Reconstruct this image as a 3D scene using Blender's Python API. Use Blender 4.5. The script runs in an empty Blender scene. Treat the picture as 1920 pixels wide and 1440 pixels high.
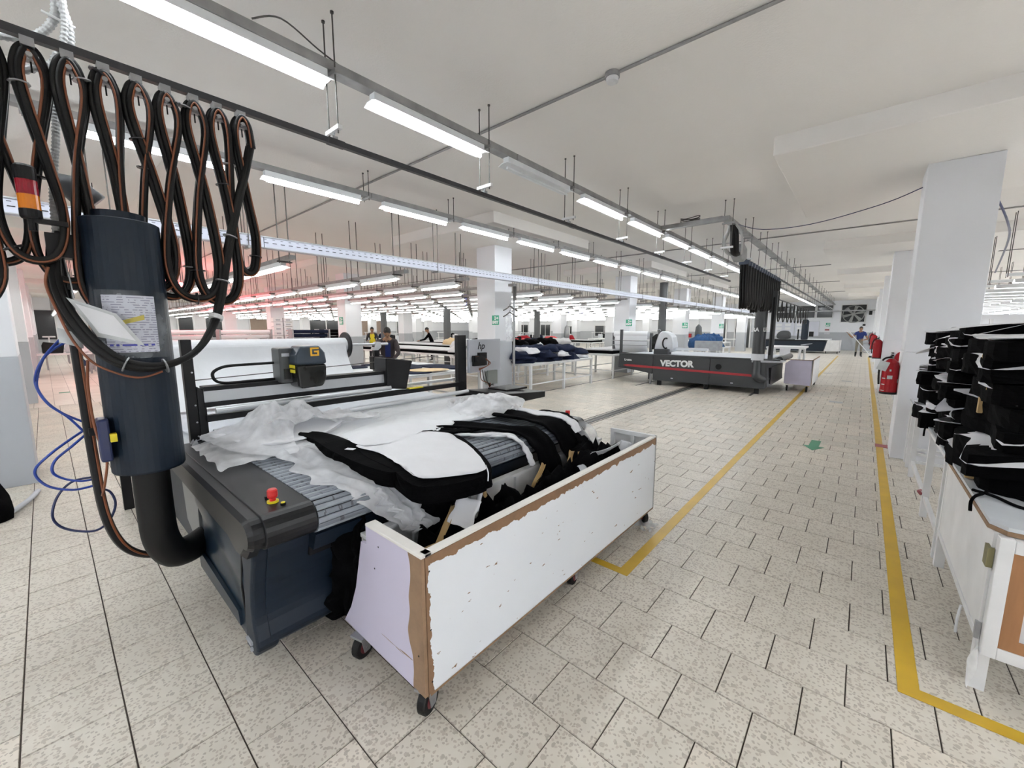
import bpy, math, random
from mathutils import Vector, Matrix, noise
random.seed(7)
PI = math.pi
SC = bpy.context.scene
COL = SC.collection

# ------------------------------------------------------------------ camera, world, exposure
cam_data = bpy.data.cameras.new('camera')
cam_data.sensor_width = 36.0
cam_data.lens = 36.0 * 756.0 / 1920.0
cam_data.clip_start = 0.05
cam_data.clip_end = 200.0
cam = bpy.data.objects.new('camera', cam_data)
COL.objects.link(cam)
cam.matrix_world = Matrix(((0.75538065, -0.08930414, 0.64917243, 0.0),
                           (0.65528626, 0.10294527, -0.74833294, 0.0),
                           (0.0, 0.99067, 0.13628264, 1.65),
                           (0, 0, 0, 1)))
SC.camera = cam
world = bpy.data.worlds.new('world')
SC.world = world
world.use_nodes = True
world.node_tree.nodes['Background'].inputs[0].default_value = (0.9, 0.92, 1.0, 1)
world.node_tree.nodes['Background'].inputs[1].default_value = 0.15
SC.view_settings.view_transform = 'Standard'
SC.view_settings.look = 'None'
SC.view_settings.gamma = 1.0
SC.view_settings.use_curve_mapping = False
SC.view_settings.exposure = 1.08
TUBE_STRENGTH = 26.0

# ------------------------------------------------------------------ materials
def mat(name, col, rough=0.5, metal=0.0, var=0.06, scale=6.0, bump=0.0, bscale=40.0, spec=0.5, trans=0.0, alpha=1.0, dark=None, stretch=None):
    m = bpy.data.materials.new(name)
    m.use_nodes = True
    nt = m.node_tree
    b = nt.nodes['Principled BSDF']
    b.inputs['Roughness'].default_value = rough
    b.inputs['Metallic'].default_value = metal
    b.inputs['Specular IOR Level'].default_value = spec
    tc = nt.nodes.new('ShaderNodeTexCoord')
    src = tc.outputs['Object']
    if stretch:
        mp = nt.nodes.new('ShaderNodeMapping')
        mp.inputs['Scale'].default_value = stretch
        nt.links.new(src, mp.inputs[0])
        src = mp.outputs[0]
    n = nt.nodes.new('ShaderNodeTexNoise')
    n.inputs['Scale'].default_value = scale
    n.inputs['Detail'].default_value = 5
    nt.links.new(src, n.inputs['Vector'])
    mx = nt.nodes.new('ShaderNodeMix')
    mx.data_type = 'RGBA'
    c2 = dark if dark else tuple(c * (1 - 2.2 * var) for c in col)
    mx.inputs[6].default_value = (*c2, 1)
    mx.inputs[7].default_value = (*[min(1, c * (1 + var)) for c in col], 1)
    nt.links.new(n.outputs['Fac'], mx.inputs[0])
    nt.links.new(mx.outputs[2], b.inputs['Base Color'])
    if bump > 0:
        n2 = nt.nodes.new('ShaderNodeTexNoise')
        n2.inputs['Scale'].default_value = bscale
        n2.inputs['Detail'].default_value = 4
        nt.links.new(src, n2.inputs['Vector'])
        bp = nt.nodes.new('ShaderNodeBump')
        bp.inputs['Strength'].default_value = bump
        bp.inputs['Distance'].default_value = 0.01
        nt.links.new(n2.outputs['Fac'], bp.inputs['Height'])
        nt.links.new(bp.outputs[0], b.inputs['Normal'])
    if trans:
        b.inputs['Transmission Weight'].default_value = trans
    if alpha < 1:
        b.inputs['Alpha'].default_value = alpha
    return m

def emis(name, col, s):
    m = bpy.data.materials.new(name)
    m.use_nodes = True
    nt = m.node_tree
    nt.nodes.clear()
    e = nt.nodes.new('ShaderNodeEmission')
    e.inputs[0].default_value = (*col, 1)
    e.inputs[1].default_value = s
    o = nt.nodes.new('ShaderNodeOutputMaterial')
    nt.links.new(e.outputs[0], o.inputs[0])
    return m

def nodes_of(m):
    nt = m.node_tree
    return nt, nt.nodes['Principled BSDF']

def math_node(nt, op, a, b=None):
    n = nt.nodes.new('ShaderNodeMath')
    n.operation = op
    for i, v in enumerate((a, b)):
        if v is None:
            continue
        if isinstance(v, (int, float)):
            n.inputs[i].default_value = v
        else:
            nt.links.new(v, n.inputs[i])
    return n.outputs[0]

def mix_col(nt, f, a, b):
    mx = nt.nodes.new('ShaderNodeMix')
    mx.data_type = 'RGBA'
    if isinstance(f, float):
        mx.inputs[0].default_value = f
    else:
        nt.links.new(f, mx.inputs[0])
    for i, v in ((6, a), (7, b)):
        if isinstance(v, tuple):
            mx.inputs[i].default_value = (*v, 1)
        else:
            nt.links.new(v, mx.inputs[i])
    return mx.outputs[2]

def terrazzo(name):
    m = bpy.data.materials.new(name)
    m.use_nodes = True
    nt, b = nodes_of(m)
    g = nt.nodes.new('ShaderNodeNewGeometry')
    pos = g.outputs['Position']
    # per tile tint
    mp = nt.nodes.new('ShaderNodeMapping')
    mp.inputs['Scale'].default_value = (1, 1, 0)
    nt.links.new(pos, mp.inputs[0])
    nz = nt.nodes.new('ShaderNodeTexNoise'); nz.inputs['Scale'].default_value = 9; nz.inputs['Detail'].default_value = 6
    nt.links.new(mp.outputs[0], nz.inputs['Vector'])
    # warp for irregular chips
    nw = nt.nodes.new('ShaderNodeTexNoise'); nw.inputs['Scale'].default_value = 45
    nt.links.new(mp.outputs[0], nw.inputs['Vector'])
    vm = nt.nodes.new('ShaderNodeVectorMath'); vm.operation = 'SCALE'; vm.inputs['Scale'].default_value = 0.022
    nt.links.new(nw.outputs['Color'], vm.inputs[0])
    va = nt.nodes.new('ShaderNodeVectorMath'); va.operation = 'ADD'
    nt.links.new(mp.outputs[0], va.inputs[0]); nt.links.new(vm.outputs[0], va.inputs[1])
    v = nt.nodes.new('ShaderNodeTexVoronoi'); v.inputs['Scale'].default_value = 62
    v.voronoi_dimensions = '2D'
    nt.links.new(va.outputs[0], v.inputs['Vector'])
    sep = nt.nodes.new('ShaderNodeSeparateColor')
    nt.links.new(v.outputs['Color'], sep.inputs[0])
    near = math_node(nt, 'LESS_THAN', v.outputs['Distance'], 0.34)
    some = math_node(nt, 'GREATER_THAN', sep.outputs[0], 0.36)
    chip = math_node(nt, 'MULTIPLY', near, some)
    chip = math_node(nt, 'MULTIPLY', chip, 0.52)
    chipcol = mix_col(nt, sep.outputs[1], (0.19, 0.155, 0.125), (0.40, 0.33, 0.27))
    base = mix_col(nt, nz.outputs['Fac'], (0.66, 0.615, 0.54), (0.83, 0.785, 0.71))
    tint = mix_col(nt, g.outputs['Random Per Island'], (0.84, 0.85, 0.84), (1.0, 0.975, 0.95))
    mul = nt.nodes.new('ShaderNodeMix'); mul.data_type = 'RGBA'; mul.blend_type = 'MULTIPLY'; mul.inputs[0].default_value = 1.0
    nt.links.new(base, mul.inputs[6]); nt.links.new(tint, mul.inputs[7])
    # large dirt
    nd = nt.nodes.new('ShaderNodeTexNoise'); nd.inputs['Scale'].default_value = 1.1; nd.inputs['Detail'].default_value = 7
    nt.links.new(mp.outputs[0], nd.inputs['Vector'])
    dirt = mix_col(nt, nd.outputs['Fac'], (0.74, 0.73, 0.71), (1.08, 1.08, 1.08))
    mul2 = nt.nodes.new('ShaderNodeMix'); mul2.data_type = 'RGBA'; mul2.blend_type = 'MULTIPLY'; mul2.inputs[0].default_value = 1.0
    nt.links.new(mul.outputs[2], mul2.inputs[6]); nt.links.new(dirt, mul2.inputs[7])
    v2 = nt.nodes.new('ShaderNodeTexVoronoi'); v2.inputs['Scale'].default_value = 27; v2.voronoi_dimensions = '2D'
    nt.links.new(va.outputs[0], v2.inputs['Vector'])
    s2 = nt.nodes.new('ShaderNodeSeparateColor'); nt.links.new(v2.outputs['Color'], s2.inputs[0])
    c2 = math_node(nt, 'MULTIPLY', math_node(nt, 'LESS_THAN', v2.outputs['Distance'], 0.27), math_node(nt, 'GREATER_THAN', s2.outputs[0], 0.66))
    chip = math_node(nt, 'MAXIMUM', chip, math_node(nt, 'MULTIPLY', c2, 0.5))
    fin = mix_col(nt, chip, mul2.outputs[2], chipcol)
    nt.links.new(fin, b.inputs['Base Color'])
    r = nt.nodes.new('ShaderNodeMapRange')
    nt.links.new(nd.outputs['Fac'], r.inputs[0])
    r.inputs[3].default_value = 0.30; r.inputs[4].default_value = 0.52
    nt.links.new(r.outputs[0], b.inputs['Roughness'])
    b.inputs['Specular IOR Level'].default_value = 0.45
    return m

def far_floor(name):
    m = bpy.data.materials.new(name)
    m.use_nodes = True
    nt, b = nodes_of(m)
    g = nt.nodes.new('ShaderNodeNewGeometry')
    br = nt.nodes.new('ShaderNodeTexBrick')
    br.inputs['Scale'].default_value = 1.0
    br.inputs['Mortar Size'].default_value = 0.004
    br.inputs['Brick Width'].default_value = 0.3
    br.inputs['Row Height'].default_value = 0.297
    br.inputs['Color1'].default_value = (0.68, 0.635, 0.57, 1)
    br.inputs['Color2'].default_value = (0.77, 0.725, 0.655, 1)
    br.inputs['Mortar'].default_value = (0.2, 0.17, 0.14, 1)
    nt.links.new(g.outputs['Position'], br.inputs['Vector'])
    nd = nt.nodes.new('ShaderNodeTexNoise'); nd.inputs['Scale'].default_value = 1.0; nd.inputs['Detail'].default_value = 6
    nt.links.new(g.outputs['Position'], nd.inputs['Vector'])
    d = mix_col(nt, nd.outputs['Fac'], (0.78, 0.77, 0.75), (1.06, 1.06, 1.06))
    mul = nt.nodes.new('ShaderNodeMix'); mul.data_type = 'RGBA'; mul.blend_type = 'MULTIPLY'; mul.inputs[0].default_value = 1.0
    nt.links.new(br.outputs[0], mul.inputs[6]); nt.links.new(d, mul.inputs[7])
    nt.links.new(mul.outputs[2], b.inputs['Base Color'])
    b.inputs['Roughness'].default_value = 0.38
    return m

def chipped(name, paint, board=(0.23, 0.13, 0.07), ztop=0.745, y0=0.9, y1=3.28, xedge=None):
    """white paint over brown board, paint broken away along the top rim, the near corner and the bottom"""
    m = bpy.data.materials.new(name)
    m.use_nodes = True
    nt, b = nodes_of(m)
    g = nt.nodes.new('ShaderNodeNewGeometry')
    s = nt.nodes.new('ShaderNodeSeparateXYZ')
    nt.links.new(g.outputs['Position'], s.inputs[0])
    n1 = nt.nodes.new('ShaderNodeTexNoise'); n1.inputs['Scale'].default_value = 13; n1.inputs['Detail'].default_value = 5; n1.inputs['Roughness'].default_value = 0.65
    nt.links.new(g.outputs['Position'], n1.inputs['Vector'])
    n2 = nt.nodes.new('ShaderNodeTexNoise'); n2.inputs['Scale'].default_value = 2.2; n2.inputs['Detail'].default_value = 2
    nt.links.new(g.outputs['Position'], n2.inputs['Vector'])
    jag = math_node(nt, 'MULTIPLY', n1.outputs['Fac'], 0.07)
    jag = math_node(nt, 'ADD', jag, math_node(nt, 'MULTIPLY', n2.outputs['Fac'], 0.05))
    # distance from top
    dt = math_node(nt, 'SUBTRACT', ztop, s.outputs[2])
    f = math_node(nt, 'LESS_THAN', dt, math_node(nt, 'SUBTRACT', jag, 0.012))
    if xedge is None:
        de = math_node(nt, 'SUBTRACT', s.outputs[1], y0)
        dn = math_node(nt, 'SUBTRACT', jag, 0.036)
    else:
        de = math_node(nt, 'SUBTRACT', xedge, s.outputs[0])
        dn = math_node(nt, 'ADD', math_node(nt, 'MULTIPLY', n2.outputs['Fac'], 0.22), math_node(nt, 'MULTIPLY', s.outputs[2], 0.06))
        dn = math_node(nt, 'SUBTRACT', dn, 0.055)
        f = math_node(nt, 'MULTIPLY', f, 0.0)
    e = math_node(nt, 'LESS_THAN', de, dn)
    # scratches
    mp = nt.nodes.new('ShaderNodeMapping'); mp.inputs['Scale'].default_value = (1, 5, 16); mp.inputs['Rotation'].default_value = (0.5, 0, 0)
    nt.links.new(g.outputs['Position'], mp.inputs[0])
    n3 = nt.nodes.new('ShaderNodeTexNoise'); n3.inputs['Scale'].default_value = 2.6; n3.inputs['Detail'].default_value = 3
    nt.links.new(mp.outputs[0], n3.inputs['Vector'])
    sc = math_node(nt, 'GREATER_THAN', n3.outputs['Fac'], 0.71)
    al = math_node(nt, 'MAXIMUM', math_node(nt, 'MAXIMUM', f, e), sc)
    col = mix_col(nt, n2.outputs['Fac'], tuple(c * 0.93 for c in paint), paint)
    bc = mix_col(nt, n1.outputs['Fac'], tuple(c * 0.6 for c in board), tuple(c * 1.35 for c in board))
    nt.links.new(mix_col(nt, al, col, bc), b.inputs['Base Color'])
    b.inputs['Roughness'].default_value = 0.5
    return m

def film_mat(name, tint=(0.93, 0.95, 1.0), dens=0.55):
    """milky thin plastic: white diffuse and translucent film with clearer areas"""
    m = bpy.data.materials.new(name)
    m.use_nodes = True
    nt = m.node_tree
    b = nt.nodes['Principled BSDF']
    out = nt.nodes['Material Output']
    b.inputs['Base Color'].default_value = (*tint, 1)
    b.inputs['Roughness'].default_value = 0.3
    tc = nt.nodes.new('ShaderNodeTexCoord')
    n = nt.nodes.new('ShaderNodeTexNoise'); n.inputs['Scale'].default_value = 7; n.inputs['Detail'].default_value = 5
    nt.links.new(tc.outputs['Object'], n.inputs['Vector'])
    r = nt.nodes.new('ShaderNodeMapRange')
    r.inputs[1].default_value = 0.3; r.inputs[2].default_value = 0.7
    r.inputs[3].default_value = dens - 0.2; r.inputs[4].default_value = dens + 0.22
    nt.links.new(n.outputs['Fac'], r.inputs[0])
    bp = nt.nodes.new('ShaderNodeBump'); bp.inputs['Strength'].default_value = 0.12; bp.inputs['Distance'].default_value = 0.01
    nt.links.new(n.outputs['Fac'], bp.inputs['Height'])
    nt.links.new(bp.outputs[0], b.inputs['Normal'])
    tl = nt.nodes.new('ShaderNodeBsdfTranslucent'); tl.inputs[0].default_value = (*tint, 1)
    mx = nt.nodes.new('ShaderNodeMixShader'); mx.inputs[0].default_value = 0.45
    nt.links.new(b.outputs[0], mx.inputs[1]); nt.links.new(tl.outputs[0], mx.inputs[2])
    tr = nt.nodes.new('ShaderNodeBsdfTransparent')
    m2 = nt.nodes.new('ShaderNodeMixShader')
    nt.links.new(r.outputs[0], m2.inputs[0]); nt.links.new(tr.outputs[0], m2.inputs[1]); nt.links.new(mx.outputs[0], m2.inputs[2])
    nt.links.new(m2.outputs[0], out.inputs[0])
    return m

def slat_mat(name):
    m = bpy.data.materials.new(name)
    m.use_nodes = True
    nt, b = nodes_of(m)
    g = nt.nodes.new('ShaderNodeNewGeometry')
    mp = nt.nodes.new('ShaderNodeMapping'); mp.inputs['Scale'].default_value = (9, 46, 9)
    nt.links.new(g.outputs['Position'], mp.inputs[0])
    n = nt.nodes.new('ShaderNodeTexNoise'); n.inputs['Scale'].default_value = 1.0; n.inputs['Detail'].default_value = 2
    nt.links.new(mp.outputs[0], n.inputs['Vector'])
    f = math_node(nt, 'GREATER_THAN', n.outputs['Fac'], 0.6)
    nt.links.new(mix_col(nt, f, (0.18, 0.20, 0.23), (0.08, 0.085, 0.10)), b.inputs['Base Color'])
    b.inputs['Roughness'].default_value = 0.5
    return m

def doc_mat(name, cx, cz, rows=24):
    """a printed page: grey text lines, a yellow highlighter stroke, a signature row"""
    m = bpy.data.materials.new(name)
    m.use_nodes = True
    nt, b = nodes_of(m)
    tc = nt.nodes.new('ShaderNodeTexCoord')
    s = nt.nodes.new('ShaderNodeSeparateXYZ')
    nt.links.new(tc.outputs['Object'], s.inputs[0])
    z = math_node(nt, 'MULTIPLY', s.outputs[2], rows * 3.4)
    fr = math_node(nt, 'FRACT', z)
    line = math_node(nt, 'LESS_THAN', fr, 0.4)
    mp = nt.nodes.new('ShaderNodeMapping'); mp.inputs['Scale'].default_value = (110, 110, rows * 3.4)
    nt.links.new(tc.outputs['Object'], mp.inputs[0])
    n = nt.nodes.new('ShaderNodeTexNoise'); n.inputs['Scale'].default_value = 0.5; n.inputs['Detail'].default_value = 1
    nt.links.new(mp.outputs[0], n.inputs['Vector'])
    w = math_node(nt, 'GREATER_THAN', n.outputs['Fac'], 0.47)
    f = math_node(nt, 'MULTIPLY', math_node(nt, 'MULTIPLY', line, w), 0.6)
    nt.links.new(mix_col(nt, f, (0.62, 0.64, 0.72), (0.16, 0.16, 0.26)), b.inputs['Base Color'])
    b.inputs['Roughness'].default_value = 0.25
    return m

M = {}
M['terrazzo'] = terrazzo('terrazzo tile')
M['farfloor'] = far_floor('terrazzo far')
M['grout'] = mat('grout', (0.07, 0.055, 0.045), 0.9)
M['ceiling'] = mat('ceiling plaster', (0.86, 0.84, 0.815), 0.9, var=0.05, scale=0.5, bump=0.25, bscale=60)
M['wall'] = mat('white wall paint', (0.80, 0.82, 0.86), 0.6, var=0.03, scale=1.2)
M['wallgrey'] = mat('grey wall paint', (0.42, 0.44, 0.47), 0.55, var=0.05, scale=1.5)
M['column'] = mat('column paint', (0.77, 0.785, 0.82), 0.6, var=0.035, scale=1.4, bump=0.1, bscale=30)
M['yellow'] = mat('yellow floor tape', (0.64, 0.40, 0.02), 0.42, var=0.14, scale=4, dark=(0.42, 0.27, 0.035))
M['green'] = mat('green arrow paint', (0.05, 0.25, 0.14), 0.5)
M['redtape'] = mat('dark red floor tape', (0.30, 0.06, 0.07), 0.5)
M['galv'] = mat('galvanised steel', (0.40, 0.41, 0.42), 0.42, 0.55, var=0.18, scale=9, dark=(0.22, 0.22, 0.23))
M['rod'] = mat('dark threaded rod', (0.09, 0.085, 0.08), 0.5, 0.5)
M['railblk'] = mat('black rail', (0.035, 0.036, 0.04), 0.4, 0.2)
M['reflector'] = mat('white enamel reflector', (0.83, 0.86, 0.88), 0.35)
M['tube'] = emis('lit fluorescent tube', (0.93, 0.97, 1.0), TUBE_STRENGTH)
M['tubex'] = emis('lit fluorescent tube of the cross rows', (0.97, 0.97, 0.93), 8.5)
M['tuber'] = emis('lit fluorescent tube of the right bay', (0.92, 0.95, 1.0), 25.0)
M['tubeoff'] = mat('unlit tube', (0.75, 0.78, 0.8), 0.3)
M['trunk'] = mat('worn steel trunking', (0.36, 0.36, 0.36), 0.5, 0.35, var=0.25, scale=7, dark=(0.16, 0.16, 0.16))
M['busbar'] = mat('pale busbar', (0.50, 0.52, 0.60), 0.45, 0.1)
M['navy'] = mat('navy machine paint', (0.006, 0.014, 0.027), 0.45, var=0.12, scale=3, spec=.35)
M['navyedge'] = mat('navy metallic panel', (0.010, 0.023, 0.040), 0.33, 0.1, var=0.15, scale=2)
M['black'] = mat('black powder coat', (0.006, 0.006, 0.007), 0.42, var=0.2, scale=8, spec=.3)
M['blackgloss'] = mat('black cover plate', (0.009, 0.0095, 0.011), 0.36, var=0.2, scale=5, spec=.35)
M['rubber'] = mat('black rubber cable', (0.007, 0.007, 0.007), 0.55, spec=.3)
M['orange'] = mat('orange cable', (0.21, 0.065, 0.025), 0.5)
M['bluehose'] = mat('blue air hose', (0.02, 0.06, 0.33), 0.35)
M['navyhose'] = mat('dark blue air hose', (0.02, 0.03, 0.10), 0.35)
M['slat'] = slat_mat('conveyor slat')
M['slatlight'] = mat('pale conveyor slat', (0.30, 0.33, 0.37), 0.45, var=0.12, scale=20)
M['alu'] = mat('aluminium profile', (0.55, 0.57, 0.59), 0.35, 0.5)
M['white'] = mat('white sheet', (0.80, 0.82, 0.845), 0.62, var=0.03, scale=5, bump=0.35, bscale=12)
M['paper'] = mat('white paper', (0.79, 0.80, 0.83), 0.7, var=0.03, scale=8, bump=0.2, bscale=25)
M['greypaper'] = mat('thin grey tissue', (0.56, 0.58, 0.62), 0.7, var=0.05, scale=8, bump=0.3, bscale=15)
M['cloth'] = mat('black fabric', (0.003, 0.003, 0.0035), 0.95, var=0.3, scale=20, bump=0.4, bscale=160, spec=0.06)
M['clothlayer'] = mat('black layered fabric', (0.003, 0.003, 0.0035), 0.95, var=0.4, scale=4, bump=0.6, bscale=5, spec=0.06, stretch=(2, 2, 60))
M['navycloth'] = mat('navy fabric', (0.012, 0.018, 0.045), 0.9, var=0.25, scale=10, bump=0.5, bscale=30, spec=0.2)
M['denim'] = mat('blue denim', (0.03, 0.09, 0.22), 0.9, var=0.25, scale=10, bump=0.5, bscale=30, spec=0.2)
M['coral'] = mat('coral fabric', (0.75, 0.12, 0.13), 0.9, var=0.15, bump=0.4, bscale=25, spec=0.2)
M['greycloth'] = mat('grey mottled fabric', (0.3, 0.31, 0.33), 0.9, var=0.3, bump=0.4, bscale=25, spec=0.2)
M['whitecloth'] = mat('white fabric', (0.72, 0.72, 0.74), 0.9, var=0.1, bump=0.4, bscale=25, spec=0.2)
M['redcloth'] = mat('red fabric', (0.38, 0.012, 0.022), 0.85, var=0.2, bump=0.4, bscale=20, spec=0.2)
M['film'] = film_mat('milky plastic film', (0.97, 0.98, 1.0), dens=0.78)
M['filmclear'] = film_mat('clear plastic film', (0.9, 0.93, 0.97), dens=0.36)
M['binwhite'] = chipped('chipped white laminate', (0.80, 0.83, 0.87))
M['binlilac'] = chipped('chipped lilac laminate', (0.60, 0.565, 0.70), board=(0.27, 0.17, 0.10), xedge=-1.255)
M['binrim'] = mat('worn white board edge', (0.80, 0.78, 0.74), 0.6, var=0.05, scale=14)
M['board'] = mat('raw brown hardboard', (0.30, 0.19, 0.11), 0.8, var=0.25, scale=25)
M['whitepaint'] = mat('white painted steel', (0.74, 0.75, 0.76), 0.5, var=0.07, scale=10)
M['wornwhite'] = mat('grubby white paint', (0.76, 0.76, 0.76), 0.55, var=0.1, scale=5)
M['tabletop'] = mat('pale worktop', (0.60, 0.63, 0.66), 0.4, var=0.08, scale=8)
M['lightgreytop'] = mat('grey laminate worktop', (0.50, 0.53, 0.56), 0.45, var=0.12, scale=10)
M['wood'] = mat('orange brown plywood', (0.36, 0.17, 0.07), 0.6, var=0.2, scale=4, stretch=(6, 6, 1))
M['kraft'] = mat('brown kraft card', (0.50, 0.34, 0.15), 0.8, var=0.12, scale=12)
M['beige'] = mat('manila paper', (0.72, 0.55, 0.33), 0.8)
M['wheelred'] = mat('dark red wheel hub', (0.14, 0.012, 0.018), 0.5)
M['redplastic'] = mat('red plastic', (0.62, 0.02, 0.02), 0.3)
M['extred'] = mat('extinguisher red', (0.42, 0.01, 0.018), 0.25)
M['yellowp'] = mat('yellow plastic', (0.75, 0.62, 0.02), 0.4)
M['logoyel'] = mat('amber emblem', (0.80, 0.42, 0.02), 0.4)
M['amber'] = mat('amber lens', (0.75, 0.22, 0.01), 0.15)
M['redlens'] = mat('dark red lens', (0.30, 0.012, 0.025), 0.15)
M['smoke'] = mat('smoked plastic', (0.018, 0.019, 0.018), 0.12, var=0.3, scale=12)
M['silver'] = mat('silver plastic', (0.46, 0.48, 0.52), 0.38, 0.2, var=0.03)
M['vecgrey'] = mat('charcoal machine paint', (0.045, 0.049, 0.053), 0.42, var=0.06)
M['vecred'] = mat('red stripe', (0.40, 0.03, 0.04), 0.4)
M['vecwhite'] = mat('pale grey plastic', (0.66, 0.69, 0.73), 0.35, var=0.03)
M['colgrey'] = mat('dark grey pipe', (0.10, 0.105, 0.11), 0.5)
M['signgreen'] = mat('sign green', (0.04, 0.36, 0.22), 0.4, var=0.02)
M['signblue'] = mat('sign lilac', (0.36, 0.38, 0.78), 0.4, var=0.02)
M['signtext'] = mat('sign white', (0.85, 0.87, 0.87), 0.4, var=0.02)
M['bluetext'] = mat('sign blue text', (0.08, 0.09, 0.45), 0.4, var=0.02)
M['glassdark'] = mat('dark window glass', (0.03, 0.033, 0.036), 0.15)
M['fanmetal'] = mat('grey fan blade', (0.28, 0.29, 0.28), 0.45)
M['ribhose'] = mat('grey ribbed hose', (0.45, 0.46, 0.46), 0.5)
M['skin'] = mat('skin', (0.30, 0.16, 0.09), 0.6, var=0.05)
M['hair'] = mat('black hair', (0.01, 0.009, 0.008), 0.6)
M['jacket'] = mat('dark brown jacket', (0.045, 0.035, 0.038), 0.85)
M['shirtblue'] = mat('royal blue shirt', (0.012, 0.03, 0.16), 0.8)
M['khaki'] = mat('khaki trousers', (0.20, 0.185, 0.15), 0.85)
M['darktrouser'] = mat('dark trousers', (0.02, 0.02, 0.025), 0.85)
M['brownwall'] = mat('brown partition', (0.34, 0.26, 0.21), 0.6)
M['screen'] = mat('whiteboard face', (0.66, 0.68, 0.76), 0.3, var=0.05, scale=2)
M['tag'] = doc_mat('printed page', 0, 0)
M['pouch'] = mat('plastic document pouch', (0.62, 0.65, 0.66), 0.18, var=0.12, scale=14, bump=0.3, bscale=18)

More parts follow.
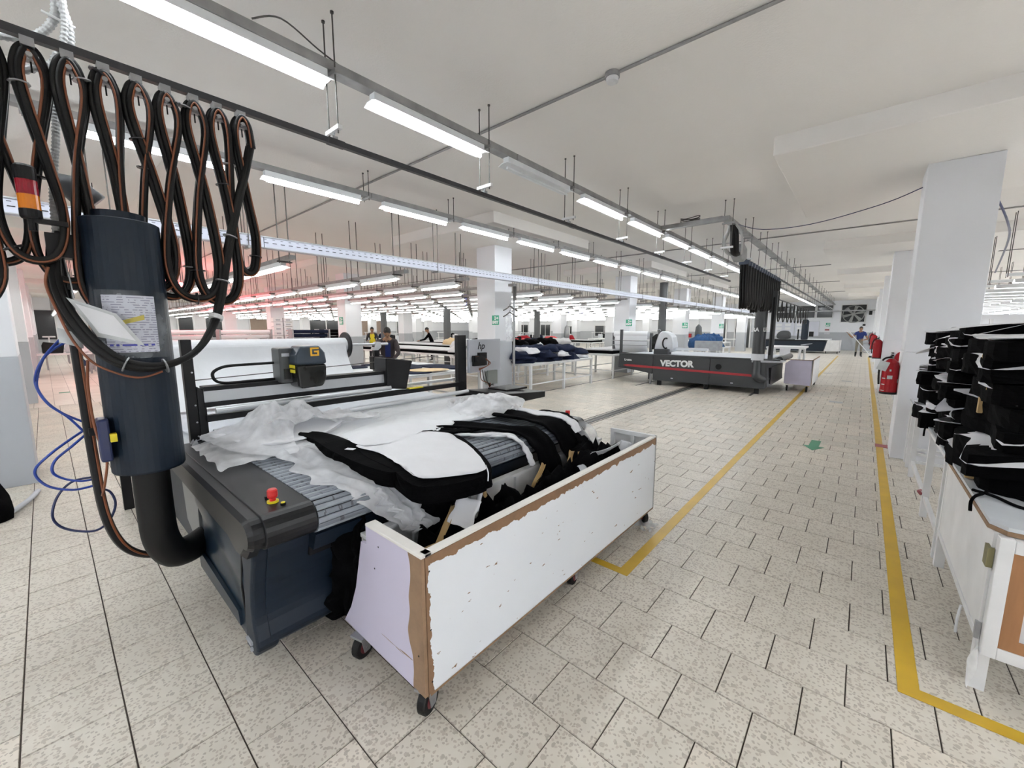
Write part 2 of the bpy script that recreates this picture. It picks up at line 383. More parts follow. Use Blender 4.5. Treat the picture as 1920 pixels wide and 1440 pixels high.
# ------------------------------------------------------------------ mesh helpers
class MB:
    def __init__(s):
        s.v = []; s.f = []; s.m = []; s.mi = 0
    def add(s, vs, fs):
        o = len(s.v)
        s.v.extend([tuple(p) for p in vs])
        for f in fs:
            s.f.append(tuple(i + o for i in f)); s.m.append(s.mi)
        return s
    def box(s, x0, x1, y0, y1, z0, z1):
        vs = [(x0, y0, z0), (x1, y0, z0), (x1, y1, z0), (x0, y1, z0), (x0, y0, z1), (x1, y0, z1), (x1, y1, z1), (x0, y1, z1)]
        return s.add(vs, [(0, 3, 2, 1), (4, 5, 6, 7), (0, 1, 5, 4), (1, 2, 6, 5), (2, 3, 7, 6), (3, 0, 4, 7)])
    def obox(s, c, sx, sy, sz, rot):
        R = rot if isinstance(rot, Matrix) else Matrix.Rotation(rot, 3, 'Z')
        c = Vector(c)
        vs = [c + R @ Vector((a * sx / 2, b * sy / 2, d * sz / 2)) for d in (-1, 1) for a, b in ((-1, -1), (1, -1), (1, 1), (-1, 1))]
        return s.add(vs, [(0, 3, 2, 1), (4, 5, 6, 7), (0, 1, 5, 4), (1, 2, 6, 5), (2, 3, 7, 6), (3, 0, 4, 7)])
    def bar(s, a, b, w, h=None):
        a = Vector(a); b = Vector(b); h = h or w
        d = (b - a); L = d.length; d.normalize()
        up = Vector((0, 0, 1)) if abs(d.z) < 0.9 else Vector((1, 0, 0))
        x = d.cross(up).normalized(); z = x.cross(d)
        R = Matrix((x, d, z)).transposed()
        return s.obox((a + b) / 2, w, L, h, R)
    def prism(s, poly, axis, a, b):
        """poly 2D in the two other axes; axis 'y' -> poly (x,z); 'x' -> (y,z); 'z' -> (x,y)"""
        n = len(poly)
        def P(p, t):
            return {'x': (t, p[0], p[1]), 'y': (p[0], t, p[1]), 'z': (p[0], p[1], t)}[axis]
        vs = [P(p, a) for p in poly] + [P(p, b) for p in poly]
        fs = [tuple(range(n)), tuple(range(2 * n - 1, n - 1, -1))] + [(i, i + n, (i + 1) % n + n, (i + 1) % n) for i in range(n)]
        return s.add(vs, fs)
    def tube(s, pts, r, n=8, caps=True, flat=1.0):
        pts = [Vector(p) for p in pts]
        N = len(pts); rs = r if isinstance(r, (list, tuple)) else [r] * N
        vs = []; prev = None
        for i, p in enumerate(pts):
            t = (pts[min(i + 1, N - 1)] - pts[max(i - 1, 0)])
            if t.length < 1e-9: t = Vector((0, 0, 1))
            t.normalize()
            if prev is None:
                up = Vector((0, 0, 1)) if abs(t.z) < 0.9 else Vector((1, 0, 0))
                u = t.cross(up).normalized()
            else:
                u = (prev - t * prev.dot(t))
                if u.length < 1e-6: u = t.cross(Vector((0, 1, 0.3)))
                u.normalize()
            prev = u; w = t.cross(u)
            for k in range(n):
                a = 2 * PI * k / n
                vs.append(p + (u * math.cos(a) + w * math.sin(a) * flat) * rs[i])
        fs = []
        for i in range(N - 1):
            for k in range(n):
                a = i * n + k; b = i * n + (k + 1) % n
                fs.append((a, b, b + n, a + n))
        if caps:
            fs.append(tuple(range(n - 1, -1, -1))); fs.append(tuple((N - 1) * n + k for k in range(n)))
        return s.add(vs, fs)
    def cyl(s, a, b, r, n=16, r2=None):
        return s.tube([a, b], [r, r if r2 is None else r2], n)
    def lathe(s, prof, c, n=24):
        """prof list of (r,z) about a vertical axis at c"""
        vs = []; fs = []
        for r, z in prof:
            for k in range(n):
                a = 2 * PI * k / n
                vs.append((c[0] + r * math.cos(a), c[1] + r * math.sin(a), c[2] + z))
        for i in range(len(prof) - 1):
            for k in range(n):
                fs.append((i * n + k, i * n + (k + 1) % n, (i + 1) * n + (k + 1) % n, (i + 1) * n + k))
        fs.append(tuple(range(n - 1, -1, -1))); fs.append(tuple((len(prof) - 1) * n + k for k in range(n)))
        return s.add(vs, fs)
    def grid(s, fn, nu, nv):
        vs = [fn(i / (nu - 1), j / (nv - 1)) for j in range(nv) for i in range(nu)]
        fs = [(j * nu + i, j * nu + i + 1, (j + 1) * nu + i + 1, (j + 1) * nu + i) for j in range(nv - 1) for i in range(nu - 1)]
        return s.add(vs, fs)
    def build(s, name, m, parent=None, smooth=False, bevel=0.0, solid=0.0, seg=2, **tags):
        me = bpy.data.meshes.new(name)
        me.from_pydata(s.v, [], s.f)
        ms = m if isinstance(m, (list, tuple)) else [m]
        for k in ms: me.materials.append(k)
        if len(ms) > 1:
            me.polygons.foreach_set('material_index', s.m)
        if smooth:
            me.polygons.foreach_set('use_smooth', [True] * len(me.polygons))
        me.update()
        o = bpy.data.objects.new(name, me)
        COL.objects.link(o)
        if parent is not None:
            o.parent = parent
            o.matrix_parent_inverse = Matrix.Translation(-parent_loc(parent))
        if solid:
            md = o.modifiers.new('solid', 'SOLIDIFY'); md.thickness = solid; md.offset = 0
        if bevel:
            md = o.modifiers.new('bevel', 'BEVEL'); md.width = bevel; md.segments = seg; md.limit_method = 'ANGLE'; md.angle_limit = 0.6
        for k, v in tags.items(): o[k] = v
        return o

def parent_loc(p):
    return Vector(p.location) if p.type == 'EMPTY' else Vector((0, 0, 0))

def thing(name, label, cat, loc=(0, 0, 0), group=None):
    o = bpy.data.objects.new(name, None)
    o.empty_display_size = 0.1
    o.location = loc
    COL.objects.link(o)
    o['label'] = label; o['category'] = cat
    if group: o['group'] = group
    return o

def tag(o, label, cat, group=None):
    o['label'] = label; o['category'] = cat
    if group: o['group'] = group
    return o

def struct(o):
    o['kind'] = 'structure'
    return o

def copy_tree(o, off=(0, 0, 0), label=None, group=None, parent=None):
    c = o.copy(); COL.objects.link(c)
    if parent is None:
        c.location = Vector(o.location) + Vector(off)
        if label: c['label'] = label
        if group: c['group'] = group
    else:
        c.parent = parent
    for ch in list(o.children):
        copy_tree(ch, parent=c)
    return c

def smooth_path(pts, k=6, closed=False):
    """Catmull-Rom through pts"""
    P = [Vector(p) for p in pts]; out = []
    n = len(P)
    for i in range(n - 1):
        p0 = P[max(i - 1, 0)]; p1 = P[i]; p2 = P[i + 1]; p3 = P[min(i + 2, n - 1)]
        for j in range(k):
            t = j / k
            out.append(0.5 * ((2 * p1) + (p2 - p0) * t + (2 * p0 - 5 * p1 + 4 * p2 - p3) * t * t + (-p0 + 3 * p1 - 3 * p2 + p3) * t ** 3))
    out.append(P[-1])
    return out

def nz(x, y, z=0.0, s=1.0):
    return noise.noise(Vector((x * s, y * s, z * s)))

def smooth_closed(poly, k=4):
    n = len(poly); out = []
    P = [Vector((p[0], p[1], 0)) for p in poly]
    for i in range(n):
        p0 = P[i - 1]; p1 = P[i]; p2 = P[(i + 1) % n]; p3 = P[(i + 2) % n]
        for j in range(k):
            t = j / k
            q = 0.5 * ((2 * p1) + (p2 - p0) * t + (2 * p0 - 5 * p1 + 4 * p2 - p3) * t * t + (-p0 + 3 * p1 - 3 * p2 + p3) * t ** 3)
            out.append((q.x, q.y))
    return out

def patch(poly, zf, rings=7, center=None, thick=0.0, skirt=None):
    """star shaped sheet inside poly; zf(x,y)->z ; returns MB. thick>0 gives a slab with side wall"""
    mb = MB(); n = len(poly)
    cx = center[0] if center else sum(p[0] for p in poly) / n
    cy = center[1] if center else sum(p[1] for p in poly) / n
    vs = [(cx, cy, zf(cx, cy))]; fs = []
    for r in range(1, rings + 1):
        t = r / rings
        for p in poly:
            x = cx + (p[0] - cx) * t; y = cy + (p[1] - cy) * t
            vs.append((x, y, zf(x, y)))
    for k in range(n): fs.append((0, 1 + k, 1 + (k + 1) % n))
    for r in range(rings - 1):
        for k in range(n):
            a = 1 + r * n + k; b = 1 + r * n + (k + 1) % n
            fs.append((a, a + n, b + n, b))
    if thick:
        base = 1 + (rings - 1) * n
        m = len(vs); steps = 3
        for s_ in range(1, steps + 1):
            for k, p in enumerate(poly):
                j = 0.004 * nz(p[0] * 30, p[1] * 30, s_ * 3)
                vs.append((p[0] + j * 3, p[1] + j * 3, zf(p[0], p[1]) - thick * s_ / steps))
        for s_ in range(steps):
            for k in range(n):
                a = (base + k) if s_ == 0 else m + (s_ - 1) * n + k
                b = (base + (k + 1) % n) if s_ == 0 else m + (s_ - 1) * n + (k + 1) % n
                c = m + s_ * n + (k + 1) % n; d = m + s_ * n + k
                fs.append((a, d, c, b))
        fs.append(tuple(m + (steps - 1) * n + k for k in range(n - 1, -1, -1)))
    mb.add(vs, fs)
    return mb

def text_mesh(name, body, size, m, matrix, parent=None, extrude=0.002, bold=0.0, shear=0.0):
    cu = bpy.data.curves.new(name, 'FONT')
    cu.body = body; cu.size = size; cu.extrude = extrude; cu.offset = bold; cu.shear = shear
    cu.align_x = 'CENTER'; cu.align_y = 'CENTER'
    tmp = bpy.data.objects.new(name, cu); COL.objects.link(tmp)
    dg = bpy.context.evaluated_depsgraph_get(); dg.update()
    me = bpy.data.meshes.new_from_object(tmp.evaluated_get(dg))
    bpy.data.objects.remove(tmp)
    me.materials.clear(); me.materials.append(m)
    me.transform(matrix)
    o = bpy.data.objects.new(name, me); COL.objects.link(o)
    if parent is not None:
        o.parent = parent; o.matrix_parent_inverse = Matrix.Translation(-parent_loc(parent))
    return o

def frame_mat(origin, right, up):
    r = Vector(right).normalized(); u = Vector(up).normalized(); n = r.cross(u)
    m = Matrix((r, u, n)).transposed().to_4x4(); m.translation = Vector(origin)
    return m
ORD = ['first', 'second', 'third', 'fourth', 'fifth', 'sixth', 'seventh', 'eighth', 'ninth', 'tenth', 'eleventh', 'twelfth', 'thirteenth', 'fourteenth', 'fifteenth', 'sixteenth', 'seventeenth', 'eighteenth', 'nineteenth', 'twentieth', 'twenty-first', 'twenty-second', 'twenty-third', 'twenty-fourth', 'twenty-fifth', 'twenty-sixth', 'twenty-seventh', 'twenty-eighth']
# ------------------------------------------------------------------ the setting
XL, XR, YB, YF = -43.0, 14.0, -5.0, 40.0
ZC, ZD = 3.76, 3.56
floor = struct(MB().box(XL, XR, YB, YF, -0.2, -0.006).build('floor', M['grout']))
far = MB()
# beyond the individually laid tiles the terrazzo goes on as one surface
far.box(XL, XR, 15.0, YF, -0.005, 0.0).box(XL, -13.0, YB, 15.0, -0.005, 0.0).box(3.5, XR, YB, 15.0, -0.005, 0.0).box(-13.0, 3.5, YB, -1.2, -0.005, 0.0)
far.build('tile', M['farfloor'], floor)['kind'] = 'stuff'
P_ = 0.297; PX = 0.30; G_ = 0.0023
def tile_mb(mb, x0, x1, y0, y1, zt):
    c = 0.0015; x0 += G_; x1 -= G_; y0 += G_; y1 -= G_
    vs = [(x0, y0, -0.005), (x1, y0, -0.005), (x1, y1, -0.005), (x0, y1, -0.005),
          (x0 + c, y0 + c, zt), (x1 - c, y0 + c, zt), (x1 - c, y1 - c, zt), (x0 + c, y1 - c, zt)]
    mb.add(vs, [(4, 5, 6, 7), (0, 1, 5, 4), (1, 2, 6, 5), (2, 3, 7, 6), (3, 0, 4, 7)])
cells = []
for j in range(-7, 48):
    y0 = 0.958 + (j) * P_
    if y0 < -1.2 - 0.3 or y0 > 15.0: continue
    off = 0.23 if j % 2 else 0.08
    for i in range(-44, 13):
        x0 = off + i * PX
        a, b, c, d = max(x0, -13.0), min(x0 + PX, 3.5), max(y0, -1.2), min(y0 + P_, 15.0)
        if b - a > 0.02 and d - c > 0.02:
            cells.append((a, b, c, d))
camY = Vector((0.649, -0.748)) * -1
def vis_score(c):
    x = (c[0] + c[1]) / 2; y = (c[2] + c[3]) / 2
    # camera axes in plan: forward (-0.655,0.755)
    f = -0.6552 * x + 0.7554 * y; r = 0.7554 * x + 0.6552 * y
    dep = f * 0.99 + 1.65 * 0.136
    if dep < 0.3 or abs(r) > dep * 1.35: return 99
    v = (-1.65 * 0.99 + 0.136 * f) / dep
    if v < -0.98: return 99
    if -3.6 < x < -1.95 and 0.75 < y < 3.2: return 50      # under the cutting machine
    if -1.9 < x < -1.3 and 1.0 < y < 3.3: return 50
    return (x * x + y * y) ** 0.5
cells.sort(key=vis_score)
one = MB(); tile_mb(one, 0, PX, 0, P_, 0.0)
tmesh = None
for k, c in enumerate(cells[:290]):
    full = abs((c[1] - c[0]) - PX) < 1e-6 and abs((c[3] - c[2]) - P_) < 1e-6
    rz = random.uniform(-0.0006, 0.0006)
    if full and tmesh is not None:
        o = tmesh.copy(); COL.objects.link(o)
        o.location = (c[0], c[2], rz)
    elif full:
        o = one.build('tile', M['terrazzo'], floor); o.location = (c[0], c[2], rz); tmesh = o
    else:
        mb = MB(); tile_mb(mb, 0, c[1] - c[0], 0, c[3] - c[2], 0.0); o = mb.build('tile', M['terrazzo'], floor); o.location = (c[0], c[2], rz)
rest = MB()
for c in cells[290:]:
    tile_mb(rest, c[0], c[1], c[2], c[3], random.uniform(-0.0005, 0.0005))
rest.build('tile', M['terrazzo'], floor)['kind'] = 'stuff'

struct(MB().box(XL, XR, YB, YF, ZC, ZC + 0.2).build('ceiling', M['ceiling']))
ceiling = bpy.data.objects['ceiling']
def wall(name, x0, x1, y0, y1):
    w = struct(MB().box(x0, x1, y0, y1, 1.36, ZC).build(name, M['wall']))
    e = 0.006
    MB().box(x0 - e, x1 + e, y0 - e, y1 + e, 0, 1.36).build('grey_dado', M['wallgrey'], w)
    return w
wf = wall('wall_far', XL, XR, YF, YF + 0.2)
wl = wall('wall_left', XL - 0.2, XL, YB, YF)
wr = wall('wall_right', XR, XR + 0.2, YB, YF)
wb = wall('wall_back', XL, XR, YB - 0.2, YB)

# columns with drop panels
CX = [-36.0, -28.9, -21.5, -14.4, -6.9, 0.39, 7.7]
CY = [-0.84, 7.0, 14.2, 20.4, 27.0, 33.6]
n = 0
for i, x in enumerate(CX):
    for j, y in enumerate(CY):
        n += 1
        if (x, y) == (0.39, -0.84): continue
        if (x, y) == (-6.9, -0.84): x, y = -7.2, -0.80
        c = struct(MB().box(x, x + 0.6, y, y + 0.6, 1.36, ZD).build('trim_%d' % n, M['column'], bevel=0.008))
        e = 0.004
        MB().box(x - e, x + 0.6 + e, y - e, y + 0.6 + e, 0, 1.36).build('grey_dado', M['wallgrey'] if x != 0.39 else M['column'], c, bevel=0.006)
        c['label'] = 'white square pillar with grey painted foot, row %s from the left wall' % ORD[i]
        p = struct(MB().box(x - 1.34, x + 1.95, y - 1.45, y + 1.9, ZD, ZC + 0.01).build('drop_panel', M['ceiling'], ceiling, bevel=0.012))

# conduits on the slab
for k, y in enumerate((3.33, 11.35, 17.3, 23.5, 30)):
    MB().cyl((-40, y, ZC - 0.014), (13, y, ZC - 0.014), 0.013, 8).build('conduit', M['trunk'], ceiling)
sm = thing('smoke_detector', 'small white smoke detector on the ceiling conduit', 'detector', (-1.78, 3.33, 3.68))
MB().lathe([(0.03, 0.0), (0.048, 0.012), (0.052, 0.035), (0.052, 0.06)], (-1.78, 3.33, 3.676), 20).build('sensor_body', M['whitepaint'], sm, smooth=False)
MB().cyl((-1.78, 3.33, 3.72), (-1.78, 3.33, 3.76), 0.06, 20).build('mounting_box', M['galv'], sm)

# floor markings
def flat(name, x0, x1, y0, y1, m, z=0.0022):
    return MB().box(x0, x1, y0, y1, 0.0004, z).build(name, m)
ln = MB().box(0.262, 0.338, 2.40, 31.0, 0.0005, 0.0022).box(0.338, 3.4, 2.40, 2.472, 0.0005, 0.0022)
tag(ln.build('floor_line', M['yellow']), 'yellow tape line running along the right hand tables, turning at its near end', 'floor line')
ln = MB().box(-1.135, -1.06, 2.40, 31.5, 0.0005, 0.0022).box(-2.2, -1.135, 2.40, 2.465, 0.0005, 0.0022)
tag(ln.build('floor_line', M['yellow']), 'yellow tape line with an L corner beside the white scrap bin', 'floor line')
tag(flat('floor_tape', 0.255, 0.47, 7.52, 7.72, M['redtape'], 0.003), 'short dark red tape across the right yellow line', 'floor tape')
ar = MB().prism([(-0.455, 7.36), (-0.46, 6.98), (-0.53, 6.98), (-0.40, 6.72), (-0.28, 6.98), (-0.345, 6.98), (-0.34, 7.36)], 'z', 0.0005, 0.002)
tag(ar.build('floor_arrow', M['green']), 'green arrow stuck on the aisle floor pointing to the camera', 'floor arrow')
for k, (x, y) in enumerate([(-0.35, 11.6), (-0.3, 16.5), (-0.9, 19.0), (-15.6, 0.2)]):
    tag(flat('floor_mark', x - .12, x + .12, y - .1, y + .1, M['wallgrey'] if k != 3 else M['green'], 0.002), ['worn grey patch on the aisle floor nearest the green arrow', 'worn grey patch on the aisle floor in the middle distance', 'small worn grey patch near the left yellow line far off', 'faded green patch on the floor behind the blue hoses'][k], 'floor mark')
# floor rails
tag(MB().box(-6.29, -6.255, 5.9, 17.0, 0.0, 0.006).build('floor_rail', M['railblk']), 'thin dark floor rail passing the near end of the navy clothes table', 'floor rail')
r = thing('floor_rail', 'wide triple dark floor rail between the two cutting machines', 'floor rail', (-3.6, 7.5, 0))
for x, w in ((-3.72, .012), (-3.64, .05), (-3.55, .07), (-3.47, .012)):
    MB().box(x - w / 2, x + w / 2, 3.2, 26.5, 0.0, 0.006 if w < .02 else 0.009).build('rail_strip', M['railblk'], r)
tag(MB().box(-4.94, -4.90, 11.2, 13.3, 0.0, 0.006).build('floor_rail', M['railblk']), 'short dark floor strip in front of the charcoal machine left foot', 'floor rail')
tag(MB().box(-2.05, -1.99, 11.35, 12.4, 0.0, 0.006).build('floor_rail', M['railblk']), 'short dark floor strip under the charcoal machine right end', 'floor rail')

# far wall: windows, fan, boards, doors
def window(name, x0, x1, z0, z1, y=39.98, panes=1, fm='whitepaint'):
    w = struct(MB().box(x0, x1, y - 0.02, y + 0.01, z0, z1).build(name, M['glassdark']))
    f = MB()
    t = 0.06
    f.box(x0 - t, x1 + t, y - 0.05, y, z0 - t, z0).box(x0 - t, x1 + t, y - 0.05, y, z1, z1 + t).box(x0 - t, x0, y - 0.05, y, z0, z1).box(x1, x1 + t, y - 0.05, y, z0, z1)
    for k in range(1, panes):
        x = x0 + (x1 - x0) * k / panes
        f.box(x - 0.03, x + 0.03, y - 0.05, y, z0, z1)
    f.build('window_frame', M[fm], w)
    return w
window('window_1', -2.95, -2.0, 2.5, 3.42)
window('window_2', -4.2, -3.1, 2.5, 3.42)
window('window_3', -5.6, -4.4, 2.5, 3.42)
fw = window('window_4', -1.45, -0.05, 2.15, 3.4)
hub = (-0.75, 39.9, 2.72)
MB().cyl((hub[0], 39.86, hub[2]), (hub[0], 39.95, hub[2]), 0.12, 16).build('fan_hub', M['fanmetal'], fw)
for k in range(6):
    a = k * PI / 3 + 0.3
    p = MB(); d = Vector((math.cos(a), 0, math.sin(a))); q = Vector((-d.z, 0, d.x))
    c = Vector(hub)
    p.add([c + d * .1 - q * .05, c + d * .58 - q * .13, c + d * .58 + q * .09 + Vector((0, -.05, 0)), c + d * .1 + q * .05 + Vector((0, -.03, 0))], [(0, 1, 2, 3)])
    p.build('fan_blade', M['fanmetal'], fw, solid=0.01)
ring = MB().tube([Vector(hub) + Vector((math.cos(t * PI / 16), 0, math.sin(t * PI / 16))) * 0.62 for t in range(33)], 0.03, 6)
ring.build('fan_ring', M['fanmetal'], fw)
for k, (x0, x1, z0, z1) in enumerate([(-22.5, -20.3, .25, 1.95), (-26.4, -25.2, .2, 1.9), (-19.7, -18.9, .2, 1.95), (-30, -28.6, .2, 2.1), (-33.5, -32, .2, 2.1)]):
    window('window_%d' % (k + 5), x0, x1, z0 + .6, z1, panes=2)
dr = struct(MB().box(-10.3, -9.4, 39.93, 39.99, 0, 2.6).build('door_1', M['glassdark'])); MB().box(-10.42, -10.3, 39.9, 39.99, 0, 2.7).box(-9.4, -9.28, 39.9, 39.99, 0, 2.7).box(-10.42, -9.28, 39.9, 39.99, 2.6, 2.7).build('door_frame', M['whitepaint'], dr)
dr = struct(MB().box(-8.6, -7.5, 39.93, 39.99, 0, 2.55).build('door_2', M['glassdark'])); MB().box(-8.7, -8.6, 39.9, 39.99, 0, 2.65).box(-7.5, -7.4, 39.9, 39.99, 0, 2.65).box(-8.7, -7.4, 39.9, 39.99, 2.55, 2.65).build('door_frame', M['whitepaint'], dr)
for k in range(7):
    y0 = -3 + k * 5.2
    w = struct(MB().box(-42.98, -42.94, y0, y0 + 3.6, 0.9, 2.9).build('window_%d' % (20 + k), M['brownwall'] if k % 2 else M['glassdark']))
    MB().box(-42.95, -42.9, y0 - .1, y0, .8, 3).box(-42.95, -42.9, y0 + 3.6, y0 + 3.7, .8, 3).box(-42.95, -42.9, y0 + 1.75, y0 + 1.85, .9, 2.9).build('window_frame', M['whitepaint'], w)
MB_ = MB().box(-13, 1.0, 39.6, 39.72, 2.93, 3.02)
tag(MB_.build('cable_tray', M['galv']), 'grey cable tray crossing in front of the far wall fan', 'cable tray')
for k, (x0, x1) in enumerate([(-5.7, -4.35), (-4.3, -3.7), (-3.65, -2.75)]):
    b = thing('whiteboard', ['whiteboard with a grid of paper notes on the far wall, leftmost', 'narrow middle whiteboard on the far wall', 'whiteboard nearest the fan window on the far wall'][k], 'whiteboard', (x0, 39.9, 1.1), 'whiteboards on the far wall')
    MB().box(x0, x1, 39.93, 39.98, 1.08, 2.2).build('board_face', M['screen'], b)
    MB().box(x0 - .03, x1 + .03, 39.92, 39.97, 1.05, 1.08).box(x0 - .03, x1 + .03, 39.92, 39.97, 2.2, 2.23).box(x0 - .03, x0, 39.92, 39.97, 1.08, 2.2).box(x1, x1 + .03, 39.92, 39.97, 1.08, 2.2).build('board_frame', M['alu'], b)
    if k < 2:
        for r_ in range(3):
            for c_ in range(2 if k == 0 else 1):
                MB().box(x0 + .12 + c_ * .6, x0 + .5 + c_ * .6, 39.915, 39.93, 1.25 + r_ * .3, 1.45 + r_ * .3).build('paper_note', M['paper'], b)
def exit_sign(x, y, z, s, label, facing='y', arrow=True):
    t = thing('exit_sign', label, 'exit sign', (x, y, z), 'green exit signs')
    MB().box(x - s / 2, x + s / 2, y - 0.008, y, z - s / 2, z + s / 2).build('sign_plate', M['signgreen'], t)
    text_mesh('sign_lettering', 'EXIT', s * 0.40, M['signtext'], frame_mat((x, y - 0.010, z - s * .24), (1, 0, 0), (0, 0, 1)), t, 0.001, 0.006)
    g = MB().box(x - s * .12, x + s * .06, y - .012, y - .008, z + s * .0, z + s * .4)
    g.prism([(x + s * .12, z + s * .16), (x + s * .28, z + s * .16), (x + s * .28, z + s * .06), (x + s * .44, z + s * .21), (x + s * .28, z + s * .36), (x + s * .28, z + s * .26), (x + s * .12, z + s * .26)], 'y', y - .012, y - .008)
    g.build('sign_pictogram', M['signtext'], t)
    h = MB().box(x - s * .07, x - s * .005, y - .014, y - .012, z + s * .08, z + s * .3)
    h.build('sign_figure', M['signgreen'], t)
    return t
exit_sign(-6.58, 6.995, 1.845, 0.22, 'green exit sign on the pillar behind the silver monitor')
exit_sign(-6.60, 14.195, 1.86, 0.24, 'green exit sign on the second pillar, above the white cutting head')
exit_sign(-6.60, 20.395, 1.8, 0.26, 'green exit sign on the third pillar back, left of the hanging bag')
exit_sign(-6.60, 26.995, 1.8, 0.26, 'green exit sign on the fourth pillar back, seen near the dark doorway')
exit_sign(-14.12, 6.995, 1.92, 0.26, 'green exit sign on the pillar behind the white fabric roll')
exit_sign(-2.2, 39.96, 1.95, 0.26, 'small green exit sign on the far wall beside the whiteboards')
nt_ = thing('wall_notice', 'small red and white notice below the far wall exit sign', 'notice', (-2.2, 39.96, 1.5))
MB().box(-2.4, -2.05, 39.95, 39.98, 1.42, 1.7).build('notice_sheet', M['paper'], nt_)
MB().box(-2.36, -2.09, 39.94, 39.95, 1.5, 1.6).build('notice_print', M['redtape'], nt_)
MB().box(-2.38, -2.04, 39.95, 39.98, 1.2, 1.38).build('notice_sheet', M['greypaper'], nt_)
cb = thing('control_box', 'small black control box with conduit right of the fan window', 'control box', (0.2, 39.9, 2.7))
MB().box(.12, .3, 39.8, 39.98, 2.65, 2.95).build('box_body', M['black'], cb)
MB().box(-.1, -.06, 39.9, 39.98, 1.95, 2.9).build('conduit', M['whitepaint'], cb)
MB().box(-.16, .0, 39.9, 39.98, 1.85, 1.98).build('switch', M['black'], cb)

# ------------------------------------------------------------------ light rows
def fixture(x, y0, L, z, axis='y', lit=True, label='', group='', low=False, far=False):
    """tube fitting with its centre line at x (axis y) running from y0 for L; z is trunk bottom"""
    t = thing('tube_light', label, 'light', (x, y0, z), group)
    def B(a0, a1, b0, b1, z0, z1, mb=None):
        mb = mb or MB()
        return mb.box(x + a0, x + a1, y0 + b0, y0 + b1, z + z0, z + z1) if axis == 'y' else mb.box(x + b0, x + b1, y0 + a0, y0 + a1, z + z0, z + z1)
    B(-.035, .035, 0.02, L - .02, -.055, 0).build('lamp_housing', M['reflector'], t)
    # splayed reflector: thin profile
    pr = [(-.085, -.076), (-.035, -.055), (.035, -.055), (.085, -.076), (.085, -.081), (.033, -.061), (-.033, -.061), (-.085, -.081)]
    rb = MB()
    if axis == 'y': rb.prism([(x + a, z + b) for a, b in pr], 'y', y0, y0 + L)
    else: rb.prism([(y0 + a, z + b) for a, b in pr], 'x', x, x + L)
    rb.build('reflector', M['reflector'], t)
    a = Vector((x, y0 + .04, z - .098)); b = Vector((x, y0 + L - .04, z - .098))
    if axis == 'x': a = Vector((x + .04, y0, z - .098)); b = Vector((x + L - .04, y0, z - .098))
    MB().cyl(a, b, .018 if lit else .013, 8 if not far else 6).build('tube', M['tube'] if lit else M['tubeoff'], t)
    return t
def hanger(x, y, ztrunk, zlow, label, group, axis='y', w=.065, beam=0.10):
    t = thing('trapeze_hanger', label, 'hanger', (x, y, ztrunk), group)
    def Q(a, z): return (x + a, y, z) if axis == 'y' else (x, y + a, z)
    top = ZC
    for px, py, in ((CX[i] - 1.34, CY[j] - 1.45) for i in range(len(CX)) for j in range(len(CY))):
        if px <= x <= px + 3.29 and py <= y <= py + 3.35: top = ZD
    for s_ in (-1, 1):
        MB().cyl(Q(s_ * w, zlow - .02), Q(s_ * w, top), .0055, 6).build('threaded_rod', M['rod'], t)
        MB().cyl(Q(s_ * w, top - .012), Q(s_ * w, top), .012, 8).build('anchor_nut', M['rod'], t)
    def X(z, m, nm):
        if axis == 'y': MB().box(x - w - .03, x + w + .03, y - .016, y + .016, z - .028, z).build(nm, M[m], t)
        else: MB().box(x - .016, x + .016, y - w - .03, y + w + .03, z - .028, z).build(nm, M[m], t)
    X(ztrunk, 'trunk', 'crossbar')
    if zlow < ztrunk - .1: X(zlow + .028, 'whitepaint', 'lower_crossbar')
    return t
# row A: the nearest row, over the machines
ZA = 3.40; XA = -2.96
tr = thing('cable_trunking', 'grey steel trunking carrying the nearest row of tube lights', 'trunking', (XA, 0, ZA))
for k in range(-1, 13):
    y = -2.6 + k * 3.02
    MB().box(XA - .05, XA + .05, y + .004, y + 3.016, ZA, ZA + .062).build('trunking_length', M['trunk'], tr, bevel=.004)
cab = MB().tube(smooth_path([(XA + .05, 1.0, ZA + .07), (XA + .09, 1.15, ZA + .13), (XA + .03, 1.4, ZA + .1), (XA + .02, 1.55, ZA + .07)]), .005, 6)
cab.build('loose_cable', M['rod'], tr)
GA = 'tube lights of the nearest row'
nA = 0
for k in range(0, 26):
    y0 = -1.24 + k * 1.51
    if y0 + 1.2 > 39.6: break
    lit = (k != 3)
    lab = ('unlit tube light in white reflector, on the nearest row before the rail hangers' if not lit else 'lit tube light, %s counting from the camera on the nearest row' % ORD[k])
    fixture(XA + .005, y0, 1.2, ZA, 'y', lit, lab, GA)
for k in range(-1, 26):
    y = 1.49 + k * 1.51
    if y > 39.5: break
    zl = 3.02 if y < 13 else ZA
    hanger(XA, y, ZA, zl, '%s rod hanger from the camera on the nearest light row' % ORD[k + 1].capitalize(), 'rod hangers of the nearest row')
# row B
ZB = 3.43; XB = -5.32
tr = thing('cable_trunking', 'grey steel trunking carrying the second row of tube lights', 'trunking', (XB, 0, ZB))
for k in range(-1, 13):
    y = -2.9 + k * 3.02
    MB().box(XB - .05, XB + .05, y + .004, y + 3.016, ZB, ZB + .062).build('trunking_length', M['trunk'], tr, bevel=.004)
for k in range(0, 27):
    y0 = -2.72 + k * 1.51
    if y0 + 1.2 > 39.6: break
    fixture(XB, y0, 1.2, ZB, 'y', True, 'lit tube light, %s from the camera on the second row' % ORD[k], 'tube lights of the second row')
for k in range(0, 25):
    y = 0.07 + k * 1.51
    hanger(XB, y, ZB, ZB - .03, '%s rod hanger from the camera on the second light row' % ORD[k].capitalize(), 'rod hangers of the second row')
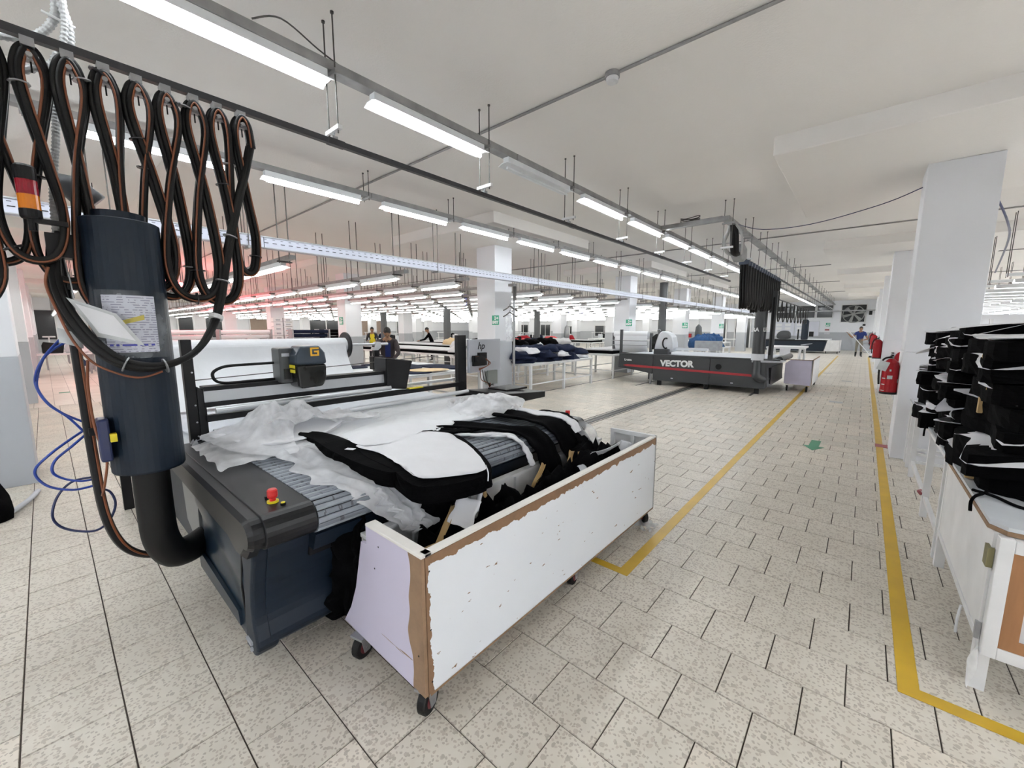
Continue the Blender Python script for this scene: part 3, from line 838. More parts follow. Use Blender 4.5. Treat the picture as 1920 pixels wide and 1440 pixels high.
# pale perforated busbar
bb = thing('busbar', 'pale perforated busbar running past the pillar with the coat hangers', 'busbar', (-6.05, 5, 2.75))
for k in range(14):
    y = -4.0 + k * 3.0
    MB().box(-6.10, -6.0, y + .003, y + 2.997, 2.69, 2.84).build('busbar_length', M['busbar'], bb, bevel=.004)
    MB().box(-5.998, -5.990, y, y + 3, 2.825, 2.84).box(-5.998, -5.990, y, y + 3, 2.69, 2.70).build('busbar_lip', M['galv'], bb)
sl = MB()
for k in range(240):
    y = -2 + k * .1
    sl.box(-5.9985, -5.996, y, y + .05, 2.755, 2.763)
    if y < 14: sl.box(-5.9985, -5.996, y, y + .03, 2.80, 2.805)
sl.build('slot', M['black'], bb)['kind'] = 'stuff'
for k in range(13):
    y = -1.2 + k * 3.02
    hanger(-6.05, y, 2.69, 2.69, '%s pair of long thin rods holding the pale busbar' % ORD[k].capitalize(), 'busbar rods', w=.06)
# rows running across the left hall, low under the ceiling, fed from the pale busbar
ys = [-4.2, -2.7, -1.1, .55, 2.38] + [4.25 + 1.45 * k for k in range(24)]
tubes = MB(); refl = MB(); rods = MB()
def blocked(xa, xb, y):
    return any(cx_ - .05 < xb and cx_ + .65 > xa and cy_ - .1 < y < cy_ + .7 for cx_ in CX for cy_ in CY)
ncross = 0
order = []
for r_, y in enumerate(ys):
    zt = 2.61
    x1 = -6.42
    t = MB()
    segs = [XL + .3] + [e for cx_ in CX for e in (cx_ - .02, cx_ + .62) if any(cy_ - .08 < y < cy_ + .68 for cy_ in CY)] + [x1 + .3]
    segs = [q for q in segs if q <= x1 + .3]
    if len(segs) % 2: segs.append(x1 + .3)
    for q in range(0, len(segs), 2):
        if segs[q + 1] > segs[q]: t.box(segs[q], segs[q + 1], y - .045, y + .045, zt, zt + .055)
    tt = tag(t.build('cable_trunking', M['trunk']), '%s trunking that runs across the left of the hall, counting away from the camera' % ORD[r_ % 28].capitalize(), 'trunking', 'cross trunkings')
    if r_ == 28: tt['label'] = 'farthest trunking that runs across the left of the hall'
    for k in range(24):
        x0 = x1 - 1.25 - 1.5 * k
        if blocked(x0, x0 + 1.25, y): continue
        order.append(((x0 * x0 + y * y) ** .5 + (50 if y < .3 else 0), x0, y, k, r_))
        for s_ in (-1, 1):
            xr = x0 + 1.27
            rods.box(xr - .0055, xr + .0055, y + s_ * .07 - .0055, y + s_ * .07 + .0055, zt - .03, ZC)
        rods.box(x0 + 1.255, x0 + 1.285, y - .1, y + .1, zt - .02, zt)
order.sort()
for q, (d, x0, y, k, r_) in enumerate(order):
    if q < 230:
        tb = MB()
        tb.mi = 0; tb.box(x0 + .02, x0 + 1.22, y - .035, y + .035, zt - .055, zt)
        tb.prism([(y + a_, zt + b_) for a_, b_ in ((-.085, -.076), (-.035, -.055), (.035, -.055), (.085, -.076), (.085, -.081), (.033, -.061), (-.033, -.061), (-.085, -.081))], 'x', x0, x0 + 1.25)
        tb.mi = 1; tb.cyl((x0 + .03, y, zt - .098), (x0 + 1.22, y, zt - .098), .018, 6)
        o = tb.build('tube_light', [M['reflector'], M['tubex']])
        tag(o, 'lit tube light, %s from the right end of the %s cross row' % (ORD[k], ORD[r_ % 28]), 'light', 'tube lights of the cross rows')
    else:
        refl.box(x0, x0 + 1.25, y - .085, y + .085, zt - .066, zt - .0)
        tubes.cyl((x0 + .03, y, zt - .098), (x0 + 1.22, y, zt - .098), .018, 5)
tubesr = MB()
for q in range(30):                     # right hand bay behind the pillars
    y = -4.1 + 1.45 * q
    zt = 2.61
    nb = 5 if y < -2.5 else 0            # unseen tubes added behind the camera to brighten the foreground
    refl.box(1.9 - 1.48 * nb, 13.8, y - .045, y + .045, zt, zt + .055)
    for k in range(-nb, 8):
        x0 = 2.0 + 1.48 * k
        if blocked(x0, x0 + 1.25, y): continue
        refl.prism([(y + a_, zt + b_) for a_, b_ in ((-.095, -.122), (-.035, -.055), (.035, -.055), (.095, -.122), (.095, -.127), (.033, -.061), (-.033, -.061), (-.095, -.127))], 'x', x0, x0 + 1.25)
        tubesr.cyl((x0 + .03, y, zt - .095), (x0 + 1.22, y, zt - .095), .018, 5)
        for s_ in (-1, 1): rods.box(x0 - .10, x0 - .09, y + s_ * .07 - .005, y + s_ * .07 + .005, zt - .02, ZC)
o = tubesr.build('tube_light', M['tuber']); tag(o, 'rows of lit tubes in the bay right of the pillars, and unseen ones added behind the camera', 'light'); o['kind'] = 'stuff'
o = tubes.build('tube_light', M['tubex']); tag(o, 'distant rows of lit tubes deep in the hall', 'light'); o['kind'] = 'stuff'
o = refl.build('tube_reflector', M['reflector']); tag(o, 'white reflectors of the distant tube rows, the right bay and the added rear rows', 'reflector'); o['kind'] = 'stuff'
o = rods.build('suspension_rod', M['rod']); tag(o, 'thin dark rods holding the cross rows of lights', 'rod'); o['kind'] = 'stuff'
# right tray above the aisle with its corner piece
ty = 7.5
rt = thing('cable_tray', 'worn grey cable tray turning a corner above the charcoal machine hoses', 'cable tray', (-1.87, ty, 3.42))
MB().box(XA, -1.92, ty - .06, ty + .06, 3.40, 3.47).build('tray_crosspiece', M['trunk'], rt)
MB().box(-1.93, -1.81, ty - .06, ty + 1.2, 3.40, 3.46).build('tray_corner', M['trunk'], rt)
for k in range(10):
    MB().box(-1.93, -1.81, ty + 1.2 + k * 3.02 + .004, ty + 1.2 + (k + 1) * 3.02, 3.40, 3.45).build('tray_length', M['trunk'], rt)
coil = MB()
for k in range(3):
    coil.tube([(-2.45 + .16 * math.cos(a * PI / 8), ty + .05 * math.sin(a * PI / 8) + .02, 3.50 + .02 * k + .015 * math.sin(a * PI / 4 + k)) for a in range(17)], .007, 6)
coil.build('cable_coil', M['rod'], rt)
for k in range(20):
    y = 7.64 + k * 1.51
    hanger(-1.87, y, 3.40, 2.98, '%s rod hanger on the tray above the aisle edge' % ORD[k].capitalize(), 'rod hangers of the aisle tray')
tag(MB().tube(smooth_path([(-1.85, 8.0, 3.44), (-1.5, 8.4, 3.36), (-.8, 8.2, 3.3), (0, 7.7, 3.33), (.39, 7.4, 3.4)]), .006, 6).build('cable', M['navyhose']), 'dark blue cable slung from the tray corner to the white pillar', 'cable')
tag(MB().tube(smooth_path([(1.0, 7.4, 3.2), (1.25, 8.2, 3.0), (1.5, 9.6, 2.95), (1.85, 12.5, 2.75)]), .012, 6).build('cable', M['navyhose']), 'grey cable drooping from the right side of the near pillar', 'cable')
# red lamps added to tint the left hall red
for k, (x, y) in enumerate([(-17.5, 3.2), (-25, 5.0)]):
    s_ = thing('added_red_lamp', ['added red lamp tinting the left hall, nearer one', 'added red lamp tinting the left hall, farther one'][k], 'lamp', (x, y, 3.2))
    MB().lathe([(.05, 0), (.09, .03), (.09, .14), (.04, .18)], (x, y, 3.0), 12).build('lamp_lens', emis('red lamp lens', (1, .12, .12), 8), s_)
    MB().cyl((x, y, 3.18), (x, y, ZC), .01, 6).build('lamp_rod', M['rod'], s_)
    L = bpy.data.lights.new('added_red_light', 'POINT'); L.energy = 70; L.color = (1, .12, .14); L.shadow_soft_size = .12
    lo = bpy.data.objects.new('light_source', L); lo.location = (0, 0, 0); lo.parent = s_; COL.objects.link(lo)
    lo.location = (0, 0, -.35)
# ------------------------------------------------------------------ the near cutting machine
cm = thing('cutting_machine', 'large navy fabric cutting machine with a slatted conveyor and a gantry, nearest one', 'machine', (-3.6, 1.8, 0))
YN, YFAR = 0.50, 3.05
def interp(poly, k=3):
    return [(p.x, p.z) for p in smooth_path([(a, 0, b) for a, b in poly], k)]
front = interp([(-1.93, .74), (-1.95, .62), (-2.01, .45), (-2.03, .30), (-2.0, .18), (-2.06, .115)], 4)
body = MB().prism(front + [(-5.6, .115), (-5.6, .74)], 'y', YN + .06, YFAR - .05)
body.build('body', M['navy'], cm)
# rounded near end corner and end panel
post = MB().prism(interp([(-1.94, .735), (-1.96, .62), (-2.02, .45), (-2.035, .30), (-2.0, .17), (-2.05, .10)], 4) + [(-2.17, .105), (-2.15, .30), (-2.12, .5), (-2.13, .735)], 'y', YN, YN + .1)
post.build('corner_post', M['navy'], cm, bevel=.03, seg=4)
def endp(u, v):
    # u along x from corner seam to the rear, v up
    z0 = .105 + .0 * u; z1 = .73 - .02 * u
    z = z0 + (z1 - z0) * v
    x = -2.15 + .04 * v - u * (1.06 - .12 * v * v)
    bulge = .045 * math.exp(-((v - .55 - .35 * u) ** 2) / .05) + .02 * (1 - v)
    y = YN + .045 - bulge * (1 if u < .93 else .3) + .015 * math.sin(PI * v)
    return (x, y, z)
MB().grid(endp, 24, 24).build('end_panel', M['navyedge'], cm, smooth=True, solid=.008)
MB().prism([(-3.2, .16), (-3.55, .3), (-3.62, .72), (-3.15, .72)], 'y', YN + .04, YN + .09).build('rear_end_panel', mat('grey side panel', (.17, .18, .18), .35), cm)
MB().tube([(-2.14, YN + .02, .72), (-2.15, YN + .0, .42), (-2.18, YN + .02, .13)], .006, 6).build('panel_seam', M['black'], cm)
MB().prism([(-2.3, .13), (-3.1, .13), (-3.12, .24), (-2.32, .2)], 'y', YN + .012, YN + .03).build('kick_panel', M['navyedge'], cm)
lg = MB().prism([(-2.06, .16), (-2.13, .16), (-2.13, .175), (-2.06, .175)], 'y', YN - .01, YN + .002).box(-2.075, -2.06, YN - .01, YN - .0, .13, .145)
lg.build('badge', M['silver'], cm)
for x in (-2.3, -3.4, -5.2):
    for y in (.75, 2.85):
        MB().lathe([(.03, .06), (.03, .012), (.05, .0)][::-1], (x, y, 0), 12).cyl((x, y, .05), (x, y, .13), .018, 8).build('levelling_foot', M['black'], cm)
# black end covers with rounded nose
def cover(y0, y1, name='end_cover'):
    c = MB()
    top = [(-3.45, .868), (-1.86, .868)]
    arc = [(-1.86 + .075 * math.sin(a), .793 + .075 * math.cos(a)) for a in [PI * k / 12 for k in range(1, 13)]]
    prof = top + arc + [(-2.0, .70), (-2.1, .745), (-3.45, .745)]
    return c.prism(prof, 'y', y0, y1).build(name, M['blackgloss'], cm, bevel=.004)
cover(.515, .725)
cover(2.90, 3.06)
capp = [(-3.45, .862), (-1.87, .862)] + [(-1.87 + .07 * math.sin(a), .792 + .07 * math.cos(a)) for a in [PI * k / 10 for k in range(1, 11)]] + [(-1.93, .66), (-1.99, .655), (-2.1, .70), (-3.45, .735)]
ins = lambda p: (p[0] - .012 if p[0] > -3 else p[0], .79 + (p[1] - .79) * .8)
sk = MB(); nn = len(capp)
vs = [(p[0], .515, p[1]) for p in capp] + [(p[0], .475, p[1]) for p in capp] + [(ins(p)[0], .455, ins(p)[1]) for p in capp]
fs = [tuple(range(2 * nn, 3 * nn))]
for q in (0, nn):
    for i in range(nn): fs.append((q + i, q + (i + 1) % nn, q + nn + (i + 1) % nn, q + nn + i))
sk.add(vs, fs)
sk.build('cover_skirt', M['blackgloss'], cm)
# conveyor slats
sl0 = None
def slat_mesh():
    mb = MB(); w = .0125; L0, L1 = .728, 2.898
    mb.prism([(-w, 0), (w, 0), (w, .006), (w - .004, .010), (-w + .004, .010), (-w, .006)], 'y', L0, L1)
    return mb
slats = []
n_sl = 0
k = 0
x = -3.42
while x < -1.862:
    m_ = M['slat'] if k % 2 else M['slatlight']
    pos = (x, .860, 0.0)
    slats.append((x, .858, 0.0, k)); x += .0275; k += 1
R_ = .068
for q in range(1, 8):
    a = q * .0275 / R_
    slats.append((-1.862 + R_ * math.sin(a), .79 + R_ * math.cos(a), a, k)); k += 1
proto = {}
for (x, z, a, k) in slats:
    key = k % 2
    if key not in proto:
        o = slat_mesh().build('slat', M['slat'] if key else M['slatlight'], cm); proto[key] = o
    else:
        o = proto[key].copy(); COL.objects.link(o)
    o.parent = cm; o.matrix_parent_inverse = Matrix.Translation(-Vector(cm.location))
    o.location = (x, 0, z); o.rotation_euler = (0, a, 0)
MB().box(-3.45, -1.87, .73, 2.895, .80, .856).cyl((-1.862, .73, .79), (-1.862, 2.895, .79), .064, 20).build('conveyor_bed', M['black'], cm)
MB().prism([(-1.93, .70), (-1.98, .64), (-1.96, .60), (-1.90, .60), (-1.86, .69)], 'y', .74, 2.9).build('nose_guard', M['navy'], cm)
MB().box(-1.99, -1.95, .74, 2.9, .55, .60).build('guard_bracket', M['black'], cm)
# emergency stop
es = MB().lathe([(.024, 0), (.024, .008)], (-1.965, .605, .868), 20)
es.build('stop_collar', M['yellowp'], cm)
MB().lathe([(.013, .008), (.013, .02), (.02, .024), (.022, .034), (.021, .056), (.017, .062)], (-1.965, .605, .868), 20).build('stop_button', M['redplastic'], cm, smooth=False)
MB().lathe([(.012, 0), (.012, .01)], (-1.90, .625, .868), 14).build('push_button', M['black'], cm)
MB().lathe([(.009, .01), (.009, .013)], (-1.90, .625, .868), 14).build('button_face', M['yellowp'], cm)
MB().lathe([(.011, 0), (.012, .014)], (-2.02, .60, .868), 14).build('push_button', M['black'], cm)
# far side emergency stop
MB().lathe([(.013, .0), (.02, .024), (.021, .056), (.017, .062)], (-1.93, 2.98, .868), 16).build('stop_button', M['redplastic'], cm)
# gantry
XG = -3.50
for (y0, y1) in ((.595, .655), (3.065, 3.19)):
    p_ = MB().box(XG - .03, XG + .03, y0, y1, .12, 1.575)
    p_.build('gantry_post', M['black'], cm, bevel=.004)
for z in (.9, 1.0, 1.12, 1.35): MB().cyl((XG + .03, .64, z), (XG + .035, .64, z), .006, 8).build('bolt', M['alu'], cm)
MB().prism([(.655, .88), (.70, .88), (.70, 1.22), (.655, 1.25)], 'x', XG - .02, XG + .04).build('post_bracket', M['black'], cm)
bm_ = MB().box(XG - .05, XG + .05, .69, 2.14, 1.11, 1.235)
bm_.build('gantry_beam', M['alu'], cm)
MB().box(XG - .055, XG + .058, .69, 2.18, 1.215, 1.245).box(XG - .055, XG + .056, .69, 2.18, 1.10, 1.135).build('beam_rail', M['black'], cm)
MB().cyl((XG + .09, .74, 1.075), (XG + .09, 2.14, 1.085), .022, 12).build('roller_tube', M['alu'], cm, smooth=False)
MB().box(XG + .03, XG + .08, .69, 3.1, 1.0, 1.045).build('lower_bar', M['black'], cm)
eb = MB().prism([(2.10, 1.08), (2.32, 1.05), (2.36, 1.22), (2.40, 1.33), (2.10, 1.375)], 'x', XG - .12, XG + .10)
eb.build('beam_end_box', M['black'], cm, bevel=.012)
MB().box(XG + .04, XG + .10, 2.35, 2.52, 1.045, 1.055).build('yellow_edge_strip', M['yellowp'], cm)
MB().box(XG - .08, XG - .02, 2.4, 3.1, 1.06, 1.085).build('guide_rail', M['alu'], cm)
# cutting head
hd = MB().prism([(1.235, 1.37), (1.24, 1.45), (1.28, 1.515), (1.42, 1.52), (1.465, 1.46), (1.475, 1.37)], 'x', XG + .05, XG + .25)
hd.build('head_cover', mat('navy grey shell', (.035, .052, .075), .28, var=.1), cm, bevel=.02, seg=3)
MB().prism([(1.25, 1.20), (1.24, 1.37), (1.475, 1.37), (1.47, 1.25), (1.44, 1.19), (1.28, 1.185)], 'x', XG + .06, XG + .24).build('smoked_guard', M['smoke'], cm, bevel=.02, seg=3)
MB().box(XG - .04, XG + .13, 1.165, 1.29, 1.23, 1.50).build('head_side_box', mat('dark grey shell', (.06, .066, .07), .35), cm, bevel=.012)
MB().box(XG + .13, XG + .14, 1.19, 1.235, 1.26, 1.34).build('cable_clamp', M['black'], cm)
MB().box(XG + .1305, XG + .134, 1.18, 1.235, 1.435, 1.46).build('name_plate', M['silver'], cm)
for z in (1.31, 1.345): MB().box(XG + .1305, XG + .225, 1.230, 1.236, z, z + .025).build('warning_sticker', M['yellowp'], cm)
# emblem: square letter G on amber
em = MB()
def EB(y0, y1, z0, z1): em.box(XG + .251, XG + .257, y0, y1, z0, z1)
gy, gz, g = 1.345, 1.437, .066
EB(gy, gy + g, gz + g * .80, gz + g); EB(gy, gy + g * .2, gz, gz + g * .8); EB(gy + g * .2, gy + g, gz, gz + g * .2)
EB(gy + g * .8, gy + g, gz + g * .2, gz + g * .62); EB(gy + g * .42, gy + g * .8, gz + g * .42, gz + g * .62); EB(gy + g * .85, gy + g, gz + g * .62, gz + g * .66)
em.build('emblem', M['logoyel'], cm)
# energy chain
ch = MB().tube(smooth_path([(XG, 1.22, 1.385), (XG, 1.1, 1.382), (XG, .9, 1.38), (XG, .82, 1.37), (XG, .765, 1.335), (XG, .775, 1.28), (XG, .84, 1.255), (XG, 1.0, 1.255), (XG, 1.3, 1.255)], 8), .011, 6)
ch.build('energy_chain', M['rubber'], cm)
MB().cyl((XG - .3, .69, 1.26), (XG - .3, 3.0, 1.33), .004, 6).build('tension_wire', M['rod'], cm)
# rear tube and sheet support
MB().cyl((-3.33, .70, .94), (-3.30, 3.05, .955), .022, 12).build('cover_roller', M['alu'], cm)
MB().box(-5.55, -3.45, .6, 3.0, .74, .86).build('rear_bed', M['tabletop'], cm)
# monitor arm and console tray
MB().box(-3.46, -3.30, 3.21, 3.34, 1.27, 1.33).box(-3.44, -3.36, 3.3, 3.42, 1.22, 1.37).build('monitor_arm', M['black'], cm)
MB().prism([(3.10, .96), (3.35, .94), (3.9, .90), (3.9, .83), (3.3, .83), (3.10, .86)], 'x', -3.40, -2.85).build('console_tray', M['black'], cm, bevel=.008)
MB().box(-3.35, -3.05, 3.42, 3.8, .925, .95).build('keyboard_shelf', M['black'], cm, bevel=.005)
MB().box(-3.52, -3.28, 3.22, 3.5, .12, .9).build('console_cabinet', M['black'], cm)
for k in range(5):
    a = .06 + .02 * k
    MB().tube(smooth_path([(-3.40, 3.34 + .03 * k, 1.22), (-3.36, 3.32 + .05 * k, 1.12 - a), (-3.34, 3.40 + .02 * k, 1.03 - a * .3), (-3.36, 3.46, .95)]), .004 if k > 1 else .005, 5).build('cable', M['orange'] if k % 3 == 0 else M['rubber'], cm)
MB().box(-3.42, -3.36, 3.44, 3.6, .98, 1.15).build('junction_box', mat('grey electrical box', (.25, .27, .25), .5), cm)
# monitor (seen from the back)
mo = thing('monitor', 'silver computer monitor seen from behind on the machine post', 'monitor', (-3.40, 3.4, 1.35))
MB().box(-3.44, -3.40, 3.17, 3.70, 1.14, 1.525).build('screen_casing', M['silver'], mo, bevel=.006)
MB().prism([(3.17, 1.14), (3.70, 1.14), (3.66, 1.25), (3.60, 1.26), (3.17, 1.26)], 'x', -3.40, -3.385).build('rear_hump', M['silver'], mo)
MB().box(-3.385, -3.35, 3.20, 3.38, 1.22, 1.34).build('mount_plate', M['black'], mo)
fm = frame_mat((-3.398, 3.36, 1.445), (0, 1, 0), (0, 0, 1))
text_mesh('logo', 'hp', .115, M['black'], fm, mo, .001, 0.0015, .28)
for k in range(3):
    MB().tube(smooth_path([(-3.345, 3.22 + .02 * k, 1.33), (-3.30, 3.35 + .03 * k, 1.30 - .02 * k), (-3.31, 3.38, 1.22), (-3.345, 3.27, 1.19 - .01 * k)]), .005, 5).build('cable', M['orange'], mo)
# the white roll on its stand
rl = thing('fabric_roll', 'wide white fabric roll on an axle with a dark disc, behind the cutting gantry', 'roll', (-5.0, 1.7, 1.45))
MB().cyl((-5.0, .55, 1.44), (-5.0, 2.50, 1.44), .095, 28).build('roll', M['white'], rl, smooth=False)
MB().cyl((-5.0, 2.50, 1.44), (-5.0, 2.525, 1.44), .165, 28).build('end_disc', M['blackgloss'], rl, bevel=.004)
MB().cyl((-5.0, 2.5, 1.44), (-5.0, 3.12, 1.44), .018, 10).build('axle', M['alu'], rl)
MB().cyl((-5.0, .3, 1.44), (-5.0, .55, 1.44), .018, 10).build('axle', M['alu'], rl)
def hangs(u, v):
    y = .57 + 1.9 * u
    x = -4.90 + .02 * math.sin(v * 3) + .42 * v ** 2.2
    z = 1.44 - .52 * v
    return (x, y, z + .006 * nz(u * 9, v * 7))
MB().grid(hangs, 24, 16).build('hanging_sheet', M['white'], rl, smooth=True)
st_ = thing('roll_stand', 'black clamp stand holding the axle of the white fabric roll', 'stand', (-5.0, 2.93, .86))
MB().box(-5.03, -4.97, 2.90, 2.97, .86, 1.42).build('upright', M['black'], st_)
MB().box(-5.05, -4.94, 2.86, 3.02, 1.10, 1.28).build('clamp', M['black'], st_, bevel=.01)
MB().box(-5.04, -4.95, 2.88, 3.0, .98, 1.06).build('foot_block', M['black'], st_)
MB().cyl((-4.95, 3.0, 1.06), (-4.90, 3.03, 1.06), .02, 10).build('red_knob', M['redplastic'], st_)
MB().prism([(2.88, 1.36), (2.93, 1.47), (2.99, 1.47), (3.0, 1.40), (2.95, 1.36)], 'x', -5.04, -4.96).build('axle_hook', M['alu'], st_)
rs = thing('roll_stand', 'black stand at the hidden left end of the white fabric roll', 'stand', (-5.0, .35, 0))
MB().box(-5.03, -4.97, .32, .39, 0, 1.42).build('upright', M['black'], rs)

# ------------------------------------------------------------------ filter cylinder, light tower, conduit
fc = thing('filter_cylinder', 'tall navy suction cylinder with a printed page taped on, beside the near machine', 'cylinder', (-2.95, .31, .3))
fxc, fyc = -2.95, .315
MB().lathe([(.150, 0), (.155, .01), (.155, 1.30), (.148, 1.305)], (fxc, fyc, .885), 40).build('drum', M['navy'], fc, smooth=False, bevel=0)
MB().lathe([(.105, 0), (.105, .04)], (fxc + 0, fyc, 2.19), 24).build('drum_lid', M['navy'], fc)
el = smooth_path([(fxc, fyc, .90), (fxc, fyc, .62), (fxc - .005, fyc + .01, .45), (fxc - .05, fyc + .06, .33), (fxc - .14, fyc + .15, .28), (fxc - .25, fyc + .27, .28)], 8)
MB().tube(el, .082, 20).build('elbow_duct', M['rubber'], fc, smooth=True)
pg = MB()
def page(u, v, z0, z1, a0, a1, r):
    a = a0 + (a1 - a0) * u
    return (fxc + r * math.cos(a), fyc + r * math.sin(a), z0 + (z1 - z0) * v)
MB().grid(lambda u, v: page(u, v, 1.50, 1.84, -1.02, 1.0, .157), 12, 6).build('tape_film', film_mat('clear tape', (.8, .85, .9), .16), fc, smooth=True)
pgm = MB().grid(lambda u, v: page(u, v, 1.53, 1.815, -.80, .53, .1585), 12, 6).build('printed_page', M['tag'], fc, smooth=True)
st = MB()
st.grid(lambda u, v: page(u, v, 1.665 + .03 * u, 1.685 + .035 * u, -.42, .2, .1592), 8, 3)
st.build('highlighter_stroke', mat('highlighter', (.62, .52, .12), .6), fc)
st = MB()
for a0, a1 in ((-.72, -.62), (-.55, -.47), (-.40, -.05), (.02, .22), (.30, .40)):
    st.grid(lambda u, v: page(u, v, 1.562, 1.572, a0, a1, .1594), 4, 2)
st.build('page_stamps', M['bluetext'], fc)
for z in (1.86, 1.12):
    MB().box(-3.05, -2.97, .10, .20, z - .02, z + .02).build('pipe_bracket', M['black'], fc)
MB().box(-2.84, -2.80, .165, .19, 1.085, 1.125).build('yellow_sticker', M['yellowp'], fc)
MB().box(-2.93, -2.83, .125, .17, .98, 1.20).build('valve_box', M['navyhose'], fc, bevel=.01)
cd = thing('cable_conduit', 'black square cable conduit curving down from the light tower to the floor', 'conduit', (-3.0, .1, .3))
pth = smooth_path([(-3.0, .08, 2.08), (-3.0, .095, 1.8), (-3.0, .10, 1.4), (-3.0, .105, .95), (-3.0, .115, .68), (-3.01, .15, .50), (-3.03, .21, .39), (-3.10, .30, .31), (-3.2, .42, .27), (-3.3, .53, .25)], 6)
MB().tube(pth, .021, 6).build('conduit_tube', M['black'], cd, smooth=True)
MB().tube([p + Vector((.02, .012, 0)) for p in pth[8:]], .0055, 5).build('orange_cable', M['orange'], cd)
MB().box(-3.05, -2.95, .05, .15, 1.99, 2.10).build('top_box', M['black'], cd)
lt = thing('signal_light', 'signal light tower with dark red and amber lenses at the upper left', 'signal light', (-2.85, .02, 2.1))
lx, ly = -2.86, .018
MB().lathe([(.014, 0), (.014, .05)], (lx, ly, 2.085), 12).build('stem', M['black'], lt)
MB().box(lx - .012, lx + .012, ly, ly + .11, 2.12, 2.14).build('bracket_arm', M['black'], lt)
MB().lathe([(.03, 0), (.035, .008), (.035, .04)], (lx, ly, 2.135), 20).build('base_ring', M['black'], lt)
MB().lathe([(.034, 0), (.034, .062)], (lx, ly, 2.175), 20).build('amber_lens', M['amber'], lt)
MB().lathe([(.034, 0), (.034, .062)], (lx, ly, 2.237), 20).build('red_lens', M['redlens'], lt)
MB().lathe([(.035, 0), (.035, .055), (.028, .064)], (lx, ly, 2.299), 20).build('top_cap', M['black'], lt)
wl_ = thing('work_lamp', 'grey bell shaped lamp head behind the suction cylinder top', 'lamp', (-3.3, .24, 2.3))
MB().tube([(-3.15, .12, 2.40), (-3.15, .15, 2.385), (-3.15, .20, 2.345), (-3.15, .245, 2.30)], [.03, .05, .062, .068], 18).build('lamp_shade', mat('grey lamp plastic', (.07, .072, .078), .5), wl_, smooth=True)
MB().cyl((-3.15, .12, 2.40), (-3.1, .1, 2.08), .012, 8).build('lamp_stem', M['black'], wl_)
# document pouches hanging from the conduit
dp = thing('document_pouch', 'curled clear document pouch hanging left of the printed page', 'pouch', (-2.85, .12, 1.7))
def pouch(u, v):
    # upper left corner by the conduit, curling out toward the printed page
    a = Vector((-2.84, .085, 1.795)); e1_ = Vector((.10, .155, -.075)); e2_ = Vector((.02, .085, -.155))
    p = a + e1_ * u + e2_ * (1 - v)
    p.x += .05 * math.sin(PI * u * .9) * (.4 + .6 * (1 - v)) ; p.z -= .03 * (1 - v) ** 2 * (1 - u)
    return tuple(p)
MB().grid(pouch, 14, 12).build('pouch', M['pouch'], dp, smooth=True)
MB().grid(lambda u, v: tuple(Vector(pouch(.12 + .76 * u, .12 + .76 * v)) + Vector((.004, -.003, 0))), 8, 8).build('inserted_page', M['paper'], dp, smooth=True)
MB().tube(smooth_path([(-2.8, .11, 1.79), (-2.83, .105, 1.9), (-2.93, .105, 1.92)]), .003, 5).build('pouch_tie', M['galv'], dp)
dp2 = thing('document_pouch', 'small clear plastic pouch at the left edge of the black conduit', 'pouch', (-3.0, .05, 1.6))
def pouch2(u, v):
    return (-2.96 + .02 * math.sin(u * 3), .045 + .08 * u, 1.655 - .07 * u * .5 - .07 * (1 - v))
MB().grid(pouch2, 8, 8).build('pouch', M['pouch'], dp2, smooth=True)
# blue air hoses
bh = thing('air_hose', 'blue air hoses looping out left of the black conduit', 'hose', (-3.2, 0, 1.0))
XH = -3.25
for pts, m_ in (([(.06, 1.60), (0, 1.52), (-.04, 1.44), (-.055, 1.36), (-.03, 1.27), (.02, 1.20), (.09, 1.14)], 'bluehose'),
                ([(.10, 1.585), (.05, 1.56), (-.01, 1.50), (-.045, 1.40), (-.05, 1.33), (-.02, 1.25), (.04, 1.17), (.09, 1.08)], 'bluehose'),
                ([(.09, 1.08), (.03, 1.04), (-.04, .99), (-.10, .92), (-.10, .86), (-.06, .80), (.02, .765), (.10, .765)], 'bluehose'),
                ([(.10, 1.06), (.04, 1.01), (-.03, .94), (-.045, .88), (-.01, .83), (.05, .80), (.10, .795)], 'bluehose'),
                ([(.10, .81), (.02, .80), (-.04, .74), (-.07, .65), (-.055, .57), (.0, .52), (.08, .50), (.14, .53), (.175, .62), (.16, .70), (.12, .74)], 'navyhose')):
    MB().tube(smooth_path([(XH + random.uniform(-.03, .03), a, b) for a, b in pts], 8), .0065, 6).build('hose_run', M[m_], bh, smooth=True)
MB().tube(smooth_path([(XH, .06, 1.60), (XH, .10, 1.56), (XH, .11, 1.50), (XH, .14, 1.45)]), .013, 6).build('hose_connector', M['navyhose'], bh, smooth=True)
# ------------------------------------------------------------------ festoon rail and its looping cables
XR_ = -2.96; ZR = 2.955
fr = thing('festoon_rail', 'long black rail hung from the nearest light row, carrying looped cables', 'rail', (XR_, 4, ZR))
for y0, y1 in ((-1.6, 1.5), (1.5, 4.6), (4.6, 7.7), (7.7, 10.8), (10.8, 12.6)):
    MB().box(XR_ - .018, XR_ + .018, y0 + .002, y1 - .002, ZR - .018, ZR + .018).build('rail_length', M['railblk'], fr)
    MB().box(XR_ - .021, XR_ + .021, y1 - .06, y1 + .06, ZR - .021, ZR + .021).build('rail_joint', M['railblk'], fr)
for k in range(7):
    y = 1.49 + 1.51 * k
    MB().cyl((XR_, y, ZR + .018), (XR_, y, 3.04), .008, 8).box(XR_ - .018, XR_ + .018, y - .02, y + .02, ZR + .02, ZR + .04).build('rail_clamp', M['galv'], fr)
fs_ = thing('festoon_cable', 'black and orange festoon cables hanging in loops from the black rail', 'cable', (XR_, .5, 2.5))
rnd = random.Random(3)
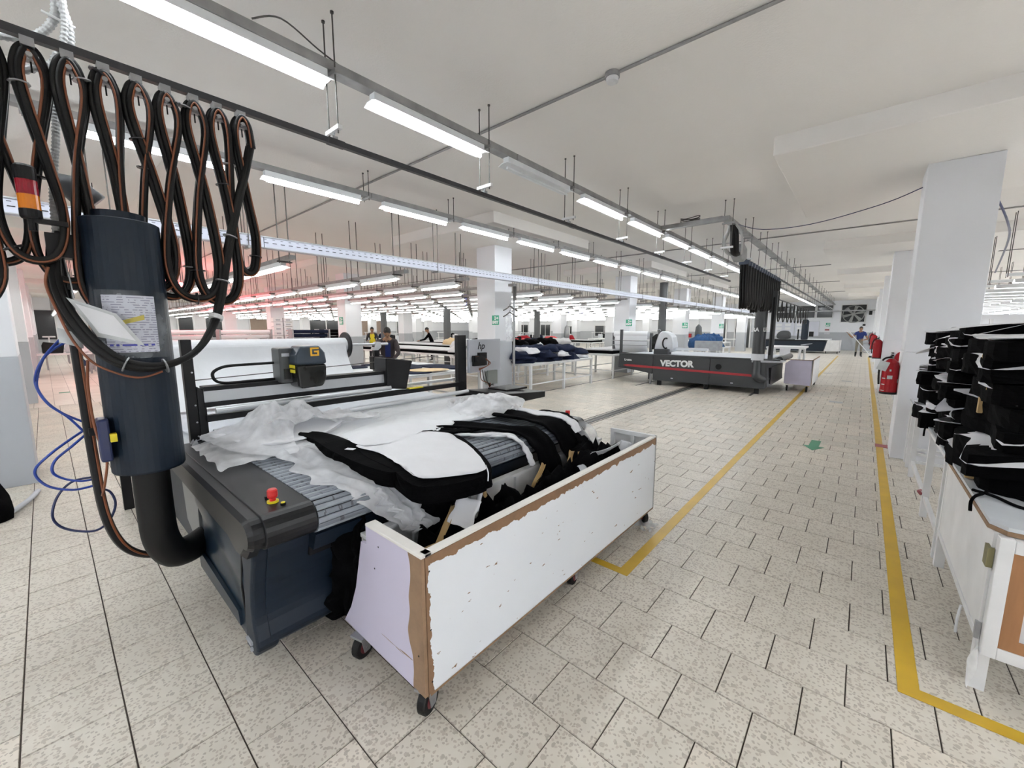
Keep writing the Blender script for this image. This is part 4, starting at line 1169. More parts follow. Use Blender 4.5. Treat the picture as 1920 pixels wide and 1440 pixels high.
tops = [(-.30 + .121 * k) for k in range(11)]
tops = [-.42, -.30, -.18, -.045, .085, .205, .325, .445, .56, .68, .79, .91]
bots = [(-.34, 1.8, .11), (-.2, 1.75, .11), (-.09, 1.95, .10), (.02, 1.96, .10), (.115, 1.88, .10), (.245, 1.725, .10), (.43, 1.86, .095), (.50, 1.83, .10), (.60, 1.82, .12), (.72, 1.81, .10), (.895, 2.0, .055)]
ctrl = []
for k, ty_ in enumerate(tops):
    xo = rnd.uniform(-.012, .012)
    wt = .042
    ctrl += [(xo, ty_ - wt, 2.74, k), (xo, ty_ - wt * .75, 2.86, k), (xo, ty_, 2.905, k), (xo, ty_ + wt * .75, 2.86, k), (xo, ty_ + wt, 2.74, k)]
    if k < len(bots):
        by, bz, hw = bots[k]
        xb = rnd.uniform(-.05, .05)
        ctrl += [(xb * .5, (ty_ + by - hw) / 2 + .012, 2.42, k), (xb, by - hw, bz + .22, k), (xb, by - hw * .72, bz + .05, k), (xb, by, bz, k), (xb, by + hw * .72, bz + .05, k), (xb, by + hw, bz + .22, k), (xb * .5, (tops[k + 1] + by + hw) / 2 - .012, 2.42, k)]
path0 = smooth_path([(XR_ + c[0], c[1], c[2]) for c in ctrl], 5)
for (dx, dr, r, m_) in ((-.026, 0, .0145, 'rubber'), (-.002, .004, .0145, 'rubber'), (.022, -.002, .0135, 'rubber'), (.030, -.014, .0048, 'orange')):
    pp = []
    for i, p in enumerate(path0):
        w = .012 * math.sin(i * .11 + dx * 90)
        # push strand off the common line, inwards of the bend
        t = (path0[min(i + 1, len(path0) - 1)] - path0[max(i - 1, 0)]).normalized()
        nrm = Vector((0, -t.z, t.y))
        pp.append(p + Vector((dx + w * .5, 0, 0)) + nrm * (dr + w * .6))
    MB().tube(pp, r, 7).build('cable_strand', M[m_], fs_, smooth=True)
for k, ty_ in enumerate(tops):
    MB().box(XR_ - .03, XR_ + .03, ty_ - .022, ty_ + .022, 2.90, 2.937).box(XR_ - .02, XR_ + .02, ty_ - .03, ty_ + .03, 2.845, 2.87).cyl((XR_ - .03, ty_, 2.86), (XR_ + .045, ty_, 2.86), .011, 8).build('cable_trolley', M['galv'], fs_)
    MB().box(XR_ - .003, XR_ + .003, ty_ + .0, ty_ + .006, 2.80, 2.86).build('tie_tail', M['rubber'], fs_)
for k in range(26):
    i = 12 + k * (len(path0) - 20) // 26
    p = path0[i]
    t = (path0[i + 1] - path0[i - 1]).normalized()
    MB().cyl(p - t * .003 + Vector((.003, 0, 0)), p + t * .003 + Vector((.003, 0, 0)), .036, 10).build('cable_tie', M['railblk'] if k % 3 else M['galv'], fs_)
# the thick bundle that sweeps across the cylinder to the conduit
gar = smooth_path([(XR_ + .02, .945, 2.76), (XR_ + .02, .90, 2.58), (-2.93, .83, 2.34), (-2.91, .755, 2.05), (-2.88, .70, 1.82), (-2.84, .64, 1.66), (-2.76, .53, 1.52), (-2.73, .38, 1.455), (-2.74, .25, 1.475), (-2.78, .16, 1.56), (-2.85, .09, 1.70), (-2.93, .06, 1.84), (-2.97, .065, 1.98), (-2.99, .08, 2.1)], 8)
for dx, dz, r, m_ in ((0, 0, .017, 'rubber'), (.005, .026, .013, 'rubber'), (-.006, -.022, .011, 'rubber')):
    MB().tube([p + Vector((dx, dz * .6, dz * .5)) for p in gar], r, 8).build('main_bundle', M[m_], fs_, smooth=True)
i = len(gar) // 3 + 2
p = gar[i]; t = (gar[i + 1] - gar[i - 1]).normalized()
MB().cyl(p - t * .012, p + t * .012, .036, 12).build('white_band', M['whitepaint'], fs_)
for i in (len(gar) // 2 + 3, len(gar) // 2 + 12, 20, 28):
    p = gar[i]; t = (gar[i + 1] - gar[i - 1]).normalized()
    MB().cyl(p - t * .003, p + t * .003, .038, 10).build('cable_tie', M['galv'], fs_)
org = smooth_path([(-2.86, .045, 1.93), (-2.85, .03, 1.85), (-2.84, .05, 1.74), (-2.82, .085, 1.60), (-2.79, .14, 1.49), (-2.76, .22, 1.43), (-2.74, .30, 1.405), (-2.73, .385, 1.43)], 8)
MB().tube(org, .0055, 6).build('orange_cable', M['orange'], fs_, smooth=True)
MB().tube(smooth_path([(-2.80, .125, 1.50), (-2.84, .115, 1.36), (-2.85, .12, 1.15), (-2.86, .145, 1.0), (-2.87, .13, .88), (-2.95, .115, .78)], 8), .0055, 6).build('orange_cable', M['orange'], fs_, smooth=True)
# ribbed grey hoses at the top left corner
rh = thing('ribbed_hose', 'grey ribbed flexible hoses above the black rail in the upper left corner', 'hose', (-3.1, .2, 3.2))
def ribbed(pts, r):
    P = smooth_path(pts, 10)
    # resample evenly
    out = [P[0]]; acc = 0
    for a, b in zip(P, P[1:]):
        d = (b - a).length; n_ = max(1, int(d / .004))
        for q in range(1, n_ + 1): out.append(a.lerp(b, q / n_))
    rr = [r * (1 + .09 * (1 if (i // 2) % 2 else -1)) for i in range(len(out))]
    return MB().tube(out, rr, 10)
for pts, r in (([(-3.1, .20, 3.45), (-3.1, .215, 3.25), (-3.1, .235, 3.14), (-3.1, .232, 3.04), (-3.1, .20, 2.96), (-3.12, .12, 2.90), (-3.14, .02, 2.85), (-3.14, -.12, 2.84)], .017),
               ([(-3.12, .18, 3.45), (-3.12, .20, 3.27), (-3.12, .195, 3.16), (-3.12, .15, 3.07), (-3.13, .08, 3.01), (-3.14, -.02, 2.985), (-3.14, -.15, 2.97)], .017),
               ([(-3.06, .21, 3.44), (-3.07, .225, 3.25), (-3.07, .22, 3.1), (-3.08, .2, 3.0), (-3.08, .16, 2.9), (-3.05, .14, 2.6), (-3.03, .10, 2.3), (-3.0, .09, 2.1)], .014)):
    ribbed(pts, r).build('hose_run', M['ribhose'], rh, smooth=False)
for z in (3.15,):
    MB().cyl((-3.1, .15, z), (-3.1, .26, z - .02), .006, 6).build('hose_tie', M['whitepaint'], rh)
# ------------------------------------------------------------------ scrap bin on castors
def caster(x, y, parent, r=.062, rot=0.0, hub='wheelred', ztop=.13, lean=1):
    c, s_ = math.cos(rot), math.sin(rot)
    def Q(a, b, z): return (x + a * c - b * s_, y + a * s_ + b * c, z)
    w = MB()
    # wheel axis along local x
    prof = [(-.02, r - .006), (-.014, r), (.014, r), (.02, r - .006)]
    vs = []; n_ = 24
    for a, rr in [(-.02, r * .55)] + prof + [(.02, r * .55)]:
        for k in range(n_):
            t = 2 * PI * k / n_; vs.append(Q(a, rr * math.cos(t), r + rr * math.sin(t)))
    fs = [(i * n_ + k, i * n_ + (k + 1) % n_, (i + 1) * n_ + (k + 1) % n_, (i + 1) * n_ + k) for i in range(5) for k in range(n_)]
    w.add(vs, fs); tyre = w.build('wheel', M['rubber'], parent)
    h = MB().tube([Q(-.021, 0, r), Q(.021, 0, r)], r * .56, 18); h.build('wheel_hub', M[hub], tyre)
    f = MB()
    for sgn in (-1, 1):
        a = sgn * .028
        f.add([Q(a - .002, -.018, r - .022), Q(a - .002, .018, r - .022), Q(a - .002, .034, ztop - .012), Q(a - .002, -.034, ztop - .012), Q(a + .002, -.018, r - .022), Q(a + .002, .018, r - .022), Q(a + .002, .034, ztop - .012), Q(a + .002, -.034, ztop - .012)],
              [(0, 1, 2, 3), (7, 6, 5, 4), (0, 4, 5, 1), (1, 5, 6, 2), (2, 6, 7, 3), (3, 7, 4, 0)])
    f.cyl(Q(-.032, 0, r), Q(.032, 0, r), .007, 8)
    f.obox(Q(0, 0, ztop - .006), .08, .085, .012, rot)
    f.build('wheel_fork', M['galv'], parent)
bn = thing('scrap_bin', 'long chipped white bin on castors under the machine outfeed, full of black scraps', 'bin', (-1.5, 2.1, 0))
XO, Y0, Y1, ZT, ZBt = -1.24, .90, 3.28, .745, .13
MB().box(XO - .018, XO, Y0 + .002, Y1, ZBt, ZT - .001).build('side_panel', M['binwhite'], bn)
MB().box(XO - .038, XO - .0, Y0, Y1, ZT, ZT + .014).build('top_rim', M['binrim'], bn, bevel=.003)
ep = [(-1.665, .745), (-1.665, .655), (-1.715, .650), (-1.745, .50), (-1.79, .30), (-1.935, .135), (-1.245, .125), (-1.245, .745)]
ep = [(-1.665, .745), (-1.665, .655), (-1.715, .650), (-1.75, .52), (-1.79, .38), (-1.85, .25), (-1.93, .135), (-1.243, .125), (-1.243, .745)]
MB().prism(ep, 'y', Y0 - .016, Y0).build('end_panel', M['binlilac'], bn)
MB().box(-1.665, XO - .0, Y0 - .018, Y0 + .035, ZT, ZT + .014).build('top_rim', M['binrim'], bn, bevel=.003)
MB().box(-1.66, XO - .019, Y0 + .0, Y0 + .014, .14, .745).build('end_panel_lining', M['wornwhite'], bn)
MB().box(XO - .036, XO - .019, Y0 + .02, Y1 - .02, .14, .745).build('side_panel_lining', M['wornwhite'], bn)
# far end with its studs
MB().box(-1.64, XO, Y1 - .012, Y1, ZBt, .765).build('far_end_panel', M['wornwhite'], bn)
for x0, x1 in ((-1.64, -1.605), (-1.45, -1.42), (XO - .05, XO - .015)):
    MB().box(x0, x1, Y1 - .04, Y1 - .012, ZBt, .75).build('stud', M['whitepaint'], bn)
MB().box(-1.64, XO - .01, Y1 - .042, Y1 - .012, .735, .768).build('stud', M['whitepaint'], bn)
# machine side wall, lower
MB().box(-1.775, -1.762, Y0 + .02, Y1 - .02, ZBt, .64).build('inner_panel', M['wornwhite'], bn)
MB().box(-1.785, -1.735, Y0 + .02, Y1 - .02, .635, .655).build('inner_rim', M['whitepaint'], bn)
for y in (1.2, 1.62, 2.05, 2.5, 2.9):
    MB().box(-1.762, -1.74, y, y + .03, ZBt, .635).build('stud', M['whitepaint'], bn)
MB().box(-1.90, XO, Y0, Y1, .118, .132).build('floor_panel', M['board'], bn)
for x, y, r_, rt in ((-1.29, .93, .062, .35), (-1.78, .90, .062, .25), (-1.30, 3.2, .062, 1.1), (-1.78, 3.18, .062, .4), (-1.30, 2.1, .062, .2), (-1.78, 2.1, .062, .2)):
    caster(x, y, bn, r_, rt, ztop=.130)
for z in (.68, .42, .18):
    MB().cyl((XO - .002, Y0 + .02, z), (XO + .001, Y0 + .02, z), .004, 6).build('screw', M['black'], bn)
for x, z in ((-1.56, .68), (-1.28, .30), (-1.60, .56)):
    MB().cyl((x, Y0 - .0175, z), (x, Y0 - .015, z), .004, 6).build('screw', M['black'], bn)

# ------------------------------------------------------------------ cloth helpers
def ribbon(path, width, wob=.015, thick=.006, seed=0, nu=10, taper=None, jag=0.0, axis=Vector((0, 1, 0)), fold=.0, ff=9):
    P = smooth_path(path, 7); n_ = len(P)
    def fn(u, v):
        i = min(int(v * (n_ - 1) + .5), n_ - 1)
        w = width * (taper(v) if taper else 1)
        e = (u - .5)
        p = P[i] + axis * (e * w)
        j = wob * nz(u * 4 + seed, v * 5, seed) + fold * math.sin(u * ff + 3 * v + seed) * (1 - .3 * v)
        jj = jag * nz(v * 14 + seed, (0 if u < .5 else 7), seed * 2) * abs(e) * 2
        t = (P[min(i + 1, n_ - 1)] - P[max(i - 1, 0)]).normalized()
        nr = t.cross(axis).normalized()
        return p + nr * -j * 1.0 + axis * jj
    return MB().grid(lambda u, v: tuple(fn(u, v)), nu, n_)
def bed_z(x, base=.872):
    if x <= -1.87: return base
    d = x + 1.87
    return base - (.07 - math.sqrt(max(0, .07 ** 2 - min(d, .0699) ** 2))) - max(0, d - .07) * 2.2
def heap(cx, cy, z0, sx, sy, h, m, seed, n=16, flat=.5, rot=0.0, name='garment', parent=None, rough=.35):
    """soft crumpled lump resting on z0"""
    mb = MB(); vs = []; fs = []
    rings = 7
    for i in range(rings + 1):
        ph = (i / rings) * PI / 2
        for k in range(n):
            a = 2 * PI * k / n
            q = 1 + rough * nz(math.cos(a) * 1.7 + seed, math.sin(a) * 1.7, seed + ph)
            r = math.cos(ph) ** flat * q
            x = r * math.cos(a) * sx; y = r * math.sin(a) * sy
            z = math.sin(ph) * h * (1 + rough * 1.1 * nz(x / sx * 2.2 + seed, y / sy * 2.2, seed * 3))
            xr = x * math.cos(rot) - y * math.sin(rot); yr = x * math.sin(rot) + y * math.cos(rot)
            vs.append((cx + xr, cy + yr, z0 + max(z, 0)))
    for i in range(rings):
        for k in range(n):
            fs.append((i * n + k, i * n + (k + 1) % n, (i + 1) * n + (k + 1) % n, (i + 1) * n + k))
    fs.append(tuple(rings * n + k for k in range(n))); fs.append(tuple(range(n - 1, -1, -1)))
    mb.add(vs, fs)
    return mb.build(name, m, parent, smooth=True)

# ------------------------------------------------------------------ white sheets and film on the bed
def crease(x, y, s_, seed, st=1.0):
    wx = x + .25 * nz(x * 2, y * 2, seed); wy = y + .25 * nz(x * 2 + 7, y * 2, seed + 3)
    return max(0, 1 - 3.2 * abs(nz(wx * s_ * st, wy * s_, seed)))
def zf_sheet(base, amp, s, seed):
    return lambda x, y: base + amp * (nz(x * s + seed, y * s * .6, seed) + .5 * nz(x * s * 2.7, y * s * 2.1, seed + 5)) + .006 * nz(x * 17, y * 9, seed)
big = [(-3.38, .72), (-3.36, 1.2), (-3.34, 1.9), (-3.33, 2.5), (-3.30, 3.0), (-3.0, 3.03), (-2.75, 2.98), (-2.5, 2.90), (-2.42, 2.6), (-2.38, 2.2), (-2.36, 1.95), (-2.25, 1.7), (-2.4, 1.3), (-2.62, 1.02), (-2.62, .85), (-2.9, .74)]
def zbig(x, y):
    return .886 + .012 * (1 + nz(x * 3, y * 2, 4)) + .014 * crease(x, y, 3.5, 4, 2.2) + .012 * crease(x, y, 6, 9, 2.5) + .008 * (1 + nz(x * 7, y * 3.2, 1))
o = patch(smooth_closed(big, 4), zbig, 16, (-2.95, 1.9), thick=.02).build('plastic_sheet', M['white'], smooth=True)
tag(o, 'wide rumpled white sheet covering the rear of the cutting bed', 'sheet')
rear = MB().grid(lambda u, v: (-4.9 + 1.45 * v, .62 + 2.4 * u, .875 + .01 * nz(u * 6, v * 5) + .05 * (1 - v) ** 3), 20, 14)
tag(rear.build('plastic_sheet', M['greypaper'], smooth=True), 'thin greyish sheet running under the gantry toward the white roll', 'sheet')
# stacked white paper layers at the left of the bed, below the post
for k in range(5):
    o = patch(smooth_closed([(-3.40 + .03 * k, .70), (-3.38 + .02 * k, 1.35), (-3.0, 1.45), (-2.78 + .02 * k, 1.1), (-2.76, .80), (-3.0, .715)], 4), zf_sheet(.895 + .012 * k, .008, 3, 20 + k), 8, thick=.006).build('paper_layer', M['paper'], smooth=True)
    tag(o, ['lowest', 'second', 'third', 'fourth', 'topmost'][k] + ' of the white paper layers left on the bed beside the gantry post', 'paper', 'paper layers by the gantry post')
# mound of crumpled film
def zmound(x, y):
    d = ((x + 3.10) / .30) ** 2 + ((y - 1.08) / .30) ** 2
    rid = crease(x, y, 3.2, 3) * .075 + crease(x, y, 7, 8, .6) * .03
    return .90 + .17 * math.exp(-d * 1.3) + rid * math.exp(-d * .5) + .01
mound = [(-3.38, .66), (-3.32, 1.15), (-3.22, 1.5), (-3.0, 1.60), (-2.93, 1.3), (-2.92, 1.09), (-2.72, .99), (-2.52, .94), (-2.52, .82), (-2.7, .70), (-3.0, .62)]
o = patch(smooth_closed(mound, 8), zmound, 44, (-3.05, 1.0)).build('plastic_film', M['film'], smooth=True)
tag(o, 'crumpled mound of milky plastic film on the left of the bed', 'plastic film')
def zm2(x, y):
    d = ((x + 3.03) / .25) ** 2 + ((y - 1.15) / .35) ** 2
    return .915 + .12 * math.exp(-d) + .06 * crease(x, y, 4, 13, .7) + .02 * crease(x, y, 10, 2)
o = patch(smooth_closed([(-3.25, .95), (-3.25, 1.5), (-3.05, 1.75), (-2.8, 1.62), (-2.88, 1.3), (-2.88, 1.12), (-2.92, .9), (-3.1, .85)], 8), zm2, 36).build('plastic_film', M['film'], smooth=True)
tag(o, 'upper folded layer of milky film heaped beside the black trouser bundle', 'plastic film')
# flap hanging over the near cover
def flap(u, v):
    x = -3.25 + .72 * u + .03 * nz(v * 3, u * 3)
    y = .82 - .27 * v + .02 * nz(u * 6, v * 2)
    z = .905 + .02 * nz(u * 7, v * 4, 3) + .012 * abs(math.sin(u * 16)) - .0 * v
    if v > .85: z -= (v - .85) * .12
    return (x, y, z)
tag(MB().grid(flap, 40, 18).build('plastic_film', M['film'], smooth=True), 'flap of milky film lying over the black end cover', 'plastic film')
def flap2(u, v):
    return (-3.42 + .30 * u, .60 - .12 * v * (1 - .3 * u), .90 - .16 * v + .02 * nz(u * 5, v * 4, 9))
tag(MB().grid(flap2, 14, 14).build('plastic_film', M['filmclear'], smooth=True), 'clear film hanging off the rear corner of the bed beside the cylinder', 'plastic film')
# long film tongue running down over the nose
tong = [(-2.75, .92, .93), (-2.58, .98, .915), (-2.35, .97, .905), (-2.12, .93, .90), (-1.95, .94, .895), (-1.82, .98, .885), (-1.755, 1.04, .83), (-1.715, 1.09, .75), (-1.69, 1.13, .68), (-1.66, 1.16, .62)]
def tap(v): return 1.0 - .25 * v if v < .75 else max(.25, .81 - (v - .75) * 2.4)
mbt = ribbon(tong, .33, .03, seed=3, nu=26, taper=tap, jag=.05, axis=Vector((.35, .94, 0)).normalized(), fold=.008, ff=14)
tag(mbt.build('plastic_film', M['film'], smooth=True), 'long tongue of film crossing the slats and drooping into the bin', 'plastic film')
tong2 = [(-2.6, 1.2, .93), (-2.4, 1.16, .91), (-2.2, 1.13, .90), (-2.0, 1.10, .895), (-1.88, 1.12, .89)]
tag(ribbon(tong2, .10, .02, seed=8, nu=12, jag=.04, fold=.006, ff=9).build('plastic_film', M['film'], smooth=True), 'narrow twisted film strip beside the long tongue of film', 'plastic film')
lace = ribbon([(-1.77, 1.05, .86), (-1.71, 1.10, .77), (-1.67, 1.15, .69), (-1.62, 1.20, .63)], .14, .05, seed=5, nu=20, jag=.08, fold=.02, ff=22)
tag(lace.build('plastic_film', M['film'], smooth=True), 'frilly end of film dangling over the inner rim of the bin', 'plastic film')
# film at the right of the bed
def zr(x, y):
    d = ((x + 2.62) / .35) ** 2 + ((y - 2.72) / .32) ** 2
    return .895 + .10 * math.exp(-d) + .045 * crease(x, y, 5, 6) + .02 * crease(x, y, 11, 1) * math.exp(-d)
o = patch(smooth_closed([(-3.05, 2.55), (-3.0, 2.98), (-2.75, 3.05), (-2.45, 2.98), (-2.28, 2.78), (-2.26, 2.52), (-2.36, 2.30), (-2.6, 2.28)], 8), zr, 32).build('plastic_film', M['film'], smooth=True)
tag(o, 'bulging clear film bunched at the right end of the bed', 'plastic film')
hang = ribbon([(-1.98, 2.86, .89), (-1.80, 2.86, .875), (-1.715, 2.90, .80), (-1.66, 2.96, .66), (-1.60, 3.0, .52), (-1.52, 3.02, .42)], .22, .05, seed=12, nu=16, jag=.05, fold=.012, ff=12)
tag(hang.build('plastic_film', M['filmclear'], smooth=True), 'clear film hanging from the right nose down into the bin', 'plastic film')
o = ribbon([(-1.38, 3.12, .12), (-1.30, 3.14, .05), (-1.24, 3.16, .012), (-1.17, 3.14, .008)], .2, .03, seed=2, nu=12, jag=.05, fold=.012).build('plastic_film', M['filmclear'], smooth=True)
tag(o, 'scrap of clear film trailing on the floor by the far castor', 'plastic film')

# ------------------------------------------------------------------ black cut bundles on the bed
def slab_z(base):
    def f(x, y):
        d = max(0, x + 1.74)
        return base - .25 * d * d * 2 - .10 * d + .003 * nz(x * 6, y * 6)
    return f
tb = thing('cut_bundle', 'thick black trouser shaped fabric bundle topped with white paper, overhanging the bed front', 'fabric bundle', (-1.9, 1.4, .88))
bodyp = [(-2.12, 1.12), (-1.96, 1.09), (-1.75, 1.08), (-1.56, 1.07), (-1.49, 1.18), (-1.46, 1.32), (-1.45, 1.46), (-1.50, 1.55), (-1.75, 1.64), (-1.95, 1.72), (-2.16, 1.71), (-2.27, 1.58), (-2.30, 1.35), (-2.26, 1.18)]
patch(smooth_closed(bodyp, 4), slab_z(.952), 8, thick=.088).build('fabric_stack', M['clothlayer'], tb, smooth=False)
armp = [(-2.86, 1.10), (-2.78, 1.17), (-2.60, 1.20), (-2.35, 1.20), (-2.15, 1.22), (-1.9, 1.17), (-1.75, 1.14), (-1.70, 1.06), (-1.85, 1.02), (-2.1, 1.02), (-2.35, 1.03), (-2.6, 1.06), (-2.8, 1.05)]
patch(smooth_closed(armp, 4), lambda x, y: .948 + .004 * nz(x * 5, y * 5), 6, (-2.3, 1.1), thick=.08).build('fabric_stack', M['clothlayer'], tb, smooth=False)
pp = [(-2.22, 1.15), (-2.0, 1.165), (-1.78, 1.135), (-1.60, 1.12), (-1.545, 1.18), (-1.50, 1.32), (-1.475, 1.44), (-1.52, 1.52), (-1.84, 1.63), (-2.05, 1.70), (-2.2, 1.60), (-2.29, 1.35)]
patch(smooth_closed(pp, 4), lambda x, y: slab_z(.957)(x, y) + .004 * (1 + nz(x * 9, y * 7, 2)), 8, thick=.002).build('paper_sheet', M['paper'], tb, smooth=True)
o = patch(smooth_closed([(-2.40, 1.20), (-2.2, 1.17), (-2.12, 1.3), (-2.2, 1.62), (-2.35, 1.75), (-2.5, 1.5)], 4), lambda x, y: .963 + .01 * nz(x * 6, y * 6, 2) + .02 * max(0, -2.2 - x) * 2, 7).build('paper_sheet', M['paper'], tb, smooth=True)
for x, y in ((-2.20, 1.10), (-2.80, 1.10)):
    MB().obox((x, y, .956), .055, .03, .002, .5).build('paper_tag', M['paper'], tb)
MB().tube(smooth_path([(-1.462, 1.47, .93), (-1.448, 1.475, .89), (-1.445, 1.47, .845)]), .0035, 5).build('white_thread', M['paper'], tb)
# hanging cloth from the first bundle into the bin
def strip(label, path, w, seed, m='cloth', name='fabric_strip', **kw):
    o = ribbon(path, w, .02, seed=seed, nu=12, jag=.03, **kw).build(name, M[m], smooth=True, solid=.014)
    return tag(o, label, 'fabric')
strip('black fabric hanging from the near end of the big bundle into the bin', [(-2.0, 1.24, .90), (-1.82, 1.26, .885), (-1.73, 1.28, .80), (-1.68, 1.31, .66), (-1.60, 1.34, .50)], .18, 31, fold=.01)
strip('black fabric draped over the nose below the middle of the big bundle', [(-1.86, 1.34, .885), (-1.75, 1.36, .84), (-1.715, 1.38, .75), (-1.70, 1.40, .62), (-1.62, 1.42, .50)], .26, 33, fold=.012)
strip('wide black fabric strip over the slats and inner rim, second from the near end', [(-2.45, 1.96, .89), (-2.32, 2.04, .905), (-2.1, 2.14, .91), (-1.95, 2.22, .905), (-1.83, 2.30, .885), (-1.745, 2.36, .80), (-1.70, 2.40, .66), (-1.66, 2.44, .50), (-1.60, 2.46, .36)], .24, 35, fold=.008)
strip('thin white interlining edge beside the second black fabric strip', [(-2.2, 1.86, .90), (-2.05, 1.92, .90), (-1.90, 2.06, .90), (-1.80, 2.13, .87), (-1.73, 2.17, .77), (-1.71, 2.20, .68)], .05, 37, 'paper', 'interlining_strip')
strip('short black fabric piece pointing left of the second strip', [(-2.5, 1.72, .89), (-2.35, 1.78, .905), (-2.2, 1.88, .91), (-2.1, 2.0, .908)], .16, 39)
strip('wide black fabric strip over the right part of the nose, third from the near end', [(-2.62, 2.62, .90), (-2.4, 2.58, .915), (-2.15, 2.56, .92), (-1.95, 2.60, .915), (-1.82, 2.64, .89), (-1.735, 2.68, .80), (-1.68, 2.72, .66), (-1.60, 2.74, .52), (-1.50, 2.76, .42)], .30, 41, fold=.01)
strip('white sheet edge lying on the right black strip', [(-2.35, 2.76, .925), (-2.1, 2.74, .93), (-1.9, 2.76, .925), (-1.78, 2.80, .885), (-1.72, 2.82, .80)], .10, 43, 'paper', 'interlining_strip')
strip('black fabric corner at the far right of the bed by the end cover', [(-2.2, 2.84, .90), (-2.0, 2.86, .91), (-1.84, 2.84, .90), (-1.73, 2.82, .80), (-1.62, 2.86, .66)], .16, 44)
# black cloth sagging beside the bin at the machine's front corner
o = ribbon([(-1.93, .93, .72), (-1.90, .90, .60), (-1.90, .90, .45), (-1.93, .90, .28), (-1.95, .91, .12)], .17, .05, seed=51, nu=14, jag=.05, fold=.018, axis=Vector((.8, .6, 0)).normalized())
tag(o.build('fabric_strip', M['cloth'], smooth=True, solid=.02), 'black cloth hanging to the floor between the bin end and the machine', 'fabric')

# ------------------------------------------------------------------ scraps in the bin
rb = random.Random(11)
def in_bin(o):
    for v in o.data.vertices:
        v.co.x = min(max(v.co.x, -1.725), -1.285); v.co.y = min(max(v.co.y, .925), 3.22)
k = 0
for i in range(30):
    y = 1.02 + (i % 15) * .152 + rb.uniform(-.03, .03)
    x = -1.36 - (i // 15) * .2 + rb.uniform(-.03, .03)
    top = .14; h = .40 + .05 * math.sin(i * 1.7) + (.06 if x < -1.5 else 0)
    o = heap(x, y, .14, .125, .135, h, M['cloth'], i + 2.3, n=14, flat=.32, rot=rb.uniform(0, 3), name='fabric_scrap')
    in_bin(o)
    tag(o, 'crumpled black fabric scrap, %s from the near end in the %s file of the bin' % (ORD[i % 15], 'outer' if i < 15 else 'inner'), 'scrap', 'black scraps in the bin')
def leaf(cx, cy, cz, w, l, rot, tilt, m, label, name, curl=.02, seed=0, roll=0.0):
    R = Matrix.Rotation(rot, 3, 'Z') @ Matrix.Rotation(tilt, 3, 'X') @ Matrix.Rotation(roll, 3, 'Y')
    def fn(u, v):
        a = (u - .5) * w * (1 + .3 * nz(v * 3, seed)); b = (v - .5) * l * (1 + .2 * nz(u * 3, seed, 4))
        p = R @ Vector((a, b, curl * math.sin(v * 3 + seed) + curl * .6 * math.sin(u * 4 + seed)))
        return (cx + p.x, cy + p.y, cz + p.z)
    o = MB().grid(fn, 8, 10).build(name, m, smooth=True, solid=.002)
    return tag(o, label, 'scrap', 'paper and card scraps in the bin')
leaf(-1.36, 1.19, .665, .055, .34, -.55, .22, M['kraft'], 'long straight strip of brown card leaning in the near corner of the bin', 'card_strip', 0.003, 1)
leaf(-1.52, 1.24, .66, .03, .26, .5, .5, M['kraft'], 'narrow brown card strip just inside the near end of the bin', 'card_strip', .01, 2)
leaf(-1.50, 1.35, .70, .13, .16, .3, .7, M['paper'], 'kite shaped piece of white paper standing up in the near half of the bin', 'paper_scrap', .01, 3, .4)
leaf(-1.40, 1.42, .645, .06, .20, -.5, .2, M['greypaper'], 'grey tissue sliver beside the long card strip', 'paper_scrap', .015, 4)
leaf(-1.62, 1.62, .70, .05, .18, .2, 1.2, M['kraft'], 'curled brown card arch near the middle inner wall of the bin', 'card_strip', .05, 5)
leaf(-1.56, 1.52, .70, .03, .14, .1, 1.1, M['paper'], 'tiny white paper sliver behind the card arch', 'paper_scrap', .01, 6)
leaf(-1.40, 1.66, .63, .05, .17, -.3, .1, M['beige'], 'tan card piece in the middle of the bin', 'card_strip', .012, 7)
leaf(-1.62, 2.15, .64, .02, .20, .2, .9, M['kraft'], 'thin curved brown card sliver against the inner wall studs', 'card_strip', .03, 8)
leaf(-1.60, 2.56, .66, .09, .15, .3, .9, M['kraft'], 'brown card patch between the second and third black strips', 'card_strip', .03, 9)
leaf(-1.43, 2.72, .735, .15, .30, -.45, .15, M['paper'], 'rounded white paper flap lying on the scraps near the far end', 'paper_scrap', .02, 10, -.5)
leaf(-1.38, 2.98, .68, .09, .16, .4, .5, M['greypaper'], 'grey tissue corner near the far end panel of the bin', 'paper_scrap', .02, 11, .6)
leaf(-1.46, 2.48, .60, .07, .13, .9, .3, M['greypaper'], 'small curled tissue piece at the foot of the third black strip', 'paper_scrap', .03, 12, .3)
for k, (x, y) in enumerate([(-1.5, 2.62), (-1.45, 2.85), (-1.62, 2.72)]):
    o = heap(x, y, .45, .13, .15, .27, M['cloth'], 60 + k, name='fabric_scrap')
    in_bin(o)
    tag(o, 'taller black scrap heap under the third strip, %s' % ['nearest', 'by the far end panel', 'against the inner wall'][k], 'scrap', 'black scraps in the bin')

